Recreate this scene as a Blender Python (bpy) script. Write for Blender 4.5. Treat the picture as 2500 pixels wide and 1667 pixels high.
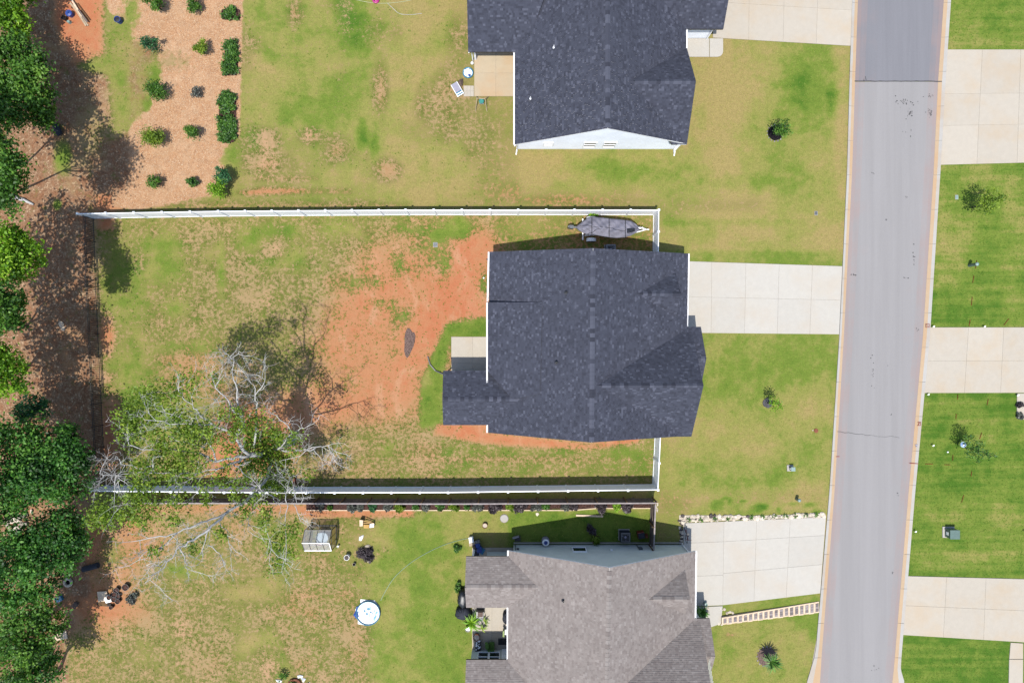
import bpy, math, random
import numpy as np
from mathutils import Vector, Matrix

# ------------------------------------------------------------------ clearing
for o in list(bpy.data.objects):
    bpy.data.objects.remove(o, do_unlink=True)
scene = bpy.context.scene
COL = scene.collection
R = random.Random(11)
NR = np.random.RandomState(5)

# ------------------------------------------------------------------ camera
H = 54.0            # flying height in metres
S = 1250.0 / (H * 18.0 / 24.0)   # photograph pixels per metre on the ground
cam_d = bpy.data.cameras.new('camera')
cam_d.lens = 24.0
cam_d.sensor_width = 36.0
cam_d.clip_end = 3000
cam = bpy.data.objects.new('camera', cam_d)
COL.objects.link(cam)
cam.location = (0, 0, H)
cam.rotation_euler = (0, 0, 0)
scene.camera = cam

# ------------------------------------------------------------------ world, sun, exposure
SUN = Vector((-0.115, -0.334, 1.0)).normalized()     # towards the sun
elev = math.asin(SUN.z)
azim = math.atan2(SUN.x, SUN.y)                      # from north, clockwise
world = bpy.data.worlds.new('World')
scene.world = world
world.use_nodes = True
wn = world.node_tree
bg = wn.nodes['Background']
sky = wn.nodes.new('ShaderNodeTexSky')
sky.sky_type = 'NISHITA'
sky.sun_disc = False
sky.sun_elevation = elev
sky.sun_rotation = azim
wn.links.new(sky.outputs[0], bg.inputs[0])
bg.inputs[1].default_value = 0.145
sun_d = bpy.data.lights.new('sun', 'SUN')
sun_d.energy = 4.0
sun_d.angle = math.radians(0.5)
sun_d.color = (1.0, 0.965, 0.91)
sun = bpy.data.objects.new('sun', sun_d)
COL.objects.link(sun)
sun.location = (0, 0, 80)
sun.rotation_euler = SUN.to_track_quat('Z', 'Y').to_euler()
scene.view_settings.view_transform = 'Standard'
scene.view_settings.look = 'None'
scene.view_settings.gamma = 1.0
scene.view_settings.use_curve_mapping = False
scene.view_settings.exposure = 1.0
scene.cycles.max_bounces = 6
scene.cycles.transparent_max_bounces = 12

# ------------------------------------------------------------------ coordinates
def G(px, py, z=0.0):
    """point at height z that stands over photograph pixel (px, py)"""
    k = (H - z) / H / S
    return Vector(((px - 1250.0) * k, (833.5 - py) * k, z))

def W(x, y, z=0.0):
    """ground coordinates in photograph pixels from the middle (y down)"""
    return Vector((x / S, -y / S, z))

# ------------------------------------------------------------------ materials
def lin(v):
    v = v / 255.0
    return v / 12.92 if v <= 0.04045 else ((v + 0.055) / 1.055) ** 2.4
GAIN = 3.45
def A(r, g, b):
    """surface colour from the colour a sunlit spot shows"""
    return (min(0.85, lin(r) / GAIN), min(0.85, lin(g) / GAIN), min(0.85, lin(b) / GAIN), 1.0)

class NB:
    def __init__(s, name):
        s.m = bpy.data.materials.new(name)
        s.m.use_nodes = True
        s.t = s.m.node_tree
        s.p = s.t.nodes['Principled BSDF']
        s.tc = s.n('ShaderNodeTexCoord')
    def n(s, k):
        return s.t.nodes.new(k)
    def l(s, a, b):
        s.t.links.new(a, b)
    def put(s, sock, v):
        if hasattr(v, 'is_output'):
            s.l(v, sock)
        else:
            sock.default_value = v
    def co(s, sc=(1, 1, 1), kind='Object'):
        mp = s.n('ShaderNodeMapping')
        s.l(s.tc.outputs[kind], mp.inputs[0])
        mp.inputs['Scale'].default_value = sc
        return mp.outputs[0]
    def noise(s, scale, det=4.0, rough=0.55, sc=(1, 1, 1), dist=0.0, kind='Object'):
        t = s.n('ShaderNodeTexNoise')
        s.l(s.co(sc, kind), t.inputs['Vector'])
        t.inputs['Scale'].default_value = scale
        t.inputs['Detail'].default_value = det
        t.inputs['Roughness'].default_value = rough
        t.inputs['Distortion'].default_value = dist
        return t.outputs[0]
    def voro(s, scale, out='Color', sc=(1, 1, 1)):
        t = s.n('ShaderNodeTexVoronoi')
        s.l(s.co(sc), t.inputs['Vector'])
        t.inputs['Scale'].default_value = scale
        return t.outputs[out]
    def math(s, op, a, b=0.0, clamp=False):
        t = s.n('ShaderNodeMath')
        t.operation = op
        t.use_clamp = clamp
        s.put(t.inputs[0], a)
        s.put(t.inputs[1], b)
        return t.outputs[0]
    def ss(s, v, lo, hi):
        t = s.n('ShaderNodeMapRange')
        t.interpolation_type = 'SMOOTHSTEP'
        s.put(t.inputs[0], v)
        if lo > hi:
            lo, hi = hi, lo
            t.inputs[3].default_value, t.inputs[4].default_value = 1.0, 0.0
        t.inputs[1].default_value = lo
        t.inputs[2].default_value = hi
        return t.outputs[0]
    def rng(s, v, lo, hi, a, b):
        t = s.n('ShaderNodeMapRange')
        s.put(t.inputs[0], v)
        t.inputs[1].default_value = lo
        t.inputs[2].default_value = hi
        t.inputs[3].default_value = a
        t.inputs[4].default_value = b
        return t.outputs[0]
    def mix(s, f, a, b, mode='MIX'):
        t = s.n('ShaderNodeMix')
        t.data_type = 'RGBA'
        t.blend_type = mode
        s.put(t.inputs[0], f)
        s.put(t.inputs[6], a)
        s.put(t.inputs[7], b)
        return t.outputs[2]
    def attr(s, name):
        t = s.n('ShaderNodeAttribute')
        t.attribute_name = name
        return t
    def sep(s, c):
        t = s.n('ShaderNodeSeparateColor')
        s.l(c, t.inputs[0])
        return t.outputs
    def bump(s, h, strength=0.4, dist=0.02):
        t = s.n('ShaderNodeBump')
        t.inputs['Strength'].default_value = strength
        t.inputs['Distance'].default_value = dist
        s.l(h, t.inputs['Height'])
        s.l(t.outputs[0], s.p.inputs['Normal'])
    def fin(s, col, rough=0.8, spec=0.3, metal=0.0):
        s.put(s.p.inputs['Base Color'], col)
        s.put(s.p.inputs['Roughness'], rough)
        s.p.inputs['Specular IOR Level'].default_value = spec
        s.p.inputs['Metallic'].default_value = metal
        return s.m

MAT = {}
def simple(name, rgb, var=0.18, scale=3.0, rough=0.7, spec=0.3, metal=0.0, bump=0.15, grime=0.0, tone=False, alb=None):
    b = NB(name)
    c = tuple(alb) + (1,) if alb else A(*rgb)
    n = b.noise(scale, 5.0, 0.6)
    d = tuple(x * (1 - var * 1.6) for x in c[:3]) + (1,)
    e = tuple(min(0.9, x * (1 + var)) for x in c[:3]) + (1,)
    col = b.mix(b.ss(n, 0.3, 0.7), d, e)
    if grime:
        g = b.noise(scale * 0.35, 6.0, 0.7)
        col = b.mix(b.math('MULTIPLY', b.ss(g, 0.5, 0.75), grime), col, tuple(x * 0.45 for x in c[:3]) + (1,))
    if tone:
        t = b.attr('tone').outputs['Fac']
        col = b.mix(1.0, col, b.rng(t, 0, 1, 0.62, 1.3), 'MULTIPLY')
    if bump:
        b.bump(b.noise(scale * 9, 4.0, 0.6), bump, 0.01)
    MAT[name] = b.fin(col, rough, spec, metal)
    return MAT[name]

def shingle_mat(name, dark, mid, light):
    b = NB(name)
    t = b.attr('tone').outputs['Fac']
    c = b.mix(b.ss(t, 0.0, 0.55), A(*dark), A(*mid))
    c = b.mix(b.ss(t, 0.55, 1.0), c, A(*light))
    g = b.noise(0.35, 5, 0.6)
    c = b.mix(b.rng(g, 0.3, 0.7, 0.0, 0.22), c, tuple(x * 0.72 for x in A(*mid)[:3]) + (1,))
    f = b.noise(45, 3, 0.75)
    st = b.noise(0.9, 5, 0.65, (1, 1, 1), 0.3)
    c = b.mix(1.0, c, b.rng(st, 0.3, 0.7, 0.9, 1.08), 'MULTIPLY')
    c = b.mix(0.35, c, b.mix(f, (0.02, 0.02, 0.025, 1), (0.35, 0.35, 0.37, 1)), 'OVERLAY')
    b.bump(f, 0.5, 0.006)
    MAT[name] = b.fin(c, 0.92, 0.2)

def leaf_mat(name, dark, mid, light, trans=0.35, gain=1.7):
    b = NB(name)
    t = b.attr('tone').outputs['Fac']
    L = lambda q: tuple(min(0.6, x * gain) for x in A(*q)[:3]) + (1,)
    c = b.mix(b.ss(t, 0.0, 0.6), L(dark), L(mid))
    c = b.mix(b.ss(t, 0.55, 1.0), c, L(light))
    b.fin(c, 0.55, 0.35)
    tr = b.n('ShaderNodeBsdfTranslucent')
    b.l(b.mix(1.0, c, (1.25, 1.3, 0.75, 1), 'MULTIPLY'), tr.inputs[0])
    mx = b.n('ShaderNodeMixShader')
    mx.inputs[0].default_value = trans
    b.l(b.p.outputs[0], mx.inputs[1])
    b.l(tr.outputs[0], mx.inputs[2])
    out = [n for n in b.t.nodes if n.type == 'OUTPUT_MATERIAL'][0]
    b.l(mx.outputs[0], out.inputs[0])
    MAT[name] = b.m

shingle_mat('slate_shingle', (86, 89, 104), (106, 110, 127), (134, 138, 156))
shingle_mat('taupe_shingle', (190, 176, 168), (211, 198, 189), (226, 214, 205))
simple('white_vinyl', (238, 241, 246), 0.03, 1.5, 0.35, 0.4, bump=0.03, grime=0.12, alb=(0.62, 0.635, 0.66))
simple('white_trim', (245, 245, 246), 0.03, 2.0, 0.4, 0.4, bump=0.02, alb=(0.62, 0.62, 0.63))
simple('white_siding', (236, 240, 246), 0.04, 0.8, 0.5, 0.3, bump=0.05, grime=0.08, alb=(0.56, 0.58, 0.61))
simple('green_siding', (176, 190, 188), 0.05, 0.8, 0.55, 0.3, bump=0.05, grime=0.1, alb=(0.42, 0.44, 0.40))
simple('black_metal', (38, 40, 44), 0.1, 5, 0.45, 0.5, bump=0.05)
simple('dark_plastic', (52, 54, 60), 0.2, 5, 0.45, 0.5, bump=0.1)
simple('grey_metal', (150, 155, 158), 0.1, 6, 0.4, 0.5, 0.5, bump=0.05)
simple('white_paint', (240, 240, 238), 0.06, 5, 0.5, 0.4, bump=0.05, grime=0.15, alb=(0.55, 0.55, 0.54))
simple('blue_plastic', (50, 92, 190), 0.12, 5, 0.4, 0.5, bump=0.05)
simple('light_blue_plastic', (70, 165, 205), 0.15, 5, 0.35, 0.5, bump=0.05)
simple('teal_plastic', (80, 190, 175), 0.15, 5, 0.4, 0.5, bump=0.05)
simple('pink_plastic', (235, 60, 160), 0.12, 5, 0.4, 0.5, bump=0.05)
simple('red_plastic', (165, 45, 50), 0.15, 5, 0.45, 0.5, bump=0.05)
simple('yellow_plastic', (245, 190, 75), 0.12, 5, 0.5, 0.4, bump=0.05)
simple('pool_liner', (215, 238, 248), 0.05, 2.5, 0.25, 0.6, bump=0.15, alb=(0.5, 0.55, 0.58))
simple('green_enamel', (122, 152, 140), 0.08, 4, 0.4, 0.5, bump=0.05, grime=0.2)
simple('pale_green', (176, 208, 198), 0.08, 4, 0.4, 0.5, bump=0.05)
simple('green_fabric', (128, 172, 78), 0.12, 6, 0.85, 0.2, bump=0.3)
simple('lime_fabric', (205, 228, 150), 0.1, 6, 0.8, 0.2, bump=0.2)
simple('brown_cloth', (150, 128, 116), 0.15, 5, 0.9, 0.1, bump=0.5)
simple('terracotta', (178, 110, 80), 0.15, 6, 0.8, 0.2, bump=0.2)
simple('wood_pale', (238, 212, 178), 0.1, 4, 0.75, 0.2, bump=0.2)
simple('wood_fence', (150, 134, 124), 0.16, 2.2, 0.85, 0.2, bump=0.4, grime=0.35, tone=True)
simple('wood_brown', (142, 108, 70), 0.15, 3, 0.8, 0.2, bump=0.3)
simple('wood_orange', (246, 212, 170), 0.1, 4, 0.8, 0.2, bump=0.3, alb=(0.40, 0.31, 0.22))
simple('paver', (192, 180, 176), 0.14, 3, 0.85, 0.2, bump=0.4, tone=True)
simple('stone', (222, 208, 186), 0.14, 5, 0.85, 0.2, bump=0.5, tone=True, alb=(0.33, 0.285, 0.225))
simple('rock_dark', (120, 110, 105), 0.25, 5, 0.85, 0.2, bump=0.6, tone=True)
simple('bark_pale', (196, 196, 194), 0.16, 2.5, 0.85, 0.2, bump=0.5, grime=0.3, alb=(0.29, 0.28, 0.265))
simple('bark_brown', (128, 112, 100), 0.25, 4, 0.9, 0.15, bump=0.8)
simple('dark_mulch', (112, 82, 74), 0.5, 14, 0.95, 0.1, bump=1.0)
simple('black_mulch', (46, 42, 44), 0.5, 14, 0.95, 0.1, bump=1.0)
simple('grey_litter', (158, 132, 122), 0.4, 14, 0.95, 0.1, bump=1.0)
simple('cover_cloth', (170, 168, 184), 0.12, 1.6, 0.75, 0.25, bump=0.25, grime=0.2)
simple('cover_dark', (70, 74, 86), 0.1, 3, 0.8, 0.2, bump=0.2)
simple('asphalt_dark', (112, 110, 112), 0.2, 8, 0.9, 0.2)
simple('red_paint', (205, 96, 84), 0.3, 9, 0.8, 0.2, grime=0.4)
simple('rust_paint', (150, 84, 48), 0.3, 9, 0.9, 0.1, grime=0.4)
simple('hose', (150, 190, 150), 0.1, 5, 0.5, 0.4)
simple('rope', (228, 234, 180), 0.1, 5, 0.6, 0.3)
simple('lavender', (208, 204, 222), 0.06, 4, 0.7, 0.3)
leaf_mat('leaf_bright', (84, 132, 24), (142, 194, 44), (192, 230, 74), 0.45, 1.9)
leaf_mat('leaf_mid', (52, 92, 26), (92, 145, 46), (140, 186, 72), 0.42)
leaf_mat('leaf_deep', (38, 78, 28), (68, 126, 44), (122, 176, 70), 0.42, 2.0)
leaf_mat('leaf_teal', (34, 84, 48), (64, 130, 78), (110, 168, 110), 0.42)
leaf_mat('leaf_olive', (92, 124, 30), (134, 168, 46), (184, 208, 76), 0.42)
leaf_mat('leaf_hedge', (46, 84, 28), (78, 128, 42), (124, 170, 66), 0.2)
leaf_mat('leaf_grey', (74, 76, 74), (104, 108, 100), (150, 156, 140), 0.15)
leaf_mat('leaf_purple', (62, 54, 58), (92, 80, 84), (136, 124, 128), 0.15, 1.4)
leaf_mat('grass_blade', (140, 150, 66), (168, 176, 84), (196, 202, 112), 0.45, 2.1)
leaf_mat('grass_lush', (84, 122, 30), (112, 156, 44), (150, 186, 70), 0.45, 2.0)

def glass_mat(name, rgb, alpha, rough=0.08):
    b = NB(name)
    b.fin(tuple(rgb) + (1,) if max(rgb) <= 1 else A(*rgb), rough, 0.6)
    b.p.inputs['Alpha'].default_value = alpha
    MAT[name] = b.m
glass_mat('window_glass', (40, 62, 60), 1.0)
glass_mat('greenhouse_pane', (0.42, 0.4, 0.39), 0.36, 0.25)
glass_mat('greenhouse_amber', (0.55, 0.36, 0.1), 0.7, 0.3)
b = NB('water')
b.bump(b.noise(3, 3), 0.3, 0.03)
wc = b.mix(b.ss(b.noise(2.6, 4, 0.6), 0.56, 0.66), (0.5, 0.56, 0.58, 1), A(120, 205, 232))
b.fin(wc, 0.05, 0.6)
MAT['water'] = b.m

# concrete: tone = slab variation, clay staining through noise
def concrete(name, base, stain, amount):
    b = NB(name)
    t = b.attr('tone').outputs['Fac']
    n1 = b.noise(0.35, 6, 0.6)
    n2 = b.noise(2.5, 6, 0.65)
    n3 = b.noise(40, 3, 0.6)
    c = b.mix(b.rng(n2, 0.3, 0.7, 0.0, 1.0), tuple(x * 0.93 for x in A(*base)[:3]) + (1,), A(*base))
    c = b.mix(b.math('MULTIPLY', b.ss(n1, 0.42, 0.72), amount), c, A(*stain))
    c = b.mix(1.0, c, b.rng(t, 0, 1, 0.965, 1.025), 'MULTIPLY')
    spots = b.ss(b.noise(1.1, 7, 0.75), 0.66, 0.8)
    c = b.mix(b.math('MULTIPLY', spots, 0.35), c, tuple(x * 0.6 for x in A(*base)[:3]) + (1,))
    c = b.mix(0.12, c, b.mix(n3, (0.1, 0.1, 0.1, 1), (0.9, 0.9, 0.9, 1)), 'OVERLAY')
    b.bump(n3, 0.25, 0.004)
    MAT[name] = b.fin(c, 0.88, 0.25)
concrete('concrete', (251, 244, 230), (247, 230, 206), 0.5)
concrete('concrete_warm', (248, 236, 216), (246, 220, 184), 0.6)
concrete('kerb_concrete', (240, 235, 226), (232, 208, 180), 0.6)
concrete('gutter_concrete', (248, 216, 176), (246, 202, 154), 0.7)
concrete('patio_concrete', (248, 226, 190), (248, 208, 160), 0.7)
concrete('joint_bed', (236, 225, 208), (180, 150, 118), 0.6)

def asphalt(name, base, streak):
    b = NB(name)
    n1 = b.noise(55, 4, 0.75)
    n2 = b.noise(0.5, 6, 0.7, (2.2, 0.07, 1), 0.4)
    n3 = b.noise(0.25, 5, 0.6)
    c = b.mix(b.ss(n2, 0.3, 0.7), tuple(x * 0.95 for x in A(*base)[:3]) + (1,), A(*streak))
    c = b.mix(b.rng(n3, 0.3, 0.7, 0, 0.35), c, A(*base))
    c = b.mix(b.math('MULTIPLY', b.ss(b.noise(0.8, 7, 0.78, (1.2, 0.6, 1)), 0.7, 0.8), 0.2), c, tuple(x * 0.5 for x in A(*base)[:3]) + (1,))
    c = b.mix(0.38, c, b.mix(n1, (0.05, 0.05, 0.05, 1), (0.95, 0.95, 0.95, 1)), 'OVERLAY')
    # clay washed along the gutters: tone runs 0 in the middle to 1 at the edge
    e = b.attr('tone').outputs['Fac']
    c = b.mix(b.math('MULTIPLY', b.ss(b.math('ADD', e, b.math('MULTIPLY', b.math('SUBTRACT', b.noise(0.6, 4), 0.5), 0.6)), 0.62, 1.1), 0.45), c, A(214, 176, 164))
    b.bump(n1, 0.5, 0.006)
    MAT[name] = b.fin(c, 0.9, 0.25)
asphalt('asphalt_old', (194, 190, 188), (201, 197, 195))
asphalt('asphalt_new', (164, 163, 168), (171, 170, 175))

# ground: ga = (grass cover, lushness, clay), gb = (wood chips, leaf litter, mown stripes)
b = NB('ground')
def AG(r, g, b_):
    c = A(r, g, b_)
    return tuple(x * 1.16 for x in c[:3]) + (1,)
ga = b.sep(b.attr('ga').outputs['Color'])
gb = b.sep(b.attr('gb').outputs['Color'])
nf = b.noise(3.6, 7, 0.72)
nm = b.noise(0.75, 6, 0.62)
nl = b.noise(0.16, 5, 0.6)
nc = b.noise(11, 5, 0.75)
nx = b.noise(1.7, 6, 0.7, (1, 1, 1), 0.6)
def cent(v, k):
    return b.math('MULTIPLY', b.math('SUBTRACT', v, 0.5), k)
cov = b.math('ADD', ga[0], cent(nf, 1.9))
cov = b.math('ADD', cov, cent(nm, 0.65))
cov = b.math('ADD', cov, cent(nc, 1.3))
mask = b.ss(cov, 0.34, 0.64)
lush = b.math('ADD', ga[1], cent(nm, 1.2))
lush = b.math('ADD', lush, cent(nx, 0.7))
lush = b.math('ADD', lush, cent(nl, 1.0))
stripe = b.noise(0.9, 4, 0.6, (0.12, 2.2, 1))
lush = b.math('ADD', lush, b.math('MULTIPLY', cent(stripe, 1.1), gb[2]))
grass = b.mix(b.ss(lush, 0.0, 0.45), AG(190, 170, 106), AG(170, 168, 88))
grass = b.mix(b.ss(lush, 0.40, 0.8), grass, AG(134, 156, 60))
grass = b.mix(b.ss(lush, 0.75, 1.25), grass, AG(90, 132, 36))
grass = b.mix(1.0, grass, b.rng(nc, 0.3, 0.7, 0.72, 1.26), 'MULTIPLY')
grass = b.mix(1.0, grass, b.rng(nf, 0.3, 0.7, 0.86, 1.12), 'MULTIPLY')
# sparse grass is darker, separate tufts
tuft = b.mix(b.ss(nx, 0.3, 0.7), AG(106, 118, 46), AG(140, 144, 66))
tuft = b.mix(b.ss(lush, 0.5, 1.0), tuft, AG(104, 140, 48))
tuft = b.mix(1.0, tuft, b.rng(nc, 0.3, 0.7, 0.75, 1.2), 'MULTIPLY')
grass = b.mix(b.ss(ga[0], 0.82, 0.42), grass, tuft)
clay = b.math('ADD', ga[2], cent(nm, 0.9))
clay = b.math('ADD', clay, cent(nf, 0.6))
soil = b.mix(b.ss(clay, 0.1, 0.7), AG(200, 170, 122), AG(220, 156, 110))
soil = b.mix(b.math('MULTIPLY', b.ss(b.math('ADD', clay, b.math('ADD', cent(nx, 1.2), cent(nl, 0.8))), 0.55, 1.3), 0.85), soil, AG(222, 132, 90))
pale = b.noise(0.55, 6, 0.7, (1.0, 0.45, 1), 0.5)
soil = b.mix(b.math('MULTIPLY', b.ss(pale, 0.5, 0.68), 0.55), soil, AG(238, 186, 146))
soil = b.mix(1.0, soil, b.rng(nc, 0.25, 0.75, 0.84, 1.14), 'MULTIPLY')
col = b.mix(mask, soil, grass)
chip = b.sep(b.voro(24, 'Color', (1, 1.6, 1)))
chips = b.mix(chip[0], AG(212, 156, 112), AG(234, 186, 140))
chips = b.mix(b.ss(chip[1], 0.8, 0.95), chips, AG(252, 226, 190))
chips = b.mix(b.ss(chip[2], 0.86, 0.97), chips, AG(160, 110, 84))
chips = b.mix(b.math('MULTIPLY', b.ss(nm, 0.45, 0.65), 0.35), chips, AG(238, 200, 160))
chips = b.mix(1.0, chips, b.rng(nx, 0.3, 0.7, 0.86, 1.1), 'MULTIPLY')
mm = b.ss(b.math('ADD', gb[0], cent(b.math('ADD', b.noise(2.2, 5), cent(nc, 0.5)), 1.1)), 0.3, 0.7)
col = b.mix(mm, col, chips)
lit = b.sep(b.voro(11, 'Color', (1, 1, 1)))
lc = b.mix(lit[0], AG(156, 122, 94), AG(196, 156, 120))
lc = b.mix(b.ss(lit[1], 0.75, 0.95), lc, AG(232, 198, 160))
lc = b.mix(b.ss(nx, 0.4, 0.62), lc, b.mix(lit[2], AG(146, 104, 76), AG(188, 134, 96)))
lc = b.mix(b.math('MULTIPLY', b.ss(b.noise(1.1, 6, 0.7), 0.55, 0.68), 0.6), lc, AG(128, 136, 66))
lm = b.ss(b.math('ADD', gb[1], cent(nm, 1.3)), 0.25, 0.75)
col = b.mix(lm, col, lc)
hb = b.math('ADD', b.math('MULTIPLY', nf, 0.6), b.math('MULTIPLY', nc, 0.4))
b.bump(hb, 0.6, 0.07)
MAT['ground'] = b.fin(col, 0.95, 0.15)

# ------------------------------------------------------------------ mesh helpers
WL = {}
def wl(p):
    return WL.get(p.name, Vector((0, 0, 0))) if p else Vector((0, 0, 0))

def tag(o, label=None, cat=None, group=None, kind=None):
    if label: o['label'] = label
    if cat: o['category'] = cat
    if group: o['group'] = group
    if kind: o['kind'] = kind
    return o

def thing(name, label, cat, loc, group=None):
    o = bpy.data.objects.new(name, None)
    o.empty_display_size = 0.3
    COL.objects.link(o)
    o.location = loc
    WL[o.name] = Vector(loc)
    return tag(o, label, cat, group)

def link(name, me, parent=None, loc=None, rot=None):
    o = bpy.data.objects.new(name, me)
    COL.objects.link(o)
    if parent:
        o.parent = parent
        WL[o.name] = wl(parent)
    if loc is not None:
        o.location = Vector(loc) - wl(parent)
    if rot is not None:
        o.rotation_euler = rot
    return o

def smoothed(me):
    me.polygons.foreach_set('use_smooth', [True] * len(me.polygons))

class MB:
    def __init__(s):
        s.v, s.f, s.t = [], [], []
    def add(s, vs, fs, tone=0.5):
        k = len(s.v)
        s.v.extend([tuple(p) for p in vs])
        for f in fs:
            s.f.append([k + i for i in f])
            s.t.append(tone)
        return s
    def hexa(s, p, tone=0.5):
        return s.add(p, [(3, 2, 1, 0), (4, 5, 6, 7), (0, 1, 5, 4), (1, 2, 6, 5), (2, 3, 7, 6), (3, 0, 4, 7)], tone)
    def box(s, c, sz, rz=0.0, tilt=None, tone=0.5):
        m = Matrix.Rotation(rz, 3, 'Z')
        if tilt:
            m = m @ Matrix.Rotation(tilt[0], 3, 'X') @ Matrix.Rotation(tilt[1], 3, 'Y')
        c = Vector(c)
        p = [c + m @ Vector((x * sz[0] / 2, y * sz[1] / 2, z * sz[2] / 2)) for z in (-1, 1) for x, y in ((-1, -1), (1, -1), (1, 1), (-1, 1))]
        return s.hexa(p, tone)
    def prism(s, pts, z0, z1, tone=0.5):
        n = len(pts)
        vs = [(p[0], p[1], z0) for p in pts] + [(p[0], p[1], z1) for p in pts]
        fs = [tuple(range(n - 1, -1, -1)), tuple(range(n, 2 * n))]
        fs += [(i, (i + 1) % n, n + (i + 1) % n, n + i) for i in range(n)]
        return s.add(vs, fs, tone)
    def bar(s, a, b, w, h, tone=0.5):
        a, b = Vector(a), Vector(b)
        d = (b - a).normalized()
        u = d.cross(Vector((0, 0, 1)))
        if u.length < 1e-4: u = Vector((1, 0, 0))
        u.normalize()
        v = u.cross(d)
        q = [(-1, -1), (1, -1), (1, 1), (-1, 1)]
        return s.hexa([a + u * x * w / 2 + v * y * h / 2 for x, y in q] + [b + u * x * w / 2 + v * y * h / 2 for x, y in q], tone)
    def tube(s, pts, rad, n=6, tone=0.5, cap=True):
        pts = [Vector(p) for p in pts]
        if not hasattr(rad, '__len__'): rad = [rad] * len(pts)
        k0 = len(s.v)
        up = Vector((0.13, 0.21, 1)).normalized()
        for i, p in enumerate(pts):
            d = (pts[min(i + 1, len(pts) - 1)] - pts[max(i - 1, 0)])
            if d.length < 1e-6: d = Vector((0, 0, 1))
            d.normalize()
            u = d.cross(up)
            if u.length < 1e-3: u = d.cross(Vector((1, 0, 0)))
            u.normalize()
            v = d.cross(u)
            for j in range(n):
                a = 2 * math.pi * j / n
                s.v.append(tuple(p + (u * math.cos(a) + v * math.sin(a)) * rad[i]))
        for i in range(len(pts) - 1):
            for j in range(n):
                s.f.append([k0 + i * n + j, k0 + i * n + (j + 1) % n, k0 + (i + 1) * n + (j + 1) % n, k0 + (i + 1) * n + j])
                s.t.append(tone)
        if cap:
            s.f.append([k0 + j for j in range(n - 1, -1, -1)]); s.t.append(tone)
            e = k0 + (len(pts) - 1) * n
            s.f.append([e + j for j in range(n)]); s.t.append(tone)
        return s
    def lathe(s, prof, c, n=20, tone=0.5):
        c = Vector(c)
        k0 = len(s.v)
        for r, z in prof:
            for j in range(n):
                a = 2 * math.pi * j / n
                s.v.append((c.x + r * math.cos(a), c.y + r * math.sin(a), c.z + z))
        for i in range(len(prof) - 1):
            for j in range(n):
                s.f.append([k0 + i * n + j, k0 + i * n + (j + 1) % n, k0 + (i + 1) * n + (j + 1) % n, k0 + (i + 1) * n + j])
                s.t.append(tone)
        s.f.append([k0 + j for j in range(n - 1, -1, -1)]); s.t.append(tone)
        e = k0 + (len(prof) - 1) * n
        s.f.append([e + j for j in range(n)]); s.t.append(tone)
        return s
    def mesh(s, name, mat, off=None, smooth=False):
        me = bpy.data.meshes.new(name)
        if off is not None:
            vs = [(x - off.x, y - off.y, z - off.z) for x, y, z in s.v]
        else:
            vs = s.v
        me.from_pydata(vs, [], s.f)
        at = me.attributes.new('tone', 'FLOAT', 'FACE')
        at.data.foreach_set('value', s.t)
        me.materials.append(MAT[mat])
        if smooth: smoothed(me)
        me.update()
        return me
    def build(s, name, mat, parent=None, smooth=False):
        return link(name, s.mesh(name, mat, wl(parent), smooth), parent)

def quads(name, mat, q, tone, parent=None):
    """one mesh from an array of separate quads (n,4,3) or triangles (n,3,3)"""
    q = np.asarray(q, dtype=np.float64)
    n, k = q.shape[0], q.shape[1]
    off = np.array(wl(parent)) if parent else np.zeros(3)
    me = bpy.data.meshes.new(name)
    me.vertices.add(n * k)
    me.vertices.foreach_set('co', (q - off).reshape(-1).astype(np.float32))
    me.loops.add(n * k)
    me.loops.foreach_set('vertex_index', np.arange(n * k, dtype=np.int32))
    me.polygons.add(n)
    me.polygons.foreach_set('loop_start', np.arange(0, n * k, k, dtype=np.int32))
    me.polygons.foreach_set('loop_total', np.full(n, k, dtype=np.int32))
    at = me.attributes.new('tone', 'FLOAT', 'FACE')
    at.data.foreach_set('value', np.asarray(tone, dtype=np.float32))
    me.materials.append(MAT[mat])
    me.update(calc_edges=True)
    return link(name, me, parent)

def unit(a):
    return a / np.maximum(np.linalg.norm(a, axis=1, keepdims=True), 1e-6)

def leaf_cloud(blobs, size, up=0.8, clump=0.34, fill=1.0):
    """leaf-sized quads in uneven clumps; blobs = (centre, radius, count)"""
    Q, T = [], []
    for c, r, n in blobs:
        c = np.array(c)
        k = max(5, int(9 * fill))
        d = unit(NR.normal(size=(k, 3)) + np.array([0, 0, 0.35]))
        rr = NR.uniform(0.35, 1.0, (k, 1)) ** 0.6 * r
        cc = c + d * rr * np.array([1, 1, 0.95])
        ct = NR.uniform(-0.42, 0.36, k)
        w = NR.randint(0, k, n)
        p = cc[w] + NR.normal(size=(n, 3)) * r * clump * np.array([1, 1, 0.55])
        nn = unit(NR.normal(size=(n, 3)) * 0.75 + np.array([0, 0, up]))
        a = unit(np.cross(nn, NR.normal(size=(n, 3))))
        bb = np.cross(nn, a)
        L = (size * NR.uniform(0.6, 1.25, (n, 1)))
        q = np.stack([p - a * L * 0.55, p + bb * L * 0.34, p + a * L * 0.55, p - bb * L * 0.34], 1)
        q[:, 0, 2] -= L[:, 0] * 0.12
        q[:, 2, 2] -= L[:, 0] * 0.16
        Q.append(q)
        T.append(np.clip(0.5 + ct[w] + NR.normal(size=n) * 0.16, 0, 1))
    return np.concatenate(Q), np.concatenate(T)

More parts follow.
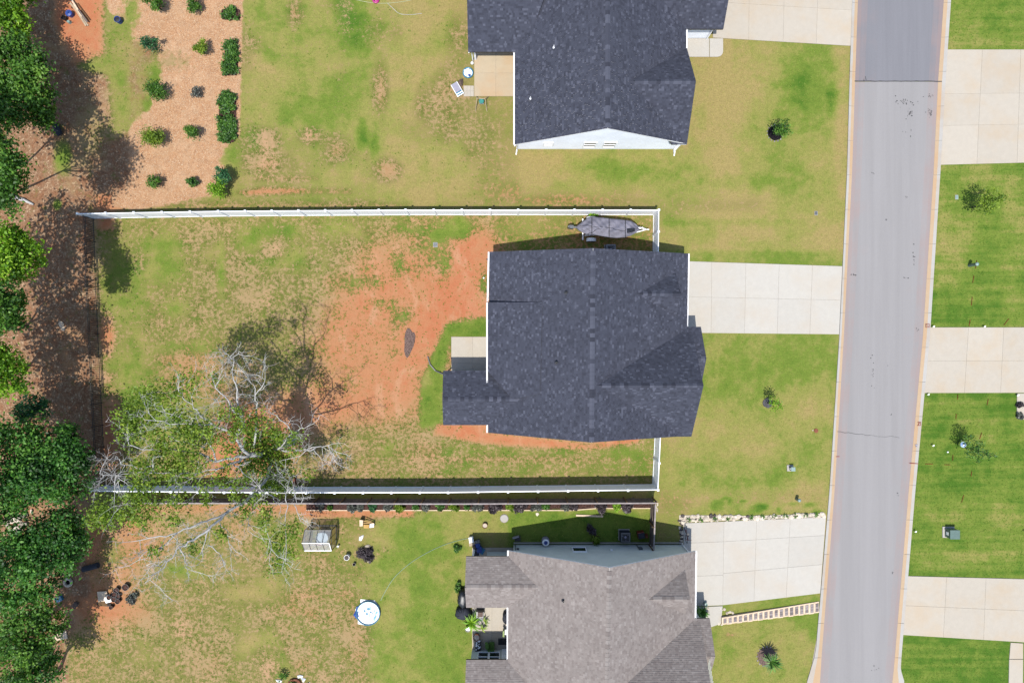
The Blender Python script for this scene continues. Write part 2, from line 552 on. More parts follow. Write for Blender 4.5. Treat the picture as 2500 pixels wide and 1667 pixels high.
def rock(c, r, seed, flat=0.6):
    rr = random.Random(seed)
    m = MB()
    lv = [(-0.2, 0.75), (0.25, 1.0), (0.62, 0.8), (0.85, 0.35)]
    n = 7
    vs = []
    off = rr.uniform(0, 6)
    st = rr.uniform(0.75, 1.3)
    for z, q in lv:
        for j in range(n):
            a = 2 * math.pi * j / n + off
            k = r * q * rr.uniform(0.78, 1.15)
            vs.append((c[0] + math.cos(a) * k * st, c[1] + math.sin(a) * k / st, c[2] + z * r * flat * rr.uniform(0.9, 1.1)))
    fs = []
    for i in range(3):
        for j in range(n):
            fs.append((i * n + j, i * n + (j + 1) % n, (i + 1) * n + (j + 1) % n, (i + 1) * n + j))
    fs.append(tuple(range(3 * n, 4 * n)))
    m.add(vs, fs, rr.uniform(0.1, 1.0))
    return m
# ------------------------------------------------------------------ ground sheet
step = 0.2
gx = np.concatenate([[-600, -300, -160, -90, -62], np.arange(-50, 50.01, step), [62, 90, 160, 300, 600]])
gy = np.concatenate([[-600, -300, -160, -80, -50], np.arange(-36, 36.01, step), [50, 80, 160, 300, 600]])
nx_, ny_ = len(gx), len(gy)
XX, YY = np.meshgrid(gx, gy)
PX = XX * S + 1250.0
PY = 833.5 - YY * S
def ell(cx, cy, rx, ry, f=0.5, ang=0.0):
    a = math.radians(ang)
    u = (PX - cx) * math.cos(a) + (PY - cy) * math.sin(a)
    v = -(PX - cx) * math.sin(a) + (PY - cy) * math.cos(a)
    d = np.sqrt((u / rx) ** 2 + (v / ry) ** 2)
    return np.clip((1 + f - d) / (2 * f), 0, 1)
def pol(pts, f=10.0):
    ins = np.zeros(PX.shape, bool)
    dist = np.full(PX.shape, 1e9)
    n = len(pts)
    for i in range(n):
        x0, y0 = pts[i]
        x1, y1 = pts[(i + 1) % n]
        cond = ((y0 > PY) != (y1 > PY))
        xi = (x1 - x0) * (PY - y0) / ((y1 - y0) if y1 != y0 else 1e-9) + x0
        ins ^= cond & (PX < xi)
        dx, dy = x1 - x0, y1 - y0
        t = np.clip(((PX - x0) * dx + (PY - y0) * dy) / (dx * dx + dy * dy + 1e-9), 0, 1)
        dist = np.minimum(dist, np.hypot(PX - x0 - t * dx, PY - y0 - t * dy))
    sd = np.where(ins, dist, -dist)
    return np.clip(0.5 + sd / (2 * f), 0, 1)
def rect(x0, y0, x1, y1, f=10.0):
    return pol([(x0, y0), (x1, y0), (x1, y1), (x0, y1)], f)
F = {'cover': np.full(PX.shape, 0.72), 'lush': np.full(PX.shape, 0.35), 'clay': np.full(PX.shape, 0.15),
     'chip': np.zeros(PX.shape), 'litter': np.zeros(PX.shape), 'stripe': np.zeros(PX.shape)}
def put(m, s=1.0, **kw):
    for k, v in kw.items():
        F[k] = F[k] * (1 - m * s) + v * m * s
# lawns beyond the road: deep mown green
put(rect(2185, -600, 4000, 2400, 8), cover=1.25, lush=0.9, clay=0.0, stripe=1.0)
put(rect(2330, 130, 2345, 200, 20), lush=0.4)
for e in [(2350, 30, 60, 30), (2300, 560, 16, 150), (2450, 440, 60, 40), (2330, 610, 40, 60), (2380, 420, 60, 30), (2480, 580, 30, 120), (2370, 1260, 100, 35), (2330, 100, 120, 18), (2345, 1355, 120, 20)]:
    put(ell(*e, 0.8), 0.7, lush=0.42, cover=0.95)
# front lawns between houses and road
put(rect(1670, -200, 2085, 650, 12), cover=1.12, lush=0.42, clay=0.05)
put(ell(1990, 270, 60, 130, 0.8), lush=0.78, cover=1.1)
put(ell(1860, 250, 70, 90, 0.9), lush=0.6, cover=1.0)
put(ell(2036, 245, 16, 32, 0.6), lush=1.25, cover=1.3)
put(ell(1930, 450, 110, 50, 0.8), lush=0.75, cover=1.05)
put(ell(1745, 270, 50, 120, 0.8), 0.8, lush=0.05, cover=1.0)
put(ell(1720, 390, 60, 40, 0.8), 0.7, lush=0.1, cover=1.0)
put(rect(1430, 470, 1880, 536, 26), 0.85, lush=-0.1, cover=0.62, clay=0.1)
put(rect(1610, 537, 1960, 556, 6), 0.8, lush=0.5, cover=0.8, clay=0.5)
put(rect(1610, 556, 1960, 575, 8), 0.6, lush=0.15, cover=0.55, clay=0.45)
put(rect(1610, 560, 2060, 632, 20), 0.8, lush=0.2, cover=0.95, clay=0.1)
put(rect(1610, 612, 2060, 655, 6), lush=0.6, cover=0.95)
put(rect(2040, 120, 2072, 640, 10), 0.7, lush=0.15, cover=0.8, clay=0.35)
put(rect(1690, 805, 2060, 1262, 10), cover=1.15, lush=0.5, clay=0.05)
put(ell(1850, 900, 130, 80, 0.8), 0.6, lush=0.6)
put(ell(1960, 1080, 70, 70, 0.8), 0.6, lush=0.25, cover=0.8)
put(ell(1905, 1165, 30, 35, 0.7), 0.9, lush=0.85, cover=1.1)
put(rect(1600, 1185, 2020, 1245, 16), 0.75, lush=0.2, cover=0.6, clay=0.5)
put(ell(1690, 1140, 80, 50, 0.8), 0.7, lush=0.7, cover=1.05)
for k in range(16):
    put(ell(R.uniform(1730, 2000), R.uniform(1215, 1250), R.uniform(5, 16), R.uniform(4, 7), 0.6), lush=0.95, cover=1.0)
put(rect(1690, 1440, 2010, 1800, 10), cover=1.15, lush=0.55, clay=0.08)
put(ell(1780, 1550, 30, 20, 0.9), 0.8, cover=0.5, clay=0.6, lush=0.1)
put(ell(1960, 1560, 25, 50, 0.9), 0.7, cover=0.65, clay=0.35, lush=0.2)
put(ell(1830, 1560, 60, 30, 0.9), 0.6, lush=0.8)
# lawn behind the upper house
put(rect(560, -300, 1270, 508, 14), cover=0.72, lush=0.34, clay=0.1)
put(rect(600, -100, 910, 330, 40), 0.8, cover=0.82, lush=0.52)
put(ell(765, 270, 70, 40, 0.8), lush=0.8, cover=0.95)
put(ell(865, 90, 20, 110, 0.8), lush=0.75, cover=0.9)
put(ell(690, 80, 60, 60, 0.8), 0.8, lush=0.6, cover=0.8)
put(ell(885, 330, 16, 30, 0.6), lush=1.1, cover=1.1)
put(ell(915, 345, 12, 35, 0.6), lush=0.95, cover=1.1)
put(rect(930, -100, 1160, 480, 30), 0.9, cover=0.9, lush=0.03, clay=0.3)
put(ell(1070, 90, 90, 120, 0.9), 0.6, cover=0.82, lush=0.2, clay=0.2)
put(ell(838, 120, 16, 150, 1.0, 4), 0.45, cover=0.4, clay=0.2)
for e in [(930, 220, 18, 60), (760, 330, 26, 20), (660, 340, 22, 26), (720, 30, 18, 30), (830, 360, 30, 30), (645, 400, 50, 20), (950, 420, 30, 25)]:
    put(ell(*e, 0.8), 0.85, cover=0.28, clay=0.3)
put(pol([(578, 470), (640, 457), (700, 461), (745, 466), (690, 473), (610, 479)], 7), 0.8, cover=0.25, clay=0.9)
put(rect(690, 460, 860, 474, 8), 0.6, cover=0.35, clay=0.8)
put(rect(620, 430, 780, 442, 6), 0.6, cover=0.4, clay=0.7)
put(rect(300, 490, 1000, 512, 8), 0.7, cover=0.45, clay=0.45)
put(ell(1130, 330, 110, 70, 0.8), 0.7, cover=0.55, lush=0.12, clay=0.15)
put(ell(1380, 480, 120, 22, 0.8), 0.9, cover=0.45, clay=0.8, lush=0.25)
put(ell(1260, 465, 120, 30, 0.8), 0.7, cover=0.55, clay=0.75, lush=0.25)
put(ell(1220, 400, 90, 40, 0.8), 0.7, cover=0.6, clay=0.45, lush=0.1)
put(rect(1280, 370, 1700, 470, 20), 0.8, cover=0.95, lush=0.36, clay=0.05)
put(ell(1370, 420, 70, 40, 0.8), 0.8, cover=0.75, lush=-0.05)
put(ell(1520, 410, 110, 16, 0.8), 0.8, lush=0.7, cover=0.95)
put(ell(1580, 470, 120, 22, 0.8), 0.7, cover=0.7, lush=0.0)
# back yard of the middle house
put(pol([(232, 530), (1600, 524), (1600, 640), (1200, 640), (1200, 1060), (1600, 1060), (1600, 1190), (258, 1190)], 8), cover=0.58, lush=0.36, clay=0.22)
put(rect(480, 560, 780, 800, 50), 0.7, cover=0.48, lush=0.3, clay=0.1)
for e in [(402, 660, 42, 26), (430, 752, 26, 18), (430, 850, 36, 16), (690, 565, 40, 18), (610, 585, 30, 26), (770, 650, 20, 26), (820, 560, 30, 20), (540, 660, 10, 60), (400, 600, 50, 30), (300, 700, 50, 80), (730, 630, 40, 30), (660, 640, 30, 16), (320, 920, 70, 60), (400, 1000, 90, 70)]:
    put(ell(*e, 0.8), 0.85, cover=0.86, lush=0.72)
put(pol([(1200, 560), (1200, 800), (1110, 830), (1060, 1000), (930, 1030), (860, 960), (780, 940), (760, 830), (840, 700), (940, 600), (1040, 545)], 70), 0.92, cover=0.24, clay=0.75, lush=0.5)
put(pol([(1190, 600), (1185, 780), (1110, 800), (1010, 900), (985, 970), (960, 900), (1040, 760), (1090, 660), (1120, 580)], 32), cover=0.02, clay=0.95)
put(pol([(890, 640), (1010, 650), (990, 760), (900, 860), (820, 830)], 60), 0.7, cover=0.28, clay=0.8)
for e in [(1060, 590, 30, 50), (1130, 560, 40, 16), (1090, 640, 16, 40), (1180, 660, 14, 36), (970, 640, 14, 20), (990, 770, 18, 14), (860, 720, 12, 20), (920, 690, 14, 12), (960, 740, 10, 18), (1180, 700, 10, 20), (870, 690, 24, 16), (1000, 560, 30, 12), (930, 740, 12, 12), (1010, 610, 20, 10)]:
    put(ell(*e, 0.9), 0.85, cover=0.72, lush=0.75)
put(ell(1068, 575, 16, 10, 0.5), cover=1.0, lush=1.0)
put(pol([(1200, 640), (1200, 560), (1600, 560), (1600, 640)], 10), cover=0.55, clay=0.55, lush=0.6)
put(rect(1200, 540, 1600, 575, 10), 0.8, cover=0.6, clay=0.5, lush=0.4)
put(ell(1165, 620, 40, 40, 0.9), 0.8, cover=0.05, clay=0.9)
put(pol([(1090, 790), (1195, 775), (1195, 825), (1100, 825), (1080, 910), (1080, 1040), (1030, 1040), (1030, 960), (1060, 860)], 12), cover=1.0, lush=0.9, clay=0.5)
put(pol([(1070, 1035), (1190, 1035), (1190, 1055), (1440, 1085), (1560, 1062), (1560, 1078), (1440, 1105), (1180, 1080), (1060, 1060)], 8), cover=0.08, clay=0.95)
put(rect(740, 1075, 1090, 1180, 30), 0.9, cover=0.5, clay=0.28, lush=0.4)
put(rect(1080, 1092, 1600, 1160, 10), 0.9, cover=0.62, lush=0.7, clay=0.3)
put(rect(1000, 1115, 1600, 1128, 8), 0.6, cover=0.36, clay=0.4)
put(ell(1530, 1110, 60, 25, 0.8), 0.7, cover=0.75, lush=0.6)
put(pol([(540, 980), (940, 940), (960, 990), (760, 1060), (640, 1180), (520, 1180)], 40), 0.9, cover=0.12, clay=0.85)
put(ell(590, 1100, 70, 60, 0.8), 0.8, cover=0.05, clay=1.0)
put(ell(265, 1060, 28, 90, 0.8), cover=0.05, clay=0.95)
put(ell(260, 820, 16, 40, 0.8), cover=0.1, clay=0.9)
put(ell(460, 930, 80, 40, 0.9), 0.6, cover=0.2, clay=0.7)
put(ell(480, 870, 60, 30, 0.9), 0.6, cover=0.3, clay=0.7)
put(rect(240, 520, 275, 560, 8), 0.9, cover=0.05, clay=0.95)
# yard of the lower house
put(rect(170, 1240, 1160, 1900, 14), cover=0.5, lush=0.34, clay=0.35)
put(rect(220, 1260, 860, 1700, 40), 0.9, cover=0.55, lush=0.3, clay=0.18)
put(pol([(940, 1260), (1160, 1255), (1150, 1700), (930, 1700), (900, 1500)], 36), cover=1.0, lush=0.68, clay=0.02)
put(rect(1090, 1240, 1600, 1300, 8), cover=0.92, lush=0.5, clay=0.1)
put(rect(1240, 1250, 1600, 1345, 6), cover=1.0, lush=0.85, clay=0.1)
put(ell(1000, 1330, 60, 60, 0.9), 0.6, lush=0.85)
put(ell(1090, 1620, 40, 80, 0.9), 0.6, lush=0.9, cover=1.1)
put(ell(960, 1480, 30, 80, 0.9), 0.5, lush=0.35, cover=0.8)
put(rect(740, 1243, 1010, 1262, 6), 0.9, cover=0.15, clay=0.85)
put(ell(800, 1350, 60, 40, 0.9), 0.6, cover=0.45, clay=0.4)
for e in [(715, 1490, 40, 12), (765, 1500, 18, 16), (810, 1500, 14, 20), (740, 1455, 60, 20), (840, 1450, 20, 14), (745, 1620, 20, 14), (880, 1600, 14, 8)]:
    put(ell(*e, 0.8), 0.5, cover=0.34, clay=0.6)
put(ell(860, 1340, 70, 60, 0.9), 0.5, lush=0.7, cover=0.8)
put(ell(680, 1330, 70, 70, 0.9), 0.6, lush=0.6, cover=0.7)
put(ell(640, 1240, 300, 12, 0.8), 0.7, cover=0.1, clay=0.8)
put(pol([(190, 1300), (330, 1260), (420, 1330), (330, 1420), (360, 1500), (250, 1560), (170, 1500)], 30), 0.7, cover=0.25, clay=0.7)
put(ell(560, 1290, 120, 40, 0.9), 0.6, cover=0.4, clay=0.4, lush=0.5)
# garden of wood chips and the wood's edge on the left
put(pol([(230, -200), (600, -200), (592, 60), (585, 330), (560, 350), (552, 470), (330, 515), (270, 500), (300, 380), (322, 300), (318, 120), (300, 60), (260, 20)], 9), chip=1.0)
put(pol([(300, 95), (385, 100), (380, 200), (345, 290), (308, 300), (305, 200)], 16), 0.9, chip=0.15, litter=0.5)
put(ell(420, 150, 50, 26, 0.9), 0.75, chip=0.1, cover=0.2, clay=0.0)
put(ell(375, 182, 16, 26, 0.7), chip=0.0, cover=1.0, lush=0.9)
put(ell(358, 255, 12, 16, 0.8), chip=0.0, cover=0.9, lush=0.8)
put(pol([(130, -100), (250, -60), (250, 130), (180, 160), (130, 60)], 14), cover=0.05, clay=1.0, litter=0.0, chip=0)
put(pol([(255, 60), (315, 60), (310, 250), (262, 170)], 10), 0.9, cover=0.7, lush=0.6, clay=0.3, chip=0.0)
put(ell(320, 30, 25, 50, 0.8), 0.8, cover=0.85, lush=0.7, chip=0.0)
put(ell(560, 390, 22, 30, 0.7), 0.9, cover=0.9, lush=0.7, chip=0.0)
put(pol([(-700, -300), (150, -300), (130, 60), (190, 170), (260, 190), (270, 330), (310, 330), (320, 440), (270, 510), (228, 532), (246, 930), (256, 1180), (190, 1260), (215, 1400), (230, 1480), (160, 1560), (170, 1900), (-700, 1900)], 16), litter=0.95, cover=0.15)
put(pol([(190, 190), (250, 190), (245, 330), (190, 520), (130, 440), (150, 300)], 20), 0.8, litter=0.5, cover=0.2, clay=0.1)
put(ell(152, 385, 20, 40, 0.7), litter=0.0, cover=1.1, lush=0.9)
put(ell(245, 330, 36, 70, 0.9), 0.7, litter=0.2, cover=0.75, lush=0.6)
put(ell(60, 120, 120, 14, 0.9), 0.6, litter=0.1, cover=0.4, clay=0.6)
put(ell(140, 500, 12, 14, 0.8), litter=0.0, cover=1.0, lush=0.8)
put(rect(230, 470, 300, 515, 12), 0.8, litter=0.1, cover=0.05, clay=0.95)
put(rect(140, 790, 215, 930, 20), 0.6, litter=0.35, clay=0.8, cover=0.1)
put(rect(150, 560, 210, 700, 20), 0.5, litter=0.4, cover=0.5, lush=0.4)
put(ell(210, 1480, 60, 30, 0.9), 0.8, litter=0.1, clay=0.95, cover=0.05)
put(rect(60, 1230, 200, 1260, 10), 0.6, litter=0.3, clay=0.9, cover=0.0)
put(ell(225, 1310, 20, 40, 0.9), 0.8, litter=0.0, clay=1.0, cover=0.0)
rb_ = random.Random(77)
def blotch(n, x0, y0, x1, y1, dc, dl, rmin, rmax):
    global F
    for _ in range(n):
        e = ell(rb_.uniform(x0, x1), rb_.uniform(y0, y1), rb_.uniform(rmin, rmax), rb_.uniform(rmin, rmax), 0.9, rb_.uniform(0, 180))
        F['cover'] = F['cover'] + e * rb_.uniform(-dc, dc)
        F['lush'] = F['lush'] + e * rb_.uniform(-dl, dl)
blotch(70, 590, 0, 1150, 500, 0.22, 0.3, 12, 60)
blotch(110, 240, 540, 1190, 1180, 0.28, 0.3, 8, 30)
blotch(70, 200, 1250, 1000, 1667, 0.28, 0.32, 10, 40)
blotch(50, 1270, 370, 2060, 640, 0.08, 0.22, 16, 70)
blotch(50, 1700, 110, 2060, 480, 0.04, 0.2, 18, 80)
blotch(40, 1700, 820, 2050, 1250, 0.04, 0.18, 18, 80)
blotch(30, 1740, 1480, 2000, 1667, 0.15, 0.2, 14, 45)
blotch(60, 2220, 0, 2500, 1667, 0.05, 0.2, 14, 60)
blotch(30, 120, 100, 320, 520, 0.2, 0.3, 10, 30)
# a low rolling noise so that nothing is drawn with a ruler
vs = np.stack([XX, YY, np.zeros_like(XX)], 2).reshape(-1, 3)
idx = np.arange(nx_ * ny_).reshape(ny_, nx_)
fs = np.stack([idx[:-1, :-1], idx[:-1, 1:], idx[1:, 1:], idx[1:, :-1]], 2).reshape(-1, 4)
me = bpy.data.meshes.new('ground')
me.vertices.add(len(vs)); me.vertices.foreach_set('co', vs.astype(np.float32).reshape(-1))
me.loops.add(fs.size); me.loops.foreach_set('vertex_index', fs.astype(np.int32).reshape(-1))
me.polygons.add(len(fs)); me.polygons.foreach_set('loop_start', np.arange(0, fs.size, 4, dtype=np.int32))
me.polygons.foreach_set('loop_total', np.full(len(fs), 4, dtype=np.int32))
def cattr(name, a, b_, c):
    at = me.attributes.new(name, 'FLOAT_COLOR', 'POINT')
    q = np.ones((len(vs), 4), np.float32)
    q[:, 0] = a.reshape(-1); q[:, 1] = b_.reshape(-1); q[:, 2] = c.reshape(-1)
    at.data.foreach_set('color', q.reshape(-1))
cattr('ga', F['cover'], F['lush'], F['clay'])
cattr('gb', F['chip'], F['litter'], F['stripe'])
me.materials.append(MAT['ground'])
me.update(calc_edges=True)
tag(link('ground', me), kind='structure')

# ------------------------------------------------------------------ road and kerbs
RL = [(-900, 2136), (0, 2093), (200, 2086), (420, 2079), (820, 2059), (1200, 2036), (1667, 1999), (2600, 1920)]
RR = [(-900, 2364), (0, 2305), (200, 2291), (420, 2280), (820, 2254), (1200, 2219), (1667, 2180), (2600, 2102)]
KL = [(-900, 2122), (0, 2079.5), (200, 2073), (420, 2067), (820, 2048.5), (1200, 2024), (1585, 1991), (1600, 1988), (1667, 1968), (2600, 1890)]
KR = [(-900, 2380), (0, 2320.5), (200, 2307), (420, 2294.5), (820, 2269), (1200, 2233), (1630, 2197), (1667, 2208), (2600, 2130)]
def at(tab, y):
    return float(np.interp(y, [a for a, _ in tab], [b_ for _, b_ in tab]))
def road_part(name, y0, y1, mat):
    m = MB()
    ys = np.linspace(y0, y1, max(3, int((y1 - y0) / 40)))
    us = [-0.02, 0.05, 0.12, 0.25, 0.5, 0.75, 0.88, 0.95, 1.02]
    for i in range(len(ys) - 1):
        for j in range(len(us) - 1):
            q = []
            for yy, u in ((ys[i + 1], us[j]), (ys[i + 1], us[j + 1]), (ys[i], us[j + 1]), (ys[i], us[j])):
                a, c = at(RL, yy), at(RR, yy)
                e = abs(u - 0.5) * 2
                q.append(G(a + (c - a) * u, yy) + Vector((0, 0, 0.02 + 0.03 * (1 - e * e))))
            m.add(q, [(0, 1, 2, 3)], abs((us[j] + us[j + 1]) / 2 - 0.5) * 2)
    return tag(m.build(name, mat), kind='structure')
road_part('road', 200.5, 2600, 'asphalt_old')
road_part('road_newer_asphalt', -900, 198.5, 'asphalt_new')
m = MB()
pts = [(2086 + i * 12.5 + 0, 199.5 + R.uniform(-0.7, 0.7)) for i in range(18)]
for i in range(17):
    a, c = G(*pts[i]), G(*pts[i + 1])
    m.bar(a + Vector((0, 0, 0.045)), c + Vector((0, 0, 0.045)), 0.07, 0.02)
tag(m.build('road_seam', 'asphalt_dark'), kind='structure')
m = MB()
pts = [(2043, 1053)] + [(2043 + i * 9, 1053 + i * 1.05 + R.uniform(-1.2, 1.2)) for i in range(1, 14)] + [(2175, 1064), (2195, 1068)]
for i in range(len(pts) - 1):
    w = 0.028 if i < 9 else 0.018
    m.bar(G(*pts[i]) + Vector((0, 0, 0.052)), G(*pts[i + 1]) + Vector((0, 0, 0.052)), w, 0.004)
tag(m.build('road_crack', 'asphalt_dark'), kind='structure')
# dark scuffs and tar spots on the carriageway
m = MB()
for cx, cy, n, sx, sy in [(2200, 250, 16, 12, 10), (2225, 254, 10, 16, 4), (2224, 275, 14, 5, 8), (2270, 276, 18, 7, 12), (2215, 310, 8, 12, 30), (2268, 235, 8, 10, 8), (2113, 192, 6, 7, 4), (2128, 423, 3, 4, 4), (2163, 537, 3, 2, 3), (2210, 482, 3, 3, 3), (2081, 671, 7, 6, 2), (2212, 678, 4, 4, 2), (2239, 805, 4, 4, 3), (2230, 620, 9, 3, 40), (2167, 891, 2, 2, 2), (2175, 1012, 2, 2, 2), (2130, 900, 12, 4, 40), (2192, 1205, 3, 3, 4), (2140, 1635, 5, 12, 8), (2180, 1395, 2, 2, 2)]:
    for i in range(n):
        c = G(R.gauss(cx, sx * 0.6), R.gauss(cy, sy * 0.6)) + Vector((0, 0, 0.056 + 0.0004 * i))
        r = R.uniform(0.015, 0.045)
        st = R.uniform(0.6, 1.8)
        q = [c + Vector((math.cos(a * 1.047) * r * st, math.sin(a * 1.047) * r / st * 1.6, 0)) * R.uniform(0.7, 1.2) for a in range(6)]
        m.add([(p.x, p.y, c.z) for p in q], [(0, 1, 2, 3, 4, 5)])
tag(m.build('road_scuffs', 'asphalt_dark'), kind='stuff')

def kerb(name, edge, out, sgn):
    bed = MB()
    ys = list(np.arange(-900, 2600, 60.0))
    for i in range(len(ys) - 1):
        y0, y1 = ys[i], ys[i + 1]
        bed.prism([G(at(edge, y1), y1), G(at(out, y1), y1), G(at(out, y0), y0), G(at(edge, y0), y0)] if sgn < 0 else
                  [G(at(edge, y0), y0), G(at(out, y0), y0), G(at(out, y1), y1), G(at(edge, y1), y1)], 0.004, 0.012)
    root = tag(bed.build(name, 'joint_bed'), kind='structure')
    y = -160.0
    while y < 1860:
        L = 84.0
        y0, y1 = y + 0.35, y + L - 0.35
        gut, top = MB(), MB()
        tn = R.uniform(0.1, 0.9)
        for k in range(3):
            a, c = y0 + (y1 - y0) * k / 3, y0 + (y1 - y0) * (k + 1) / 3
            P = lambda t, yy, z: G(at(edge, yy) + (at(out, yy) - at(edge, yy)) * t, yy) + Vector((0, 0, z))
            gut.hexa([P(-0.08, a, 0.0), P(0.5, a, 0.0), P(0.5, c, 0.0), P(-0.08, c, 0.0), P(-0.08, a, 0.028), P(0.5, a, 0.05), P(0.5, c, 0.05), P(-0.08, c, 0.028)], tn)
            top.hexa([P(0.5, a, 0.0), P(1, a, 0.0), P(1, c, 0.0), P(0.5, c, 0.0), P(0.5, a, 0.052), P(1.0, a, 0.085), P(1.0, c, 0.085), P(0.5, c, 0.052)], tn)
        g = gut.build('gutter_segment', 'gutter_concrete', root)
        top.build('kerb_segment', 'kerb_concrete', root)
        y += L
    return root
kerb('kerb', RL, KL, -1)
kerb('kerb', RR, KR, 1)

# ------------------------------------------------------------------ slabs
def inset(q, d):
    """pull a convex polygon in by d metres"""
    n = len(q)
    c = sum((Vector((p[0], p[1], 0)) for p in q), Vector()) / n
    out = []
    for i in range(n):
        p, a, e = (Vector((q[k][0], q[k][1], 0)) for k in (i, i - 1, (i + 1) % n))
        u, v = (a - p).normalized(), (e - p).normalized()
        s = abs(u.cross(v).z)
        out.append(p + (u + v) * d / max(s, 0.3))
    return out
def slabs(name, quads_, mat, z=0.06, gap=0.0055, bed='joint_bed'):
    """quads_: list of corner lists on the ground in photograph pixels"""
    bm_ = MB()
    for q in quads_:
        bm_.prism([G(*p) for p in q], 0.004, z - 0.02)
    root = tag(bm_.build(name, bed), kind='structure')
    for q in quads_:
        q2 = inset([G(*p) for p in q], gap)
        if (q2[1] - q2[0]).cross(q2[2] - q2[1]).z < 0: q2 = q2[::-1]
        m = MB()
        top = inset(q2, 0.012)
        n = len(q2)
        tn = R.uniform(0, 1)
        m.prism([(p.x, p.y) for p in q2], z - 0.03, z - 0.008, tn)
        vs = [(p.x, p.y, z - 0.008) for p in q2] + [(p.x, p.y, z) for p in top]
        m.add(vs, [tuple(range(n, 2 * n))] + [(i, (i + 1) % n, n + (i + 1) % n, n + i) for i in range(n)], tn)
        m.build('slab', mat, root)
    return root
def cut(tl, tr, br, bl, us, vs):
    def P(u, v):
        return tuple(tl[i] * (1 - u) * (1 - v) + tr[i] * u * (1 - v) + br[i] * u * v + bl[i] * (1 - u) * v for i in (0, 1))
    us, vs = [0] + us + [1], [0] + vs + [1]
    return [[P(us[i], vs[j + 1]), P(us[i + 1], vs[j + 1]), P(us[i + 1], vs[j]), P(us[i], vs[j])] for i in range(len(us) - 1) for j in range(len(vs) - 1)]
slabs('driveway', cut((1650, 637), (2056, 650), (2048, 816), (1650, 812), [0.215, 0.42, 0.62, 0.82], [0.497]), 'concrete')
q = cut((1740, -150), (2086, -128), (2076, 113), (1740, 93), [0.26, 0.51, 0.75], [0.33, 0.64])
slabs('driveway', q, 'concrete_warm')
q = cut((1668, 1276), (1767, 1272), (1764, 1476), (1668, 1480), [], [0.24, 0.64]) + cut((1767, 1272), (2016, 1261), (2002, 1447), (1764, 1476), [0.32, 0.65], [0.24, 0.62])
q += [[(1690, 1530), (1734, 1530), (1760, 1521), (1764, 1478), (1690, 1481)]]
slabs('driveway', q, 'concrete')
slabs('driveway', cut((2311.5, 122), (2720, 122), (2720, 392), (2294.5, 403), [0.21, 0.44, 0.7], [0.385, 0.66]), 'concrete_warm')
q = cut((2269, 799), (2720, 799), (2720, 958), (2256, 959), [0.21, 0.40, 0.65], [0.51])
q += [[(2482, 1022), (2720, 1040), (2720, 960), (2482, 960)]]
slabs('driveway', q, 'concrete_warm')
q = cut((2214, 1405), (2720, 1418), (2720, 1580), (2204, 1548.5), [0.19, 0.38, 0.62], [0.5])
q += [[(2463, 1607), (2497, 1607), (2497, 1569), (2466.5, 1567)], [(2461, 1700), (2496, 1700), (2497, 1608), (2463, 1608)]]
slabs('driveway', q, 'concrete_warm')
# patios and porch slabs
slabs('patio', cut((1102, 822), (1215, 822), (1215, 960), (1102, 960), [0.46], [0.47]), 'concrete_warm', 0.07)
slabs('patio', cut((1158, 118), (1270, 118), (1270, 236), (1158, 236), [0.47], [0.52]), 'patio_concrete', 0.07)
slabs('paving_pad', cut((1132, 210), (1157, 210), (1157, 236), (1132, 236), [0.33, 0.66], [0.5]), 'concrete_warm', 0.05)
arc = [(1765 - 14 + 14 * math.cos(a), 126 + 14 * math.sin(a)) for a in np.linspace(0, math.pi / 2, 7)]
slabs('porch_slab', [[(1660, 140), (1731, 140), (1731, 95), (1660, 95)], [(1732, 140)] + arc[::-1] + [(1765, 95), (1732, 95)]], 'concrete', 0.07)
slabs('patio', cut((1153, 1336), (1260, 1336), (1260, 1475), (1153, 1475), [0.45], [0.5]) + cut((1153, 1476), (1260, 1476), (1260, 1640), (1153, 1640), [0.45], [0.42]), 'concrete_warm', 0.07)
# ------------------------------------------------------------------ house kit
E, RZ = 2.9, 6.6
def clip(poly, conv):
    out = poly
    n = len(conv)
    for i in range(n):
        ax, ay = conv[i]
        bx, by = conv[(i + 1) % n]
        ex, ey = bx - ax, by - ay
        src, out = out, []
        if not src: return []
        for j in range(len(src)):
            p, q = src[j - 1], src[j]
            dp = ex * (p[1] - ay) - ey * (p[0] - ax)
            dq = ex * (q[1] - ay) - ey * (q[0] - ax)
            if (dp >= 0) != (dq >= 0):
                t = dp / (dp - dq)
                out.append((p[0] + (q[0] - p[0]) * t, p[1] + (q[1] - p[1]) * t))
            if dq >= 0: out.append(q)
    return out

def plane_pts(pl):
    p = [G(*q) for q in pl]
    n = (p[1] - p[0]).cross(p[2] - p[0]).normalized()
    if n.z < 0: n = -n
    for q in p[3:]:
        q.z = p[0].z - (n.x * (q.x - p[0].x) + n.y * (q.y - p[0].y)) / n.z
    # counter-clockwise from above
    a = sum(p[i - 1].x * p[i].y - p[i].x * p[i - 1].y for i in range(len(p)))
    if a < 0: p = p[::-1]
    return p, n

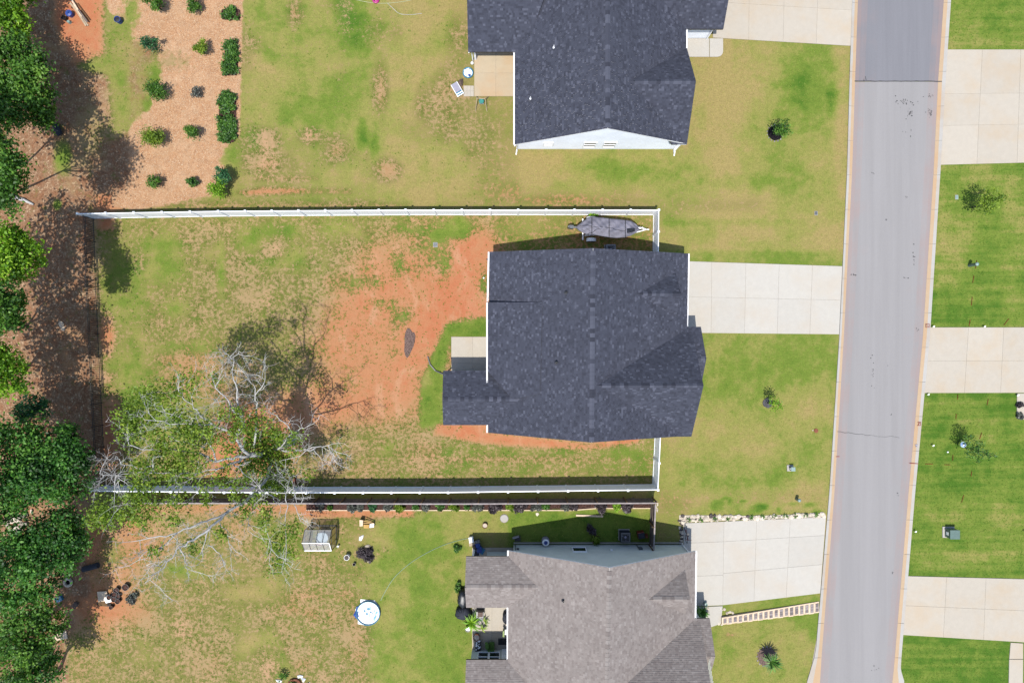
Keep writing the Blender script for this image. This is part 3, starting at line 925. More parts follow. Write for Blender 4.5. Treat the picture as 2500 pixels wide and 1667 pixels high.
def shingle(mb, pts, n, seed, dark=0.0):
    rr = random.Random(seed)
    d = Vector((n.x, n.y, 0)).normalized()          # downhill on plan
    e = Vector((0, 0, 1)).cross(n).normalized()      # along the courses
    d3 = e.cross(n)
    if d3.z > 0: d3 = -d3; e = -e
    o = pts[0]
    uv = [((p - o).dot(e), (p - o).dot(d3)) for p in pts]
    a = sum(uv[i - 1][0] * uv[i][1] - uv[i][0] * uv[i - 1][1] for i in range(len(uv)))
    if a < 0: uv = uv[::-1]
    u0, u1 = min(u for u, _ in uv), max(u for u, _ in uv)
    v0, v1 = min(v for _, v in uv), max(v for _, v in uv)
    ex = 0.146
    v = v1
    while v > v0 - ex:
        u = u0 - rr.uniform(0, 0.5)
        while u < u1:
            w = rr.choice((0.1, 0.14, 0.18, 0.22, 0.26))
            cell = [(u, v - ex), (u + w, v - ex), (u + w, v), (u, v)]
            c = clip(cell, uv)
            if len(c) >= 3:
                r = rr.random()
                tone = 0.22 + 0.33 * rr.random() if r < 0.68 else (0.0 + 0.2 * rr.random() if r < 0.86 else 0.62 + 0.36 * rr.random())
                lift = 0.010 if r < 0.5 else 0.017
                vs = []
                for (cu, cv) in c:
                    h = lift + (0.012 if cv > v - ex * 0.5 else 0.0)
                    vs.append(o + e * cu + d3 * cv + n * h)
                k = len(vs)
                fs = [tuple(range(k))]
                # the butt edge
                low = [i for i in range(k) if c[i][1] > v - 1e-5]
                if len(low) == 2:
                    i0, i1 = low
                    base = [o + e * c[i][0] + d3 * c[i][1] + n * 0.001 for i in (i0, i1)]
                    vs += base
                    fs.append((i0, i1, k + 1, k))
                nn = (vs[1] - vs[0]).cross(vs[2] - vs[0])
                if nn.z < 0: fs[0] = fs[0][::-1]
                mb.add(vs, fs, max(0.0, tone - dark))
            u += w
        v -= ex

def ridge_mesh(mat, drop, w=0.17, L=0.33, tone=0.5):
    m = MB()
    vs = []
    for y, h in ((0, 0.0), (L, 0.02)):
        vs += [(-w, y, -w * drop + h), (0, y, 0.014 + h), (w, y, -w * drop + h)]
    m.add(vs, [(0, 1, 4, 3), (1, 2, 5, 4)], tone)
    m.add([(-w, L, -w * drop - 0.01), (0, L, 0.0), (w, L, -w * drop - 0.01), vs[3], vs[4], vs[5]], [(0, 3, 4, 1), (1, 4, 5, 2)], tone)
    return m.mesh('ridge_tile', mat)

class House:
    def __init__(s, name, label, centre, shing, walls, seed):
        s.root = thing(name, label, 'house', centre)
        s.shing, s.wallmat, s.seed = shing, walls, seed
    def roof(s, planes, ridges, eaves):
        deck, dark, sh = MB(), MB(), MB()
        for i, pl in enumerate(planes):
            pts, n = plane_pts(pl)
            k = len(pts)
            vs = list(pts) + [p - Vector((0, 0, 0.17)) for p in pts]
            (dark if i > 1 else deck).add(vs, [tuple(range(k)), tuple(range(2 * k - 1, k - 1, -1))] + [(j, k + j, k + (j + 1) % k, (j + 1) % k) for j in range(k)])
            shingle(sh, pts, n, s.seed * 100 + i)
        s.rf = deck.build('roof', 'white_trim', s.root)
        dark.build('roof_deck', 'dark_plastic', s.rf)
        tag(sh.build('shingles', s.shing, s.rf), kind='stuff')
        for a, b_, drop in ridges:
            a, b_ = G(*a), G(*b_)
            b_.z = a.z if abs(a.z - b_.z) < 0.05 else b_.z
            d = b_ - a
            L = d.length
            d.normalize()
            rz = math.atan2(-d.x, d.y)
            rx = math.asin(d.z)
            meshes = [ridge_mesh(s.shing, drop, tone=t) for t in (0.05, 0.45, 0.7, 0.9, 1.0)]
            k = int(L / 0.3)
            for i in range(k):
                p = a + d * (i * 0.3) + Vector((0, 0, 0.028))
                link('ridge_tile', R.choice(meshes), s.rf, p, (rx, 0, rz))
        for a, b_ in eaves:
            a, b_ = G(*a), G(*b_)
            d = (b_ - a).normalized()
            side = Vector((-d.y, d.x, 0))
            m = MB()
            zc = Vector((0, 0, -0.05))
            m.bar(a + side * 0.015 + zc, b_ + side * 0.015 + zc, 0.02, 0.12)
            m.bar(a + side * 0.1 + zc, b_ + side * 0.1 + zc, 0.022, 0.12)
            m.bar(a + side * 0.055 + Vector((0, 0, -0.105)), b_ + side * 0.055 + Vector((0, 0, -0.105)), 0.085, 0.012)
            t = 0.25
            while t < (b_ - a).length:
                m.bar(a + d * t + side * 0.01, a + d * t + side * 0.105, 0.035, 0.012)
                t += 0.75
            m.build('gutter', 'white_trim', s.root)
    def wall(s, p0, p1, zt, apex=None, name='wall', mat=None):
        """lapped siding from p0 to p1 (W pixels); outward is to the right of p0 -> p1"""
        a, b_ = W(*p0), W(*p1)
        d = b_ - a
        L = d.length
        d.normalize()
        n = Vector((d.y, -d.x, 0))
        conv = [(0, 0), (L, 0), (L, zt)] + ([(apex[0] * L, apex[1])] if apex else []) + [(0, zt)]
        m = MB()
        top = apex[1] if apex else zt
        z = 0.25
        m.add([a, b_, b_ + Vector((0, 0, 0.25)), a + Vector((0, 0, 0.25))], [(0, 1, 2, 3)], 0.3)
        while z < top:
            c = clip([(0, z), (L, z), (L, z + 0.19), (0, z + 0.19)], conv)
            if len(c) >= 3:
                vs = [a + d * u + Vector((0, 0, v)) + n * (0.022 if v < z + 0.1 else 0.002) for u, v in c]
                k = len(vs)
                m.add(vs, [tuple(range(k))], 0.5)
                lo = [q for q in c if q[1] < z + 1e-4]
                if len(lo) == 2:
                    m.add([a + d * lo[0][0] + Vector((0, 0, z)) + n * 0.022, a + d * lo[1][0] + Vector((0, 0, z)) + n * 0.022, a + d * lo[1][0] + Vector((0, 0, z)), a + d * lo[0][0] + Vector((0, 0, z))], [(0, 1, 2, 3)], 0.4)
            z += 0.19
        w = m.build(name, mat or s.wallmat, s.root)
        return (a, d, n)
    def block(s, x0, y0, x1, y1, zt=2.75, skip=''):
        """four walls round a rectangle of W pixels (y down)"""
        if 'n' not in skip: s.wall((x1, y0), (x0, y0), zt)
        if 's' not in skip: s.wall((x0, y1), (x1, y1), zt)
        if 'w' not in skip: s.wall((x0, y0), (x0, y1), zt)
        if 'e' not in skip: s.wall((x1, y1), (x1, y0), zt)
    def window(s, wl_, u, w, z0, z1, split=True):
        a, d, n = wl_
        c = a + d * u
        f = MB()
        o = n * 0.045
        for (ua, ub, za, zb) in ((-w / 2 - 0.07, w / 2 + 0.07, z1, z1 + 0.09), (-w / 2 - 0.07, w / 2 + 0.07, z0 - 0.09, z0), (-w / 2 - 0.07, -w / 2, z0, z1), (w / 2, w / 2 + 0.07, z0, z1)) + (((-w / 2, w / 2, (z0 + z1) / 2 - 0.025, (z0 + z1) / 2 + 0.025),) if split else ()):
            f.bar(c + d * ua + o + Vector((0, 0, (za + zb) / 2)), c + d * ub + o + Vector((0, 0, (za + zb) / 2)), 0.09, zb - za)
        win = f.build('window', 'white_trim', s.root)
        halves = ((z0, (z0 + z1) / 2 - 0.025), ((z0 + z1) / 2 + 0.025, z1)) if split else ((z0, z1),)
        for za, zb in halves:
            g = MB()
            g.bar(c - d * w / 2 + n * 0.03 + Vector((0, 0, (za + zb) / 2)), c + d * w / 2 + n * 0.03 + Vector((0, 0, (za + zb) / 2)), 0.02, zb - za)
            g.build('pane', 'window_glass', win)
    def vent(s, px, py, z, white=False):
        p = G(px, py, z)
        m = MB()
        k = 0.55 if white else 1.0
        m.lathe([(0.14 * k, -0.1), (0.13 * k, 0.03), (0.07 * k, 0.06), (0.06 * k, 0.32), (0.045 * k, 0.32), (0.045 * k, 0.1)], p, 12)
        m.build('vent_pipe', 'white_trim' if white else 'dark_plastic', s.root)
    def pipe(s, pts, mat='white_trim', name='downspout'):
        m = MB()
        for i in range(len(pts) - 1):
            m.bar(pts[i], pts[i + 1], 0.08, 0.07)
        m.build(name, mat, s.root)
    def door(s, wl_, u, w, h, mat='white_trim'):
        a, d, n = wl_
        c = a + d * u
        m = MB()
        m.bar(c - d * w / 2 + n * 0.05 + Vector((0, 0, h / 2)), c + d * w / 2 + n * 0.05 + Vector((0, 0, h / 2)), 0.06, h)
        for k in range(4):
            zz = h * (0.14 + k * 0.24)
            for q in (-0.25, 0.25):
                m.bar(c + d * w * (q - 0.18) + n * 0.085 + Vector((0, 0, zz)), c + d * w * (q + 0.18) + n * 0.085 + Vector((0, 0, zz)), 0.02, h * 0.17)
        m.build('door', mat, s.root)

# ------------------------------------------------------------------ middle house
hm = House('house', 'house with slate blue shingle roof in the middle, boat and white fence beside it', G(1440, 840, 0), 'slate_shingle', 'white_siding', 1)
hm.roof([
    [(1195, 615, E), (1448, 606, RZ), (1444.5, 1080, RZ), (1192, 1056, E)],
    [(1448, 606, RZ), (1680, 619, E), (1673, 1064, E), (1444.5, 1080, RZ)],
    [(1191, 738, 3.42), (1325, 738, 4.92), (1318, 960, 4.92), (1252, 974, 4.0), (1191, 905, 3.42)],
    [(1456, 941, 6.4), (1717.5, 941, 6.4), (1688, 803, E), (1640, 803, E)],
    [(1456, 941, 6.4), (1717.5, 941, 6.4), (1688, 1065, E), (1640, 1065, E)],
    [(1660, 875, 4.2), (1724.5, 875, 4.2), (1711, 798, 2.92), (1655, 798, 2.92)],
    [(1660, 875, 4.2), (1724.5, 875, 4.2), (1711, 944, 2.92), (1660, 944, 2.92)],
    [(1556, 717, 4.9), (1662, 717, 4.9), (1649.5, 662, 3.3)],
    [(1556, 717, 4.9), (1662, 717, 4.9), (1649.5, 777, 3.3)],
    [(1080, 974, 4.05), (1290, 974, 4.05), (1215, 905, E), (1082, 905, E)],
    [(1080, 974, 4.05), (1290, 974, 4.05), (1215, 1037, E), (1082, 1037, E)],
], [((1444.5, 1078, RZ), (1448, 608, RZ), 0.5), ((1470, 941, 6.4), (1717, 941, 6.4), 0.85), ((1570, 717, 4.9), (1662, 717, 4.9), 0.85),
    ((1275, 974, 4.05), (1081, 974, 4.05), 0.5), ((1690, 875, 4.2), (1724, 875, 4.2), 0.6)],
    [((1192, 737, E), (1195, 615, E)), ((1191, 960, 3.4), (1191, 739, 3.4)), ((1680, 619, E), (1676, 797, E)), ((1082, 1037, E), (1190, 1037, E)),
     ((1189, 905, E), (1082, 905, E)), ((1710, 799, E), (1677, 799, E)), ((1673, 1065, E), (1688, 1065, E)), ((1191, 1056, E), (1191, 1038, E))])
hm.block(-40, -190, 392, 204, 2.75, 'ns')
hm.wall((392, -190), (-40, -190), 2.75, (0.5, 6.3))
hm.wall((-40, 204), (392, 204), 2.75, (0.5, 6.3))
hm.wall((402, 206), (402, -20), 2.75, (0.5, 6.0))
hm.wall((426, 100), (426, -18), 2.75, (0.5, 4.0))
hm.wall((426, -18), (392, -18), 2.75)
hm.wall((402, 100), (426, 100), 2.75)
hm.block(-148, 80, -40, 184, 2.75, 'ew')
hm.wall((-148, 80), (-148, 184), 2.75, (0.5, 3.9))
w_ = hm.wall((365, -55), (365, -155), 2.9, (0.5, 4.5))
hm.vent(1382, 714, 5.75)
hm.vent(1358, 885, 5.5)
hm.pipe([W(-35, -190, 2.7), W(-40, -192, 0.3), W(-62, -200, 0.08)], 'dark_plastic', 'drain_pipe')
hm.pipe([G(1044, 870, 0.1), G(1050, 890, 0.12), G(1063, 905, 0.1), G(1085, 915, 0.2), G(1100, 915, 2.6)], 'dark_plastic', 'drain_pipe')

# ------------------------------------------------------------------ upper house
ht = House('house', 'white sided house with slate roof at the top, gable windows facing the fence', G(1480, 120, 0), 'slate_shingle', 'white_siding', 2)
ht.roof([
    [(1257, 353.6, E), (1484, 314, 6.7), (1484, -420, 6.7), (1257, -330, E)],
    [(1484, 314, 6.7), (1675, 351, E), (1675, -330, E), (1484, -420, 6.7)],
    [(1140, -8, 4.55), (1330, -8, 4.55), (1280, 127, E), (1143, 127, E)],
    [(1140, -8, 4.55), (1330, -8, 4.55), (1280, -89, E), (1143, -89, E)],
    [(1535, 199, 5.7), (1699, 199, 5.7), (1677, 119, E), (1640, 119, E)],
    [(1535, 199, 5.7), (1699, 199, 5.7), (1677, 352.5, E), (1640, 352.5, E)],
    [(1537, -97, 5.7), (1796, -97, 5.7), (1766, 71, E), (1640, 71, E)],
    [(1537, -97, 5.7), (1796, -97, 5.7), (1766, -162, E), (1640, -162, E)],
], [((1484, 312, 6.7), (1484, -120, 6.7), 0.5), ((1550, 199, 5.7), (1698, 199, 5.7), 0.8), ((1790, -97, 5.7), (1560, -97, 5.7), 0.8)],
    [((1257, 353, E), (1257, 128, E)), ((1143, 127, E), (1257, 127, E)), ((1675, 72, E), (1675, 118, E)), ((1676, 71, E), (1766, 71, E)), ((1655, 353, E), (1676, 353, E))])
wt = ht.wall((14, -469), (393, -469), 2.75, (0.5, 6.35))
ht.wall((14, -1080), (14, -469), 2.75)
ht.wall((393, -469), (393, -1080), 2.75)
ht.wall((393, -1080), (14, -1080), 2.75, (0.5, 6.3))
ht.block(393, -930, 476, -739, 2.75, 'wne')
ht.wall((476, -739), (476, -930), 2.75, (0.5, 5.4))
ht.wall((-93, -790), (14, -790), 2.75)
ht.wall((393.5, -459), (393.5, -672), 2.75, (0.5, 5.4))
def uw(wl_, x):
    return (W(x, 0) - Vector((wl_[0].x, 0, 0))).x
ht.window(wt, uw(wt, 86), 0.62, 1.15, 1.85)
ht.window(wt, uw(wt, 185), 0.86, 0.8, 1.95)
ht.window(wt, uw(wt, 232), 0.86, 0.8, 1.95)
m = MB(); m.bar(W(-89, -688, 0.05), W(-89, -688, 2.75), 0.15, 0.15); m.build('porch_post', 'white_trim', ht.root)
ht.pipe([W(396, -470, 2.8), W(398, -462, 2.6), W(396, -466, 0.3), W(395, -452, 0.08)])
ht.pipe([W(6, -452, 2.8), W(12, -465, 2.6), W(12, -466, 0.3), W(10, -455, 0.08)])
ht.pipe([W(470, -722, 2.8), W(474, -736, 2.6), W(474, -736, 0.1)])
ht.pipe([W(-100, -668, 2.8), W(-96, -684, 2.6), W(-95, -684, 0.1)])
ht.vent(1352, 116, 5.1, True)
ht.vent(1295, 241, 3.9, True)

# ------------------------------------------------------------------ lower house
hs = House('house', 'green sided house with taupe shingle roof at the bottom, rock edged drive', G(1470, 1560, 0), 'taupe_shingle', 'green_siding', 3)
hs.roof([
    [(1242, 1344, E), (1488, 1385, RZ), (1479, 1875, RZ), (1238, 1800, E)],
    [(1488, 1385, RZ), (1698, 1345, E), (1692, 1800, E), (1479, 1875, RZ)],
    [(1135, 1433, 4.05), (1330, 1433, 4.05), (1262, 1358, E), (1138, 1358, E)],
    [(1135, 1433, 4.05), (1330, 1433, 4.05), (1262, 1482, E), (1138, 1482, E)],
    [(1135, 1694, 4.05), (1330, 1694, 4.05), (1262, 1610, E), (1138, 1610, E)],
    [(1135, 1694, 4.05), (1330, 1694, 4.05), (1262, 1741, E), (1138, 1741, E)],
    [(1501, 1700, 6.4), (1741, 1700, 6.4), (1708, 1511, E), (1665, 1511, E)],
    [(1501, 1700, 6.4), (1741, 1700, 6.4), (1708, 1771, E), (1665, 1771, E)],
    [(1690, 1601, 4.2), (1746, 1601, 4.2), (1733, 1510, 2.92), (1690, 1510, 2.92)],
    [(1690, 1601, 4.2), (1746, 1601, 4.2), (1733, 1652, 2.92), (1690, 1652, 2.92)],
    [(1583, 1462, 4.95), (1685, 1462, 4.95), (1672, 1388, 3.35)],
    [(1583, 1462, 4.95), (1685, 1462, 4.95), (1672, 1497, 3.35)],
], [((1482, 1690, RZ), (1488, 1387, RZ), 0.5), ((1320, 1433, 4.05), (1136, 1433, 4.05), 0.5), ((1595, 1462, 4.95), (1685, 1462, 4.95), 0.85), ((1715, 1601, 4.2), (1745, 1601, 4.2), 0.6)],
    [((1241, 1650, E), (1241, 1483, E)), ((1241, 1358, E), (1138, 1358, E)), ((1138, 1482, E), (1240, 1482, E)), ((1241, 1610, E), (1138, 1610, E)), ((1698, 1345, E), (1696, 1509, E)), ((1732, 1510, E), (1697, 1510, E)), ((1242, 1357, E), (1242, 1344, E))])
wn_ = hs.wall((414, 495), (4, 495), 2.75, (0.5, 6.3))
hs.wall((4, 495), (4, 760), 2.75)
hs.wall((4, 860), (4, 905), 2.75)
hs.wall((414, 905), (414, 495), 2.75)
hs.wall((4, 905), (414, 905), 2.75, (0.5, 6.3))
wx = hs.wall((4, 751), (-97, 751), 2.75)
hs.wall((-97, 751), (-97, 850), 2.75, (0.5, 3.9))
hs.wall((-97, 850), (4, 850), 2.75)
hs.wall((-60, 512), (-60, 600), 2.75)
hs.wall((4, 512), (-60, 512), 2.75)
hs.wall((-60, 600), (4, 600), 2.75)
hs.wall((445, 890), (445, 655), 2.75, (0.5, 5.5))
hs.wall((445, 655), (414, 655), 2.75)
hs.window(wn_, (414 - 160) / S, 0.95, 0.95, 1.95, False)
hs.window(wx, (4 - (-69)) / S, 0.72, 0.65, 2.15)
hs.window(wx, (4 - (-42)) / S, 0.72, 0.65, 2.15)
hs.door(wx, (4 - (-12)) / S, 0.8, 2.05)
for p in ((-92, 505), (-92, 606)):
    m = MB(); m.bar(W(p[0], p[1], 0.05), W(p[0], p[1], 2.75), 0.14, 0.14); m.build('porch_post', 'white_trim', hs.root)
hs.pipe([W(410, 486, 2.8), W(413, 492, 2.6), W(413, 492, 0.1)])
m = MB(); m.box(W(306, 492.5, 1.3), (0.3, 0.12, 0.42)); m.lathe([(0.1, 0), (0.1, 0.1)], W(306, 490, 1.35), 12); m.bar(W(302, 493, 0.1), W(302, 493, 1.2), 0.05, 0.05)
m.build('electric_meter', 'grey_metal', hs.root)
m = MB(); m.box(W(236, 493, 1.6), (0.16, 0.1, 0.16)); m.build('wall_outlet', 'white_trim', hs.root)
m = MB(); m.box(W(14, 493, 1.4), (0.2, 0.12, 0.24)); m.bar(W(8, 493, 0.2), W(8, 493, 1.6), 0.06, 0.06); m.build('meter_box', 'grey_metal', hs.root)
hs.vent(1375, 1465, 5.0)
m = MB(); m.bar(W(4, 490.0, 0.12), W(414, 490.0, 0.12), 0.06, 0.22); m.build('foundation_course', 'kerb_concrete', hs.root)

# ------------------------------------------------------------------ fences
VH = 2.0
def vinyl_run(root, pts, span=2.15, gate=False, ends=(True, True)):
    """white privacy fence along ground points (photograph pixels)"""
    pm = MB(); pm.box((0, 0, VH / 2 + 0.03), (0.127, 0.127, VH + 0.06)); post = pm.mesh('post', 'white_vinyl')
    cm = MB(); cm.box((0, 0, VH + 0.075), (0.165, 0.165, 0.03)); cm.add([(-0.075, -0.075, VH + 0.09), (0.075, -0.075, VH + 0.09), (0.075, 0.075, VH + 0.09), (-0.075, 0.075, VH + 0.09), (0, 0, VH + 0.14)], [(0, 1, 4), (1, 2, 4), (2, 3, 4), (3, 0, 4)])
    cap = cm.mesh('post_cap', 'white_vinyl')
    P = [G(*p) for p in pts]
    cache = {}
    for i in range(len(P) - 1):
        a, b_ = P[i], P[i + 1]
        L = (b_ - a).length
        k = max(1, round(L / span))
        d = (b_ - a).normalized()
        rz = math.atan2(d.y, d.x)
        w = L / k
        pmesh = MB()
        x = 0.07
        nb = 12
        bw = (w - 0.14) / nb
        for j in range(nb):
            pmesh.box((x + bw * (j + 0.5), 0, VH / 2), (bw - 0.008, 0.022, VH - 0.2))
        pmesh.box((w / 2, 0, VH / 2), (w - 0.14, 0.012, VH - 0.2))
        panel = pmesh.mesh('panel', 'white_vinyl')
        rmesh = MB(); rmesh.box((w / 2, 0, 0), (w - 0.12, 0.06, 0.16)); rail = rmesh.mesh('rail', 'white_vinyl')
        for j in range(k):
            q = a + d * (w * j)
            if not (i == 0 and j == 0 and not ends[0]):
                po = link('post', post, root, q, (0, 0, rz))
                link('post_cap', cap, po)
            link('panel', panel, root, q, (R.gauss(0, 0.006), 0, rz))
            link('rail', rail, root, q + Vector((0, 0, VH - 0.08)), (0, 0, rz))
            link('rail', rail, root, q + Vector((0, 0, 0.1)), (0, 0, rz))
    if ends[1]:
        po = link('post', post, root, P[-1], (0, 0, 0))
        link('post_cap', cap, po)
f = thing('vinyl_fence', 'long white vinyl fence running past the covered boat, north side of the yard', 'fence', G(900, 526))
vinyl_run(f, [(229, 533.5), (560, 528), (1000, 525), (1595, 525), (1594, 626)])
f = thing('vinyl_fence', 'white vinyl fence beside the brown board fence, passing under the bare tree', 'fence', G(900, 1188))
vinyl_run(f, [(260, 1185), (700, 1189), (1100, 1188), (1593, 1182), (1599, 1056)])

# black picket fence at the wood's edge
bf = thing('metal_fence', 'black metal picket fence between the yard and the woods', 'fence', G(242, 830))
BP = [(231, 536), (236, 700), (247, 930), (255, 1090), (259, 1182)]
P = [G(*p) for p in BP]
pk = MB(); pk.box((0, 0, 0.74), (0.026, 0.026, 1.32)); picket = pk.mesh('picket', 'black_metal')
pk = MB(); pk.box((0, 0, 0.75), (0.055, 0.055, 1.5)); pk.box((0, 0, 1.51), (0.07, 0.07, 0.03)); bpost = pk.mesh('post', 'black_metal')
acc = 0.0
for i in range(len(P) - 1):
    a, b_ = P[i], P[i + 1]
    d = (b_ - a).normalized()
    L = (b_ - a).length
    k = max(1, round(L / 1.75))
    for j in range(k):
        q0, q1 = a + d * (L * j / k), a + d * (L * (j + 1) / k)
        link('post', bpost, bf, q0)
        for z in (0.16, 1.18, 1.36):
            m = MB(); m.bar(q0 + Vector((0, 0, z)), q1 + Vector((0, 0, z)), 0.03, 0.03); m.build('rail', 'black_metal', bf)
        n = 13
        for t in range(1, n):
            link('picket', picket, bf, q0 + (q1 - q0) * (t / n))
link('post', bpost, bf, P[-1])

# brown board fence of the lower yard
wf = thing('board_fence', 'weathered brown board fence along the planting bed south of the white fence', 'fence', G(1000, 1212))
def board_run(root, pts, hgt=1.75, inner=1, cap=True):
    P = [G(*p) for p in pts]
    meshes = []
    for t in (0.15, 0.35, 0.5, 0.65, 0.9):
        m = MB(); m.box((0, 0, hgt / 2 + 0.03), (0.138, 0.018, hgt - 0.04), tone=t); meshes.append(m.mesh('plank', 'wood_fence'))
    pm = MB(); pm.box((0, 0, hgt / 2 + 0.02), (0.09, 0.09, hgt + 0.02)); post = pm.mesh('post', 'wood_brown')
    for i in range(len(P) - 1):
        a, b_ = P[i], P[i + 1]
        d = (b_ - a).normalized()
        L = (b_ - a).length
        rz = math.atan2(d.y, d.x)
        n = Vector((-d.y, d.x, 0)) * inner
        k = int(L / 0.145)
        for j in range(k):
            link('plank', R.choice(meshes), root, a + d * (0.145 * (j + 0.5)) - n * 0.05, (R.gauss(0, 0.008), R.gauss(0, 0.004), rz + R.gauss(0, 0.01)))
        kp = max(1, round(L / 2.15))
        for j in range(kp + 1):
            link('post', post, root, a + d * (L * j / kp) + n * 0.03, (0, 0, rz))
        for j in range(kp):
            q0, q1 = a + d * (L * j / kp), a + d * (L * (j + 1) / kp)
            for z in (0.3, 0.95, hgt - 0.2):
                m = MB(); m.bar(q0 - n * 0.01 + Vector((0, 0, z)), q1 - n * 0.01 + Vector((0, 0, z)), 0.05, 0.09); m.build('rail', 'wood_fence', root)
            if cap:
                sag = Vector((0, 0, R.uniform(-0.01, 0.02)))
                m = MB(); m.bar(q0 - n * 0.03 + Vector((0, 0, hgt + 0.02)) + sag, q1 - n * 0.03 + Vector((0, 0, hgt + 0.02)) - sag, 0.1, 0.03, 0.9); m.build('cap_rail', 'paver', root)
board_run(wf, [(330, 1214), (780, 1215), (1100, 1216), (1592, 1214)])
gf = thing('board_gate_fence', 'short brown board fence and gate between board fence and green house wall', 'fence', G(1590, 1270))
board_run(gf, [(1588, 1217), (1584, 1327)], 1.75, -1)
# ------------------------------------------------------------------ trees of the wood on the left
def tree(name, label, base, blobs, leaf, size, trunk_r=0.2, group=None, bark='bark_brown', dens=1.0, cat='tree', up=0.8):
    """blobs = (px, py, z, radius in metres): where the photograph shows the masses of the crown"""
    b0 = G(*base)
    t = thing(name, label, cat, b0, group)
    cs = [(G(px, py, z), r) for px, py, z, r in blobs]
    mean = sum((c for c, _ in cs), Vector()) / len(cs)
    zlow = min(c.z - r * 0.5 for c, r in cs)
    fork = b0.lerp(Vector((mean.x, mean.y, 0)), 0.45)
    fork.z = max(0.5, zlow * 0.75)
    mid = b0.lerp(fork, 0.5) + Vector((R.uniform(-0.2, 0.2), R.uniform(-0.2, 0.2), 0))
    m = MB(); m.tube([b0 - Vector((0, 0, 0.1)), b0 + Vector((0, 0, 0.25)), mid, fork], [trunk_r * 1.5, trunk_r * 1.1, trunk_r * 0.9, trunk_r * 0.75], 8)
    m.build('trunk', bark, t, True)
    for c, r in cs:
        j = Vector((R.uniform(-1, 1), R.uniform(-1, 1), R.uniform(0, 1))) * 0.3 * r
        m = MB()
        m.tube([fork, fork.lerp(c, 0.5) + j, c], [trunk_r * 0.55, trunk_r * 0.35, trunk_r * 0.14], 5)
        for k in range(3):
            d = Vector((R.gauss(0, 1), R.gauss(0, 1), R.gauss(0.3, 0.5))).normalized()
            q = fork.lerp(c, 0.75)
            m.tube([q, q + d * r * 0.4, q + d * r * 0.8 + Vector((0, 0, 0.1))], [trunk_r * 0.2, trunk_r * 0.12, 0.01], 4)
        m.build('limb', bark, t, True)
    q, tn = leaf_cloud([(tuple(c), r, int(dens * 760 * r * r)) for c, r in cs], size * 0.8, up, 0.26, 1.7)
    quads('crown', leaf, q, tn, t)
    return t
grp = 'trees at the edge of the wood'
tree('woodland_tree', 'bright green tree crown in the top left corner of the wood', (60, 40), [(10, 20, 3.8, 1.4), (30, 62, 3.4, 1.1), (-30, 60, 4, 1.6), (20, -20, 4, 1.4), (55, 85, 2.8, 0.6)], 'leaf_bright', 0.3, 0.1, group=grp)
tree('woodland_tree', 'broad deep green tree with lit clumps beside the grey tarp', (70, 215), [(45, 150, 4.2, 1.6), (85, 200, 4.4, 1.4), (30, 215, 5, 1.6), (70, 262, 4.4, 1.5), (105, 280, 3.6, 0.9), (10, 130, 4.6, 1.6), (15, 270, 5, 1.5), (90, 160, 3.6, 0.9)], 'leaf_mid', 0.28, 0.26, grp)
tree('woodland_tree', 'green tree at the left edge beside the fallen pale log', (45, 470), [(15, 440, 9.6, 1.2), (45, 440, 9, 0.7), (10, 490, 9.6, 1.1), (0, 360, 9.6, 1.0), (-30, 430, 11, 1.8), (5, 400, 10.5, 1.2)], 'leaf_mid', 0.26, 0.09, group=grp)
tree('woodland_tree', 'yellow-green tree crown at the left edge, level with the white fence end', (70, 640), [(30, 605, 8, 1.2), (75, 620, 7.6, 0.9), (20, 650, 8.5, 1.3), (60, 660, 8, 0.8), (92, 640, 7, 0.5), (-20, 600, 9, 1.6), (40, 580, 8, 0.7)], 'leaf_bright', 0.27, 0.09, group=grp)
tree('woodland_tree', 'green tree with grey trunk showing, below the yellow-green crown', (48, 805), [(20, 745, 10, 1.0), (40, 765, 9.6, 0.6), (10, 785, 10.4, 1.0), (-20, 740, 11, 1.4), (50, 728, 9, 0.4), (30, 785, 9, 0.5)], 'leaf_mid', 0.26, 0.09, group=grp)
tree('woodland_tree', 'light green tree crown at the left edge over a small blue-green bush', (60, 900), [(15, 885, 8, 0.9), (38, 905, 7.6, 0.7), (20, 940, 8, 1.0), (45, 945, 7, 0.5), (-20, 900, 9, 1.5), (5, 862, 7.5, 0.7)], 'leaf_bright', 0.26, 0.09, group=grp)
tree('woodland_tree', 'low blue-green bushy tree in the shade of the wood', (85, 1000), [(75, 990, 3.2, 0.9), (95, 1000, 3, 0.7), (60, 1005, 3, 0.7), (105, 985, 2.6, 0.4)], 'leaf_teal', 0.24, 0.1, grp)
tree('woodland_tree', 'large deep green tree next to the white fence end', (130, 1140), [(60, 1090, 6, 1.8), (130, 1080, 5.5, 1.4), (110, 1140, 6.5, 1.8), (175, 1120, 5.5, 1.3), (190, 1165, 5, 1.1), (150, 1190, 5.5, 1.3), (70, 1180, 6.5, 1.8), (30, 1230, 6, 1.2), (10, 1120, 7.5, 2.0), (210, 1105, 4.6, 0.5), (160, 1060, 5, 0.8)], 'leaf_deep', 0.27, 0.28, grp, dens=1.05)
tree('woodland_tree', 'dark green tree over the dark roll and the rock pile', (120, 1340), [(150, 1290, 5.5, 1.4), (175, 1330, 5, 1.1), (110, 1310, 6, 1.6), (140, 1370, 5.5, 1.2), (80, 1380, 6.2, 1.5), (40, 1350, 7, 1.8), (100, 1430, 5.5, 1.2), (190, 1300, 4.6, 0.7), (30, 1430, 6.5, 1.5)], 'leaf_deep', 0.27, 0.26, grp, dens=1.05)
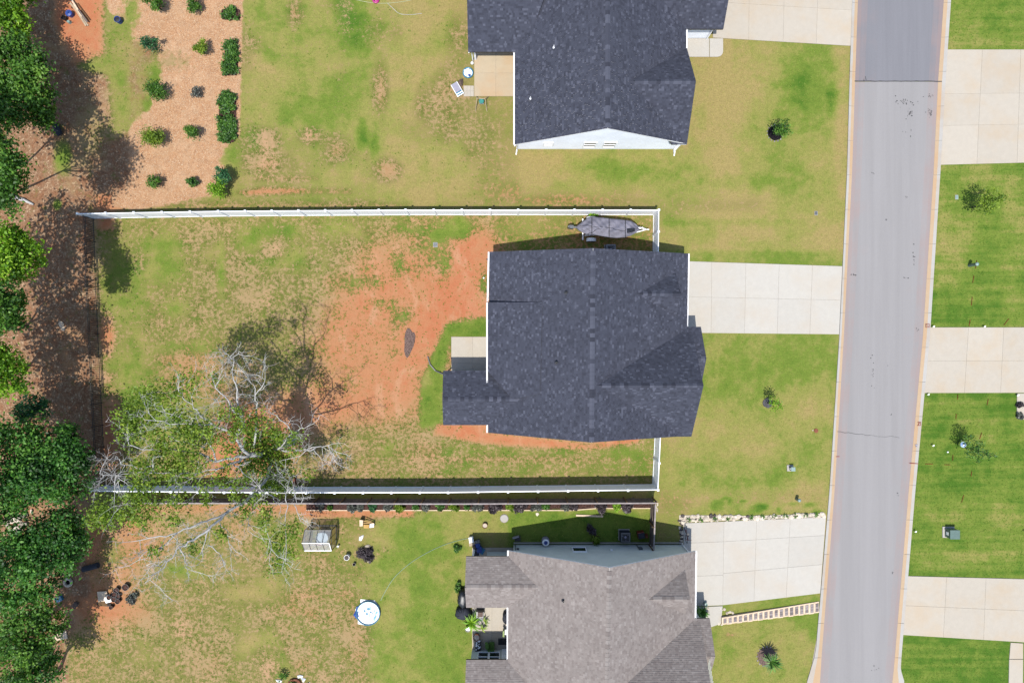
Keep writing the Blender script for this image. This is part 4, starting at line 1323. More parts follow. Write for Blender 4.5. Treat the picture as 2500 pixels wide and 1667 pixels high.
tree('woodland_tree', 'dark tree above the corner of the woodpile clearing, left edge', (90, 1530), [(60, 1490, 6, 1.6), (120, 1500, 5.2, 1.0), (40, 1560, 6.2, 1.6), (110, 1550, 5.2, 1.0), (145, 1520, 4.5, 0.6), (20, 1620, 6.5, 1.6), (75, 1590, 5.5, 1.0)], 'leaf_mid', 0.27, 0.24, grp)
tree('woodland_tree', 'low shaded tree at the bottom left corner of the picture', (130, 1650), [(90, 1615, 4, 1.2), (120, 1640, 3.6, 0.9), (70, 1655, 4.5, 1.3), (130, 1600, 3, 0.5)], 'leaf_deep', 0.25, 0.15, grp)
for x, y, z, r, lab in [(-130, 330, 10, 2.0, 'tall tree beyond the left edge above the fallen log, seen by its shade'), (-135, 640, 9, 2.0, 'tall tree beyond the left edge level with the yellow-green crown, seen by its shade'), (-125, 790, 9, 2.1, 'tall tree beyond the left edge level with the wood chunks, seen by its shade'), (-130, 920, 9, 2.1, 'tall tree beyond the left edge above the half dead tree, seen by its shade'), (-120, 1060, 9, 2.2, 'tall tree beyond the left edge behind the large deep green tree, seen by its shade'), (-120, 1250, 9, 2.2, 'tall tree beyond the left edge level with the rock pile, seen by its shade')]:
    bx = 1250 + (x - 1250) * 0.86
    tree('woodland_tree', lab, (bx, 833 + (y - 833) * 0.86), [(x, y, z, r), (x + 60, y + 40, z - 1, r * 0.7), (x - 20, y - 70, z + 0.5, r * 0.7), (x + 30, y - 40, z + 1, r * 0.6)], 'leaf_mid', 0.36, 0.08, grp, dens=0.28)

# ------------------------------------------------------------------ the half dead tree
def Z(u, v, z):
    return G(200 + u / 2.53, 820 + v / 2.53, z)
BR = [
    (0.17, [(1040, 730, 8), (985, 690, 9), (935, 610, 10), (990, 575, 10.1), (985, 510, 10.3), (935, 460, 10.6), (880, 370, 11), (825, 320, 11.3), (840, 270, 11.5)]),
    (0.12, [(935, 610, 10), (880, 580, 10.4), (800, 540, 10.8), (740, 500, 11), (690, 450, 11.2), (620, 375, 11.5), (600, 320, 11.8)]),
    (0.09, [(800, 540, 10.8), (690, 545, 11.2), (600, 500, 11.6), (470, 460, 12)]),
    (0.07, [(690, 545, 11.2), (560, 545, 11.8), (490, 525, 12.1), (390, 520, 12.4)]),
    (0.12, [(1060, 690, 7.6), (1075, 560, 8.5), (1080, 440, 9), (1070, 365, 9.5), (1125, 290, 10), (1115, 240, 10.3)]),
    (0.06, [(1070, 365, 9.5), (1060, 300, 9.8), (1020, 265, 10)]),
    (0.11, [(985, 510, 10.3), (965, 440, 10.2), (960, 330, 10.3), (930, 240, 10.6), (940, 150, 11), (970, 95, 11.3)]),
    (0.05, [(940, 150, 11), (900, 130, 11.2), (880, 105, 11.4)]),
    (0.12, [(1156, 708, 5), (1225, 690, 6.3), (1300, 600, 7.4), (1350, 570, 8), (1390, 560, 8.2)]),
    (0.08, [(1300, 600, 7.4), (1270, 550, 7.9), (1200, 490, 8.4), (1120, 460, 8.7)]),
    (0.12, [(1156, 708, 5), (1260, 712, 6), (1380, 700, 6.5), (1450, 685, 7), (1520, 675, 7.3), (1590, 722, 7.5)]),
    (0.06, [(1450, 685, 7), (1350, 740, 6.9), (1220, 772, 6.7)]),
    (0.05, [(1520, 675, 7.3), (1560, 740, 7.4), (1520, 790, 7.3)]),
    (0.05, [(1430, 700, 6.9), (1480, 760, 7.1), (1530, 800, 7.2)]),
    (0.15, [(1040, 735, 8), (930, 760, 9), (830, 775, 9.5), (760, 740, 10), (640, 710, 10.5), (530, 705, 11), (400, 700, 11.5), (290, 670, 12), (265, 610, 12.3)]),
    (0.09, [(830, 775, 9.5), (800, 690, 10), (770, 630, 10.3), (750, 598, 10.5)]),
    (0.07, [(760, 690, 10.2), (640, 655, 11), (515, 615, 11.5)]),
    (0.14, [(1030, 745, 8), (930, 785, 9), (840, 820, 9.6), (730, 880, 10), (710, 970, 10.4)]),
    (0.07, [(840, 820, 9.6), (740, 840, 10.2), (620, 920, 11)]),
    (0.08, [(930, 785, 9), (980, 820, 9.2), (1030, 870, 9.4), (1090, 925, 9.6)]),
    (0.2, [(1156, 708, 5), (1165, 800, 6), (1140, 880, 7), (1075, 960, 8), (1000, 1030, 9), (900, 1085, 10), (800, 1130, 11), (700, 1170, 12), (590, 1215, 12.5), (480, 1235, 13), (300, 1270, 13.4)]),
    (0.15, [(900, 1085, 10), (830, 1150, 11), (780, 1200, 11.5), (690, 1260, 12), (600, 1300, 12.5), (560, 1370, 13), (480, 1450, 13.5), (390, 1525, 14)]),
    (0.06, [(600, 1300, 12.5), (640, 1400, 12.8), (665, 1445, 13)]),
    (0.06, [(780, 1200, 11.5), (750, 1300, 11.8), (740, 1390, 12)]),
    (0.09, [(1075, 960, 8), (1100, 920, 8.6), (1030, 905, 9), (930, 900, 9.5)]),
    (0.08, [(1075, 960, 8), (1180, 990, 8.3), (1210, 1040, 8.5)]),
    (0.08, [(1140, 880, 7), (1090, 960, 7.6), (1260, 970, 7.8), (1280, 900, 7.4), (1290, 870, 7)]),
    (0.05, [(1260, 970, 7.8), (1310, 940, 8), (1330, 1040, 8.2), (1390, 1000, 8.4)]),
    (0.06, [(1075, 960, 8), (1050, 1050, 8.6), (1030, 1120, 9), (1025, 1200, 9.3)]),
    (0.05, [(1050, 1030, 8.5), (1120, 1110, 9), (1160, 1260, 9.5), (1200, 1350, 9.8)]),
    (0.05, [(850, 1150, 10.9), (900, 1230, 11.3), (950, 1330, 11.6)]),
    (0.05, [(780, 1290, 11.8), (850, 1340, 12), (890, 1410, 12.2)]),
    (0.07, [(740, 840, 10.2), (600, 850, 11), (450, 845, 11.7), (300, 850, 12), (180, 860, 12.6), (110, 850, 12.8)]),
    (0.05, [(450, 800, 11.8), (345, 820, 12), (240, 790, 12.3), (210, 740, 12.5)]),
    (0.04, [(230, 850, 12.4), (225, 900, 12.6), (200, 920, 12.7)]),
    (0.06, [(1260, 970, 7.8), (1258, 1100, 8.2), (1262, 1280, 8.6), (1255, 1400, 8.8)]),
    (0.05, [(1310, 1040, 8.2), (1340, 1110, 8.4), (1350, 1140, 8.5)]),
    (0.06, [(590, 1215, 12.5), (500, 1300, 13), (400, 1330, 13.4), (320, 1400, 13.6)]),
    (0.05, [(540, 1390, 13), (470, 1420, 13.3), (400, 1415, 13.6)]),
]
bt = thing('half_dead_tree', 'large half dead tree with pale bare limbs spreading over the white fence', 'tree', G(712, 1075))
tb = G(712, 1075)
m = MB()
m.tube([tb - Vector((0, 0, 0.2)), tb + Vector((0, 0, 0.3)), Z(1240, 670, 2.0), Z(1156, 708, 5), Z(1100, 735, 6.5), Z(1040, 732, 8)], [0.5, 0.38, 0.3, 0.26, 0.22, 0.17], 10)
m.build('trunk', 'bark_pale', bt, True)
twig = MB()
def grow(p, d, L, r, depth):
    pts, rad = [p], [r]
    q = p.copy()
    k = 3
    for i in range(k):
        d = (d + Vector((R.gauss(0, 0.35), R.gauss(0, 0.35), R.gauss(0.02, 0.22)))).normalized()
        q = q + d * (L / k)
        pts.append(q.copy())
        rad.append(r * (1 - 0.75 * (i + 1) / k))
        if depth > 0:
            for _ in range(2 if R.random() < 0.6 else 1):
                sd = (d + Vector((R.gauss(0, 0.8), R.gauss(0, 0.8), R.gauss(0, 0.4)))).normalized()
                grow(q, sd, L * R.uniform(0.35, 0.65), r * 0.55, depth - 1)
    twig.tube(pts, rad, 3, cap=False)
for r0, pl in BR:
    pts = [Z(*p) for p in pl]
    # round the corners and add small kinks
    fine, rad = [], []
    n = len(pts)
    for i in range(n - 1):
        for k in range(3):
            t = k / 3
            p = pts[i].lerp(pts[i + 1], t)
            if k: p = p + Vector((R.gauss(0, 0.06), R.gauss(0, 0.06), R.gauss(0, 0.05)))
            fine.append(p)
            rad.append(max(0.018, 0.66 * r0 * (1 - 0.85 * (i + t) / (n - 1))))
    fine.append(pts[-1]); rad.append(0.012)
    m = MB(); m.tube(fine, rad, 6); m.build('limb', 'bark_pale', bt, True)
    for i in range(2, len(fine), 1):
        frac = i / len(fine)
        if R.random() < 0.4 + 0.6 * frac:
            d0 = (fine[i] - fine[i - 1]).normalized()
            d = (d0 * 0.7 + Vector((R.gauss(0, 0.8), R.gauss(0, 0.8), R.gauss(0.1, 0.35)))).normalized()
            grow(fine[i], d, R.uniform(0.5, 1.6) * (0.7 + 0.6 * frac), 0.02, 1 if R.random() < 0.45 else 2)
tag(twig.build('twigs', 'bark_pale', bt), kind='stuff')
LV = [(330, 480, 11.6, 0.9), (290, 540, 11.6, 0.7), (400, 370, 11.4, 0.8), (650, 310, 11, 0.8), (520, 360, 11.2, 0.8), (450, 420, 11.2, 0.7), (330, 600, 11.4, 0.8), (400, 560, 11.4, 0.7),
      (560, 560, 11, 0.9), (650, 600, 10.8, 0.8), (740, 560, 10.6, 0.8), (850, 610, 10, 0.7), (620, 800, 10.4, 1.0), (530, 770, 10.8, 0.9), (420, 810, 11.2, 0.9), (350, 880, 11.4, 0.8), (690, 790, 10.2, 0.8), (560, 850, 10.8, 0.7),
      (380, 940, 11.2, 0.8), (330, 1050, 11, 1.0), (420, 1100, 11, 0.8), (300, 1100, 11, 0.6), (150, 1070, 10.5, 0.9), (110, 1130, 10.5, 0.7), (180, 1130, 10.5, 0.6), (600, 1010, 10.4, 0.6), (970, 465, 10.2, 0.45), (1000, 600, 9.4, 0.6), (940, 600, 9.8, 0.5),
      (720, 650, 10.2, 0.6), (480, 700, 10.8, 0.5), (1290, 1190, 8, 0.6), (1240, 1290, 7.6, 0.8), (1180, 1270, 8, 0.6), (690, 1290, 11, 0.5), (990, 1080, 9, 0.5), (1210, 1430, 6.5, 0.6), (1260, 1370, 7, 0.5), (770, 1010, 9.6, 0.3), (940, 985, 8.8, 0.4), (820, 265, 11, 0.3), (1390, 850, 6, 0.4), (620, 500, 11, 0.7), (470, 640, 11, 0.5)]
LX = [(1000, 520, 9.8, 0.5), (880, 480, 10.6, 0.45), (1090, 520, 8.8, 0.5), (1180, 560, 8.2, 0.6), (1240, 640, 7, 0.5), (1300, 700, 6.6, 0.45), (1330, 620, 7.4, 0.4), (900, 850, 9.4, 0.6), (980, 900, 9, 0.5), (1090, 1010, 8.4, 0.5), (1150, 1080, 8.8, 0.4), (830, 900, 9.8, 0.5), (760, 930, 10, 0.5), (900, 700, 9.6, 0.4), (1120, 1160, 9, 0.4), (860, 1230, 11, 0.4), (560, 1150, 12, 0.4), (450, 1330, 13, 0.35)]
q, tn = leaf_cloud([(tuple(Z(u, v, z + 0.35)), r * 1.08, int(480 * r * r) + 45) for u, v, z, r in LV + LX], 0.17, 0.7, 0.38, 1.6)
quads('crown', 'leaf_olive', q, tn, bt)
IV = [(1070, 690, 7.2, 0.7), (1110, 640, 6.6, 0.7), (1160, 660, 5.8, 0.8), (1060, 790, 7.2, 0.8), (1130, 760, 6, 0.8), (1190, 800, 5.5, 0.9), (1210, 880, 5.8, 0.8), (1120, 880, 6.8, 0.6), (1020, 830, 7.8, 0.6), (1050, 590, 7.8, 0.5), (1250, 840, 5, 0.7), (1180, 720, 4.8, 0.7), (1250, 760, 4.4, 0.6), (1200, 640, 5, 0.6), (1170, 930, 6.4, 0.5), (1240, 950, 6, 0.5), (1010, 700, 8, 0.5)]
q, tn = leaf_cloud([(tuple(Z(u, v, z)), r, int(760 * r * r)) for u, v, z, r in IV], 0.18, 0.7, 0.42, 1.6)
quads('ivy', 'leaf_olive', q, tn, bt)

# ------------------------------------------------------------------ small trees, shrubs and beds
gg_ = 'shrubs planted in the wood chip garden'
def shrub(name, label, px, py, r, h, leaf, size=0.14, dens=1.0, group=None, cat='shrub', up=0.7, sticks=7):
    if group == gg_: h *= 1.6; r *= 0.85; size = 0.12; dens *= 0.8
    b0 = G(px, py, h * 0.6)
    b0.z = 0
    t = thing(name, label, cat, b0, group)
    m = MB()
    for k in range(sticks):
        a = R.uniform(0, 6.28)
        e = b0 + Vector((math.cos(a) * r * 0.7, math.sin(a) * r * 0.7, h * R.uniform(0.6, 0.95)))
        m.tube([b0, b0.lerp(e, 0.5) + Vector((0, 0, h * 0.12)), e], [0.03, 0.02, 0.006], 4)
    m.build('stem', 'bark_brown', t)
    bl = []
    for k in range(7):
        a = R.uniform(0, 6.28)
        q = r * R.uniform(0.15, 0.75)
        bl.append(((b0.x + math.cos(a) * q, b0.y + math.sin(a) * q, h * R.uniform(0.35, 0.8)), r * R.uniform(0.3, 0.5), int(dens * 330 * r) + 25))
    q, tn = leaf_cloud(bl, size, up, 0.4, 0.9)
    q[:, :, 2] = np.maximum(q[:, :, 2], 0.02)
    quads('foliage', leaf, q, tn, t)
    return t
gg = gg_
shrub('garden_shrub', 'leafy shrub cut by the top edge, left of the two there', 377, 8, 0.85, 1.1, 'leaf_mid', group=gg)
shrub('garden_shrub', 'leafy shrub cut by the top edge, right of the two there', 468, 10, 0.8, 1.0, 'leaf_mid', group=gg)
shrub('garden_shrub', 'open blue-green shrub in the wood chips below the top left one', 367, 102, 0.8, 0.9, 'leaf_teal', dens=0.6, group=gg)
shrub('garden_shrub', 'round yellow-green shrub left of the upper planted bed', 487, 116, 0.72, 0.9, 'leaf_olive', group=gg)
shrub('garden_shrub', 'large leafy shrub by the green grass patch in the chips', 380, 218, 1.0, 1.0, 'leaf_mid', group=gg)
shrub('garden_shrub', 'spindly nearly leafless shrub in the middle of the chips', 480, 224, 0.6, 0.7, 'leaf_grey', dens=0.3, group=gg)
shrub('garden_shrub', 'biggest yellow-green shrub of the wood chip garden', 370, 328, 1.15, 1.2, 'leaf_olive', dens=1.1, group=gg)
shrub('garden_shrub', 'dense green shrub left of the lower planted bed', 470, 322, 0.8, 0.9, 'leaf_mid', group=gg)
shrub('garden_shrub', 'ragged bright shrub at the lower left of the chips', 378, 443, 0.85, 0.8, 'leaf_mid', dens=0.4, group=gg)
shrub('garden_shrub', 'small dark shrub beside the tall yellow bush', 470, 441, 0.55, 0.8, 'leaf_hedge', group=gg)
shrub('garden_shrub', 'dark green bush behind the bright yellow-green bush', 540, 428, 0.8, 1.2, 'leaf_teal', group=gg)
shrub('garden_shrub', 'bright yellow-green bush at the lower right corner of the chips', 533, 456, 0.9, 1.3, 'leaf_bright', dens=1.2, group=gg)
def bed(name, label, px, py, w, l, leaf, n, h=0.4):
    b0 = G(px, py)
    t = thing(name, label, 'plant bed', b0, 'planted beds in the wood chips')
    m = MB(); W2, L2 = w / S / 2, l / S / 2
    ring = [(b0.x + W2 * 1.06 * math.copysign(abs(math.cos(a)) ** 0.35, math.cos(a)), b0.y + L2 * 1.03 * math.copysign(abs(math.sin(a)) ** 0.35, math.sin(a))) for a in np.linspace(0, 6.28, 25)[:-1]]
    m.prism(ring, 0.0, 0.05)
    m.build('soil', 'dark_mulch', t)
    for k in range(n):
        c = (b0.x + R.uniform(-W2, W2) * 0.9, b0.y + R.uniform(-L2, L2) * 0.95, h * R.uniform(0.5, 0.9))
        q, tn = leaf_cloud([(c, 0.2, 60)], 0.15, 0.8, 0.5, 0.6)
        q[:, :, 2] = np.maximum(q[:, :, 2], 0.06)
        quads('plant', leaf, q, tn, t)
bed('vegetable_bed', 'short dense planted bed, upper of the two green beds in the chips', 565, 143, 31, 82, 'leaf_hedge', 46)
bed('vegetable_bed', 'long dense planted bed, lower of the two green beds in the chips', 556, 287, 40, 120, 'leaf_hedge', 84)
bed('vegetable_bed', 'sparse planted bed near the top edge, soil showing between plants', 564, 36, 44, 26, 'leaf_hedge', 11)

def ring_mulch(t, px, py, r, mat, stones=0):
    m = MB()
    c = G(px, py)
    m.prism([(c.x + math.cos(a) * r * R.uniform(0.93, 1.05), c.y + math.sin(a) * r * R.uniform(0.93, 1.05)) for a in np.linspace(0, 6.28, 20)[:-1]], 0.002, 0.04)
    m.build('mulch_ring', mat, t)
    for k in range(stones):
        a = 6.28 * k / stones
        rock((c.x + math.cos(a) * (r + 0.04), c.y + math.sin(a) * (r + 0.04), 0.0), R.uniform(0.05, 0.085), 77 + k).build('edging_stone', 'paver', t)
def young(name, label, px, py, blobs, leaf, size, ring=None, stones=0, tr=0.05):
    """young lawn tree: trunk base at px,py; blobs as seen"""
    t = tree(name, label, (px, py), blobs, leaf, size, tr, 'young trees on the front lawns', dens=0.9)
    if ring: ring_mulch(t, px, py, ring[0], ring[1], stones)
    return t
young('lawn_tree', 'small round lawn tree in a ring of black mulch edged with pale stones', 1893, 325, [(1908, 311, 1.8, 0.5), (1920, 322, 1.7, 0.4), (1905, 326, 1.6, 0.4), (1915, 305, 2.1, 0.4), (1898, 315, 1.4, 0.4), (1912, 318, 1.9, 0.45)], 'leaf_mid', 0.16, (0.6, 'black_mulch'), 15)
young('lawn_tree', 'thin lawn tree in a grey mulch disc, lawn of the middle house', 1874, 983, [(1893, 985, 1.8, 0.35), (1906, 990, 2.1, 0.3), (1890, 996, 1.9, 0.3), (1884, 976, 1.5, 0.3), (1899, 980, 2.2, 0.25)], 'leaf_bright', 0.15, (0.4, 'asphalt_dark'))
young('lawn_tree', 'shadowy wide lawn tree across the road, upper of the two there', 2374, 506, [(2405, 488, 2.2, 0.6), (2425, 495, 2.5, 0.5), (2440, 484, 2.8, 0.4), (2400, 505, 2.0, 0.5), (2418, 472, 2.3, 0.45), (2452, 482, 2.9, 0.25), (2412, 514, 2.2, 0.35)], 'leaf_olive', 0.17)
t = young('lawn_tree', 'lawn tree with silver ball beside it, lower of the two across the road', 2346, 1088, [(2380, 1090, 2.2, 0.45), (2395, 1105, 2.6, 0.45), (2372, 1106, 2.2, 0.45), (2410, 1112, 2.9, 0.35), (2365, 1075, 1.8, 0.4), (2392, 1085, 2.4, 0.3), (2428, 1110, 3.0, 0.2), (2388, 1122, 2.6, 0.3)], 'leaf_hedge', 0.16)
def spiky(name, label, px, py, n, L, leaf, cat='plant', group=None, z=0.0, w=0.05, lift=0.6):
    b0 = G(px, py) + Vector((0, 0, z))
    t = thing(name, label, cat, b0, group)
    m = MB()
    for k in range(n):
        a = R.uniform(0, 6.28)
        e = R.uniform(0.25, 1.0) * lift
        d = Vector((math.cos(a), math.sin(a), 0))
        s_ = Vector((-d.y, d.x, 0)) * w
        l = L * R.uniform(0.6, 1.0)
        p1 = b0 + d * l * 0.4 + Vector((0, 0, l * e))
        p2 = b0 + d * l + Vector((0, 0, l * e * 0.75))
        m.add([b0 - s_ * 0.5, b0 + s_ * 0.5, p1 + s_, p1 - s_, p2], [(0, 1, 2, 3), (3, 2, 4)], R.uniform(0.2, 0.9))
    m.build('leaves', leaf, t)
    return t
t = spiky('yucca', 'spiky yucca-like tree in a stony bed on the lower front lawn', 1871, 1600, 70, 1.0, 'leaf_hedge', 'plant', None, 0.9, 0.05, 0.7)
m = MB(); m.tube([G(1871, 1600), G(1871, 1600) + Vector((0.05, 0.02, 0.95))], [0.09, 0.06], 8); m.build('trunk', 'bark_brown', t)
ring_mulch(t, 1872, 1602, 0.75, 'grey_litter', 16)

# long planting bed along the board fence
pb = thing('planting_bed', 'mulched planting bed along the south foot of the brown board fence', 'plant bed', G(1170, 1238))
m = MB()
xs = np.linspace(748, 1588, 40)
for i in range(39):
    ya, yb = 1243.5 - 2.5 * (xs[i] > 1330) - 2.5 * (xs[i] > 1480), 1243.5 - 2.5 * (xs[i + 1] > 1330) - 2.5 * (xs[i + 1] > 1480)
    m.prism([G(xs[i], ya), G(xs[i + 1], yb), G(xs[i + 1], 1219), G(xs[i], 1219)], 0.0, 0.05 + R.uniform(0, 0.02))
m.build('mulch', 'dark_mulch', pb)
for i in range(0, 39, 3):
    a, c = G(xs[i], 1244.5 - 5 * (xs[i] > 1400)), G(xs[min(i + 3, 39)], 1244.5 - 5 * (xs[min(i + 3, 39)] > 1400))
    m = MB(); m.bar(a + Vector((0, 0, 0.06)), c + Vector((0, 0, 0.06)), 0.07, 0.12); m.build('edging_board', 'wood_orange', pb)
bedp = [(782, 'leaf_grey', 0.35), (805, 'leaf_mid', 0.2), (860, 'leaf_grey', 0.35), (880, 'leaf_grey', 0.3), (910, 'leaf_teal', 0.35), (945, 'leaf_grey', 0.3), (975, 'leaf_olive', 0.4), (1015, 'leaf_hedge', 0.25), (1040, 'leaf_grey', 0.4), (1075, 'leaf_hedge', 0.35), (1108, 'leaf_olive', 0.35), (1140, 'leaf_hedge', 0.25), (1165, 'leaf_grey', 0.4), (1208, 'leaf_purple', 0.45), (1245, 'leaf_olive', 0.35), (1272, 'leaf_purple', 0.5), (1308, 'leaf_grey', 0.4), (1330, 'leaf_hedge', 0.35), (1378, 'leaf_grey', 0.35), (1400, 'leaf_purple', 0.4), (1465, 'leaf_purple', 0.55), (1505, 'leaf_bright', 0.35), (1535, 'leaf_purple', 0.5)]
names = {'leaf_grey': 'silvery grey', 'leaf_mid': 'mid green', 'leaf_teal': 'blue-green', 'leaf_olive': 'yellow-green', 'leaf_hedge': 'dark green', 'leaf_purple': 'blackish purple', 'leaf_bright': 'bright green'}
order = ['first', 'second', 'third', 'fourth', 'fifth', 'sixth', 'seventh', 'eighth', 'ninth']
cnt = {}
for x, lf, r in bedp:
    k = cnt.get(lf, 0); cnt[lf] = k + 1
    shrub('bed_plant', '%s plant in the board fence bed, %s of its colour from the left' % (names[lf], order[k]), x, 1236 + R.uniform(-3, 4), r, 0.55, lf, 0.14, 1.6, 'plants along the board fence', 'plant', 0.6, 4)
# ------------------------------------------------------------------ boat on its trailer
def B(u, v, z):
    return G(1350 + u / 7.84, 480 + v / 7.84, z)
bo = thing('boat', 'boat under a grey fabric cover on a trailer beside the white fence', 'boat', B(1060, 640, 0))
prof = [(440, 585, 4, 1.0), (500, 590, 60, 1.12), (620, 575, 135, 1.2), (720, 560, 165, 1.32), (820, 560, 172, 1.4), (940, 580, 178, 1.38), (1075, 600, 182, 1.3), (1220, 610, 180, 1.4), (1385, 615, 165, 1.36), (1500, 605, 140, 1.26), (1590, 610, 85, 1.16), (1665, 622, 5, 1.05)]
NV = 15
rows = []
fine = []
for i in range(len(prof) - 1):
    for k in range(4):
        t = k / 4
        fine.append(tuple(prof[i][j] * (1 - t) + prof[i + 1][j] * t for j in range(4)))
fine.append(prof[-1])
rb = random.Random(4)
for i, (u, v, hw, z) in enumerate(fine):
    row = []
    for j in range(NV):
        s_ = -1 + 2 * j / (NV - 1)
        hump = 0.30 * (1 - abs(s_) ** 1.4) * min(1, hw / 120)
        fold = 0.10 * math.sin(u * 0.021 + s_ * 5.0) + 0.075 * math.sin(u * 0.05 - s_ * 9 + 1.7) + rb.gauss(0, 0.006)
        dip = -0.10 * math.exp(-((u - 1080) / 90) ** 2 - (s_ / 0.35) ** 2) + 0.16 * math.exp(-((u - 1200) / 120) ** 2 - ((s_ - 0.35) / 0.4) ** 2) + 0.12 * math.exp(-((u - 760) / 130) ** 2 - (s_ / 0.5) ** 2)
        zz = z + hump + (fold + dip) * (1 - abs(s_) ** 4) * min(1, hw / 120)
        row.append(B(u, v + s_ * hw, zz))
    skirt = [p - Vector((0, 0, 0.38)) for p in (row[0], row[-1])]
    rows.append([skirt[0] + Vector((0, -0.05, 0))] + row + [skirt[1] + Vector((0, 0.05, 0))])
m = MB()
k0 = NV + 2
m.v = [tuple(p) for r_ in rows for p in r_]
for i in range(len(rows) - 1):
    for j in range(k0 - 1):
        m.f.append([i * k0 + j, (i + 1) * k0 + j, (i + 1) * k0 + j + 1, i * k0 + j + 1]); m.t.append(0.5)
cov = m.build('cover', 'cover_cloth', bo, True)
def seam(i, r=0.028):
    m = MB(); m.tube([p + Vector((0, 0, 0.012)) for p in rows[i]], r, 5, cap=False); m.build('strap', 'black_metal', cov)
for i in (13, 24, 32): seam(i)
m = MB()
for a, c in (((10, 20), (15, 9)), ((14, 24), (9, 8)), ((24, 32), (8, 10)), ((32, 44), (9, 7)), ((4, 13), (6, 8))):
    pts = [rows[int(round(a[0] + (a[1] - a[0]) * t / 8))][int(round(c[0] + (c[1] - c[0]) * t / 8))] + Vector((0, 0, 0.01)) for t in range(9)]
    m.tube(pts, 0.02, 4, cap=False)
m.build('seam', 'cover_dark', cov)
m = MB()
for i in range(33, 39):
    for j in range(8, 12):
        q = [rows[i][j], rows[i + 1][j], rows[i + 1][j + 1], rows[i][j + 1]]
        m.add([p + Vector((0, 0, 0.014)) for p in q], [(0, 1, 2, 3)])
m.build('patch', 'cover_dark', cov)
# hull under the cover
m = MB()
hr = []
for u, v, hw, z in prof:
    hr.append([B(u, v - hw * 0.9, z - 0.15), B(u, v - hw * 0.55, 0.55), B(u, v, 0.42), B(u, v + hw * 0.55, 0.55), B(u, v + hw * 0.9, z - 0.15)])
m.v = [tuple(p) for r_ in hr for p in r_]
for i in range(len(hr) - 1):
    for j in range(4):
        m.f.append([i * 5 + j, i * 5 + j + 1, (i + 1) * 5 + j + 1, (i + 1) * 5 + j]); m.t.append(0.5)
m.build('hull', 'white_paint', bo, True)
m = MB()
m.bar(B(600, 470, 0.45), B(1560, 560, 0.45), 0.08, 0.1); m.bar(B(600, 745, 0.45), B(1560, 690, 0.45), 0.08, 0.1)
m.bar(B(1540, 555, 0.45), B(1790, 630, 0.45), 0.08, 0.1); m.bar(B(1540, 700, 0.45), B(1790, 630, 0.45), 0.08, 0.1)
m.bar(B(1770, 630, 0.45), B(1840, 632, 0.45), 0.09, 0.09)
for u in (640, 900, 1200, 1500): m.bar(B(u, 480, 0.42), B(u, 740, 0.42), 0.07, 0.07)
m.bar(B(570, 425, 0.6), B(570, 830, 0.6), 0.09, 0.09)
m.build('trailer_frame', 'white_paint', bo)
m = MB(); m.bar(B(1660, 600, 0.5), B(1660, 600, 1.1), 0.07, 0.07); m.bar(B(1715, 590, 0.2), B(1715, 590, 0.95), 0.06, 0.06); m.box(B(1660, 605, 1.1), (0.2, 0.12, 0.1)); m.build('winch_post', 'white_paint', bo)
for v in (415, 822):
    m = MB()
    arc = [(B(720 - 95 * math.cos(a), v, 0).x, 0.36 + 0.46 * math.sin(a)) for a in np.linspace(0.15, math.pi - 0.15, 9)]
    y = B(720, v, 0.7).y
    for i in range(8):
        m.add([(arc[i][0], y - 0.13, arc[i][1]), (arc[i][0], y + 0.13, arc[i][1]), (arc[i + 1][0], y + 0.13, arc[i + 1][1]), (arc[i + 1][0], y - 0.13, arc[i + 1][1])], [(0, 1, 2, 3)])
    m.build('fender', 'white_paint', bo)
    m = MB(); c = B(720, v, 0)
    ws = []
    for (rr_, yy) in ((0.2, -0.1), (0.32, -0.1), (0.34, -0.06), (0.34, 0.06), (0.32, 0.1), (0.2, 0.1)):
        ws.append([(c.x + rr_ * math.cos(a), y + yy, 0.34 + rr_ * math.sin(a)) for a in np.linspace(0, 2 * math.pi, 17)[:-1]])
    m.v = [p for w in ws for p in w]
    for i in range(5):
        for j in range(16): m.f.append([i * 16 + j, i * 16 + (j + 1) % 16, (i + 1) * 16 + (j + 1) % 16, (i + 1) * 16 + j]); m.t.append(0.5)
    m.f.append(list(range(16))); m.t.append(.5); m.f.append(list(range(80, 96))); m.t.append(.5)
    m.build('wheel', 'dark_plastic', bo)
m = MB(); m.box(B(350, 588, 0.85), (0.32, 0.26, 0.5)); m.box(B(300, 588, 0.55), (0.16, 0.14, 0.8)); m.bar(B(380, 588, 0.9), B(450, 588, 0.95), 0.12, 0.12); m.lathe([(0.02, 0), (0.12, 0.02), (0.1, 0.1)], B(345, 588, 1.1), 10)
m.build('outboard_motor', 'grey_metal', bo)
shrub('fence_weed', 'bright green weed growing between the white fence and the boat', 1447, 526, 0.4, 0.8, 'leaf_bright', 0.18, 1.0, None, 'plant')

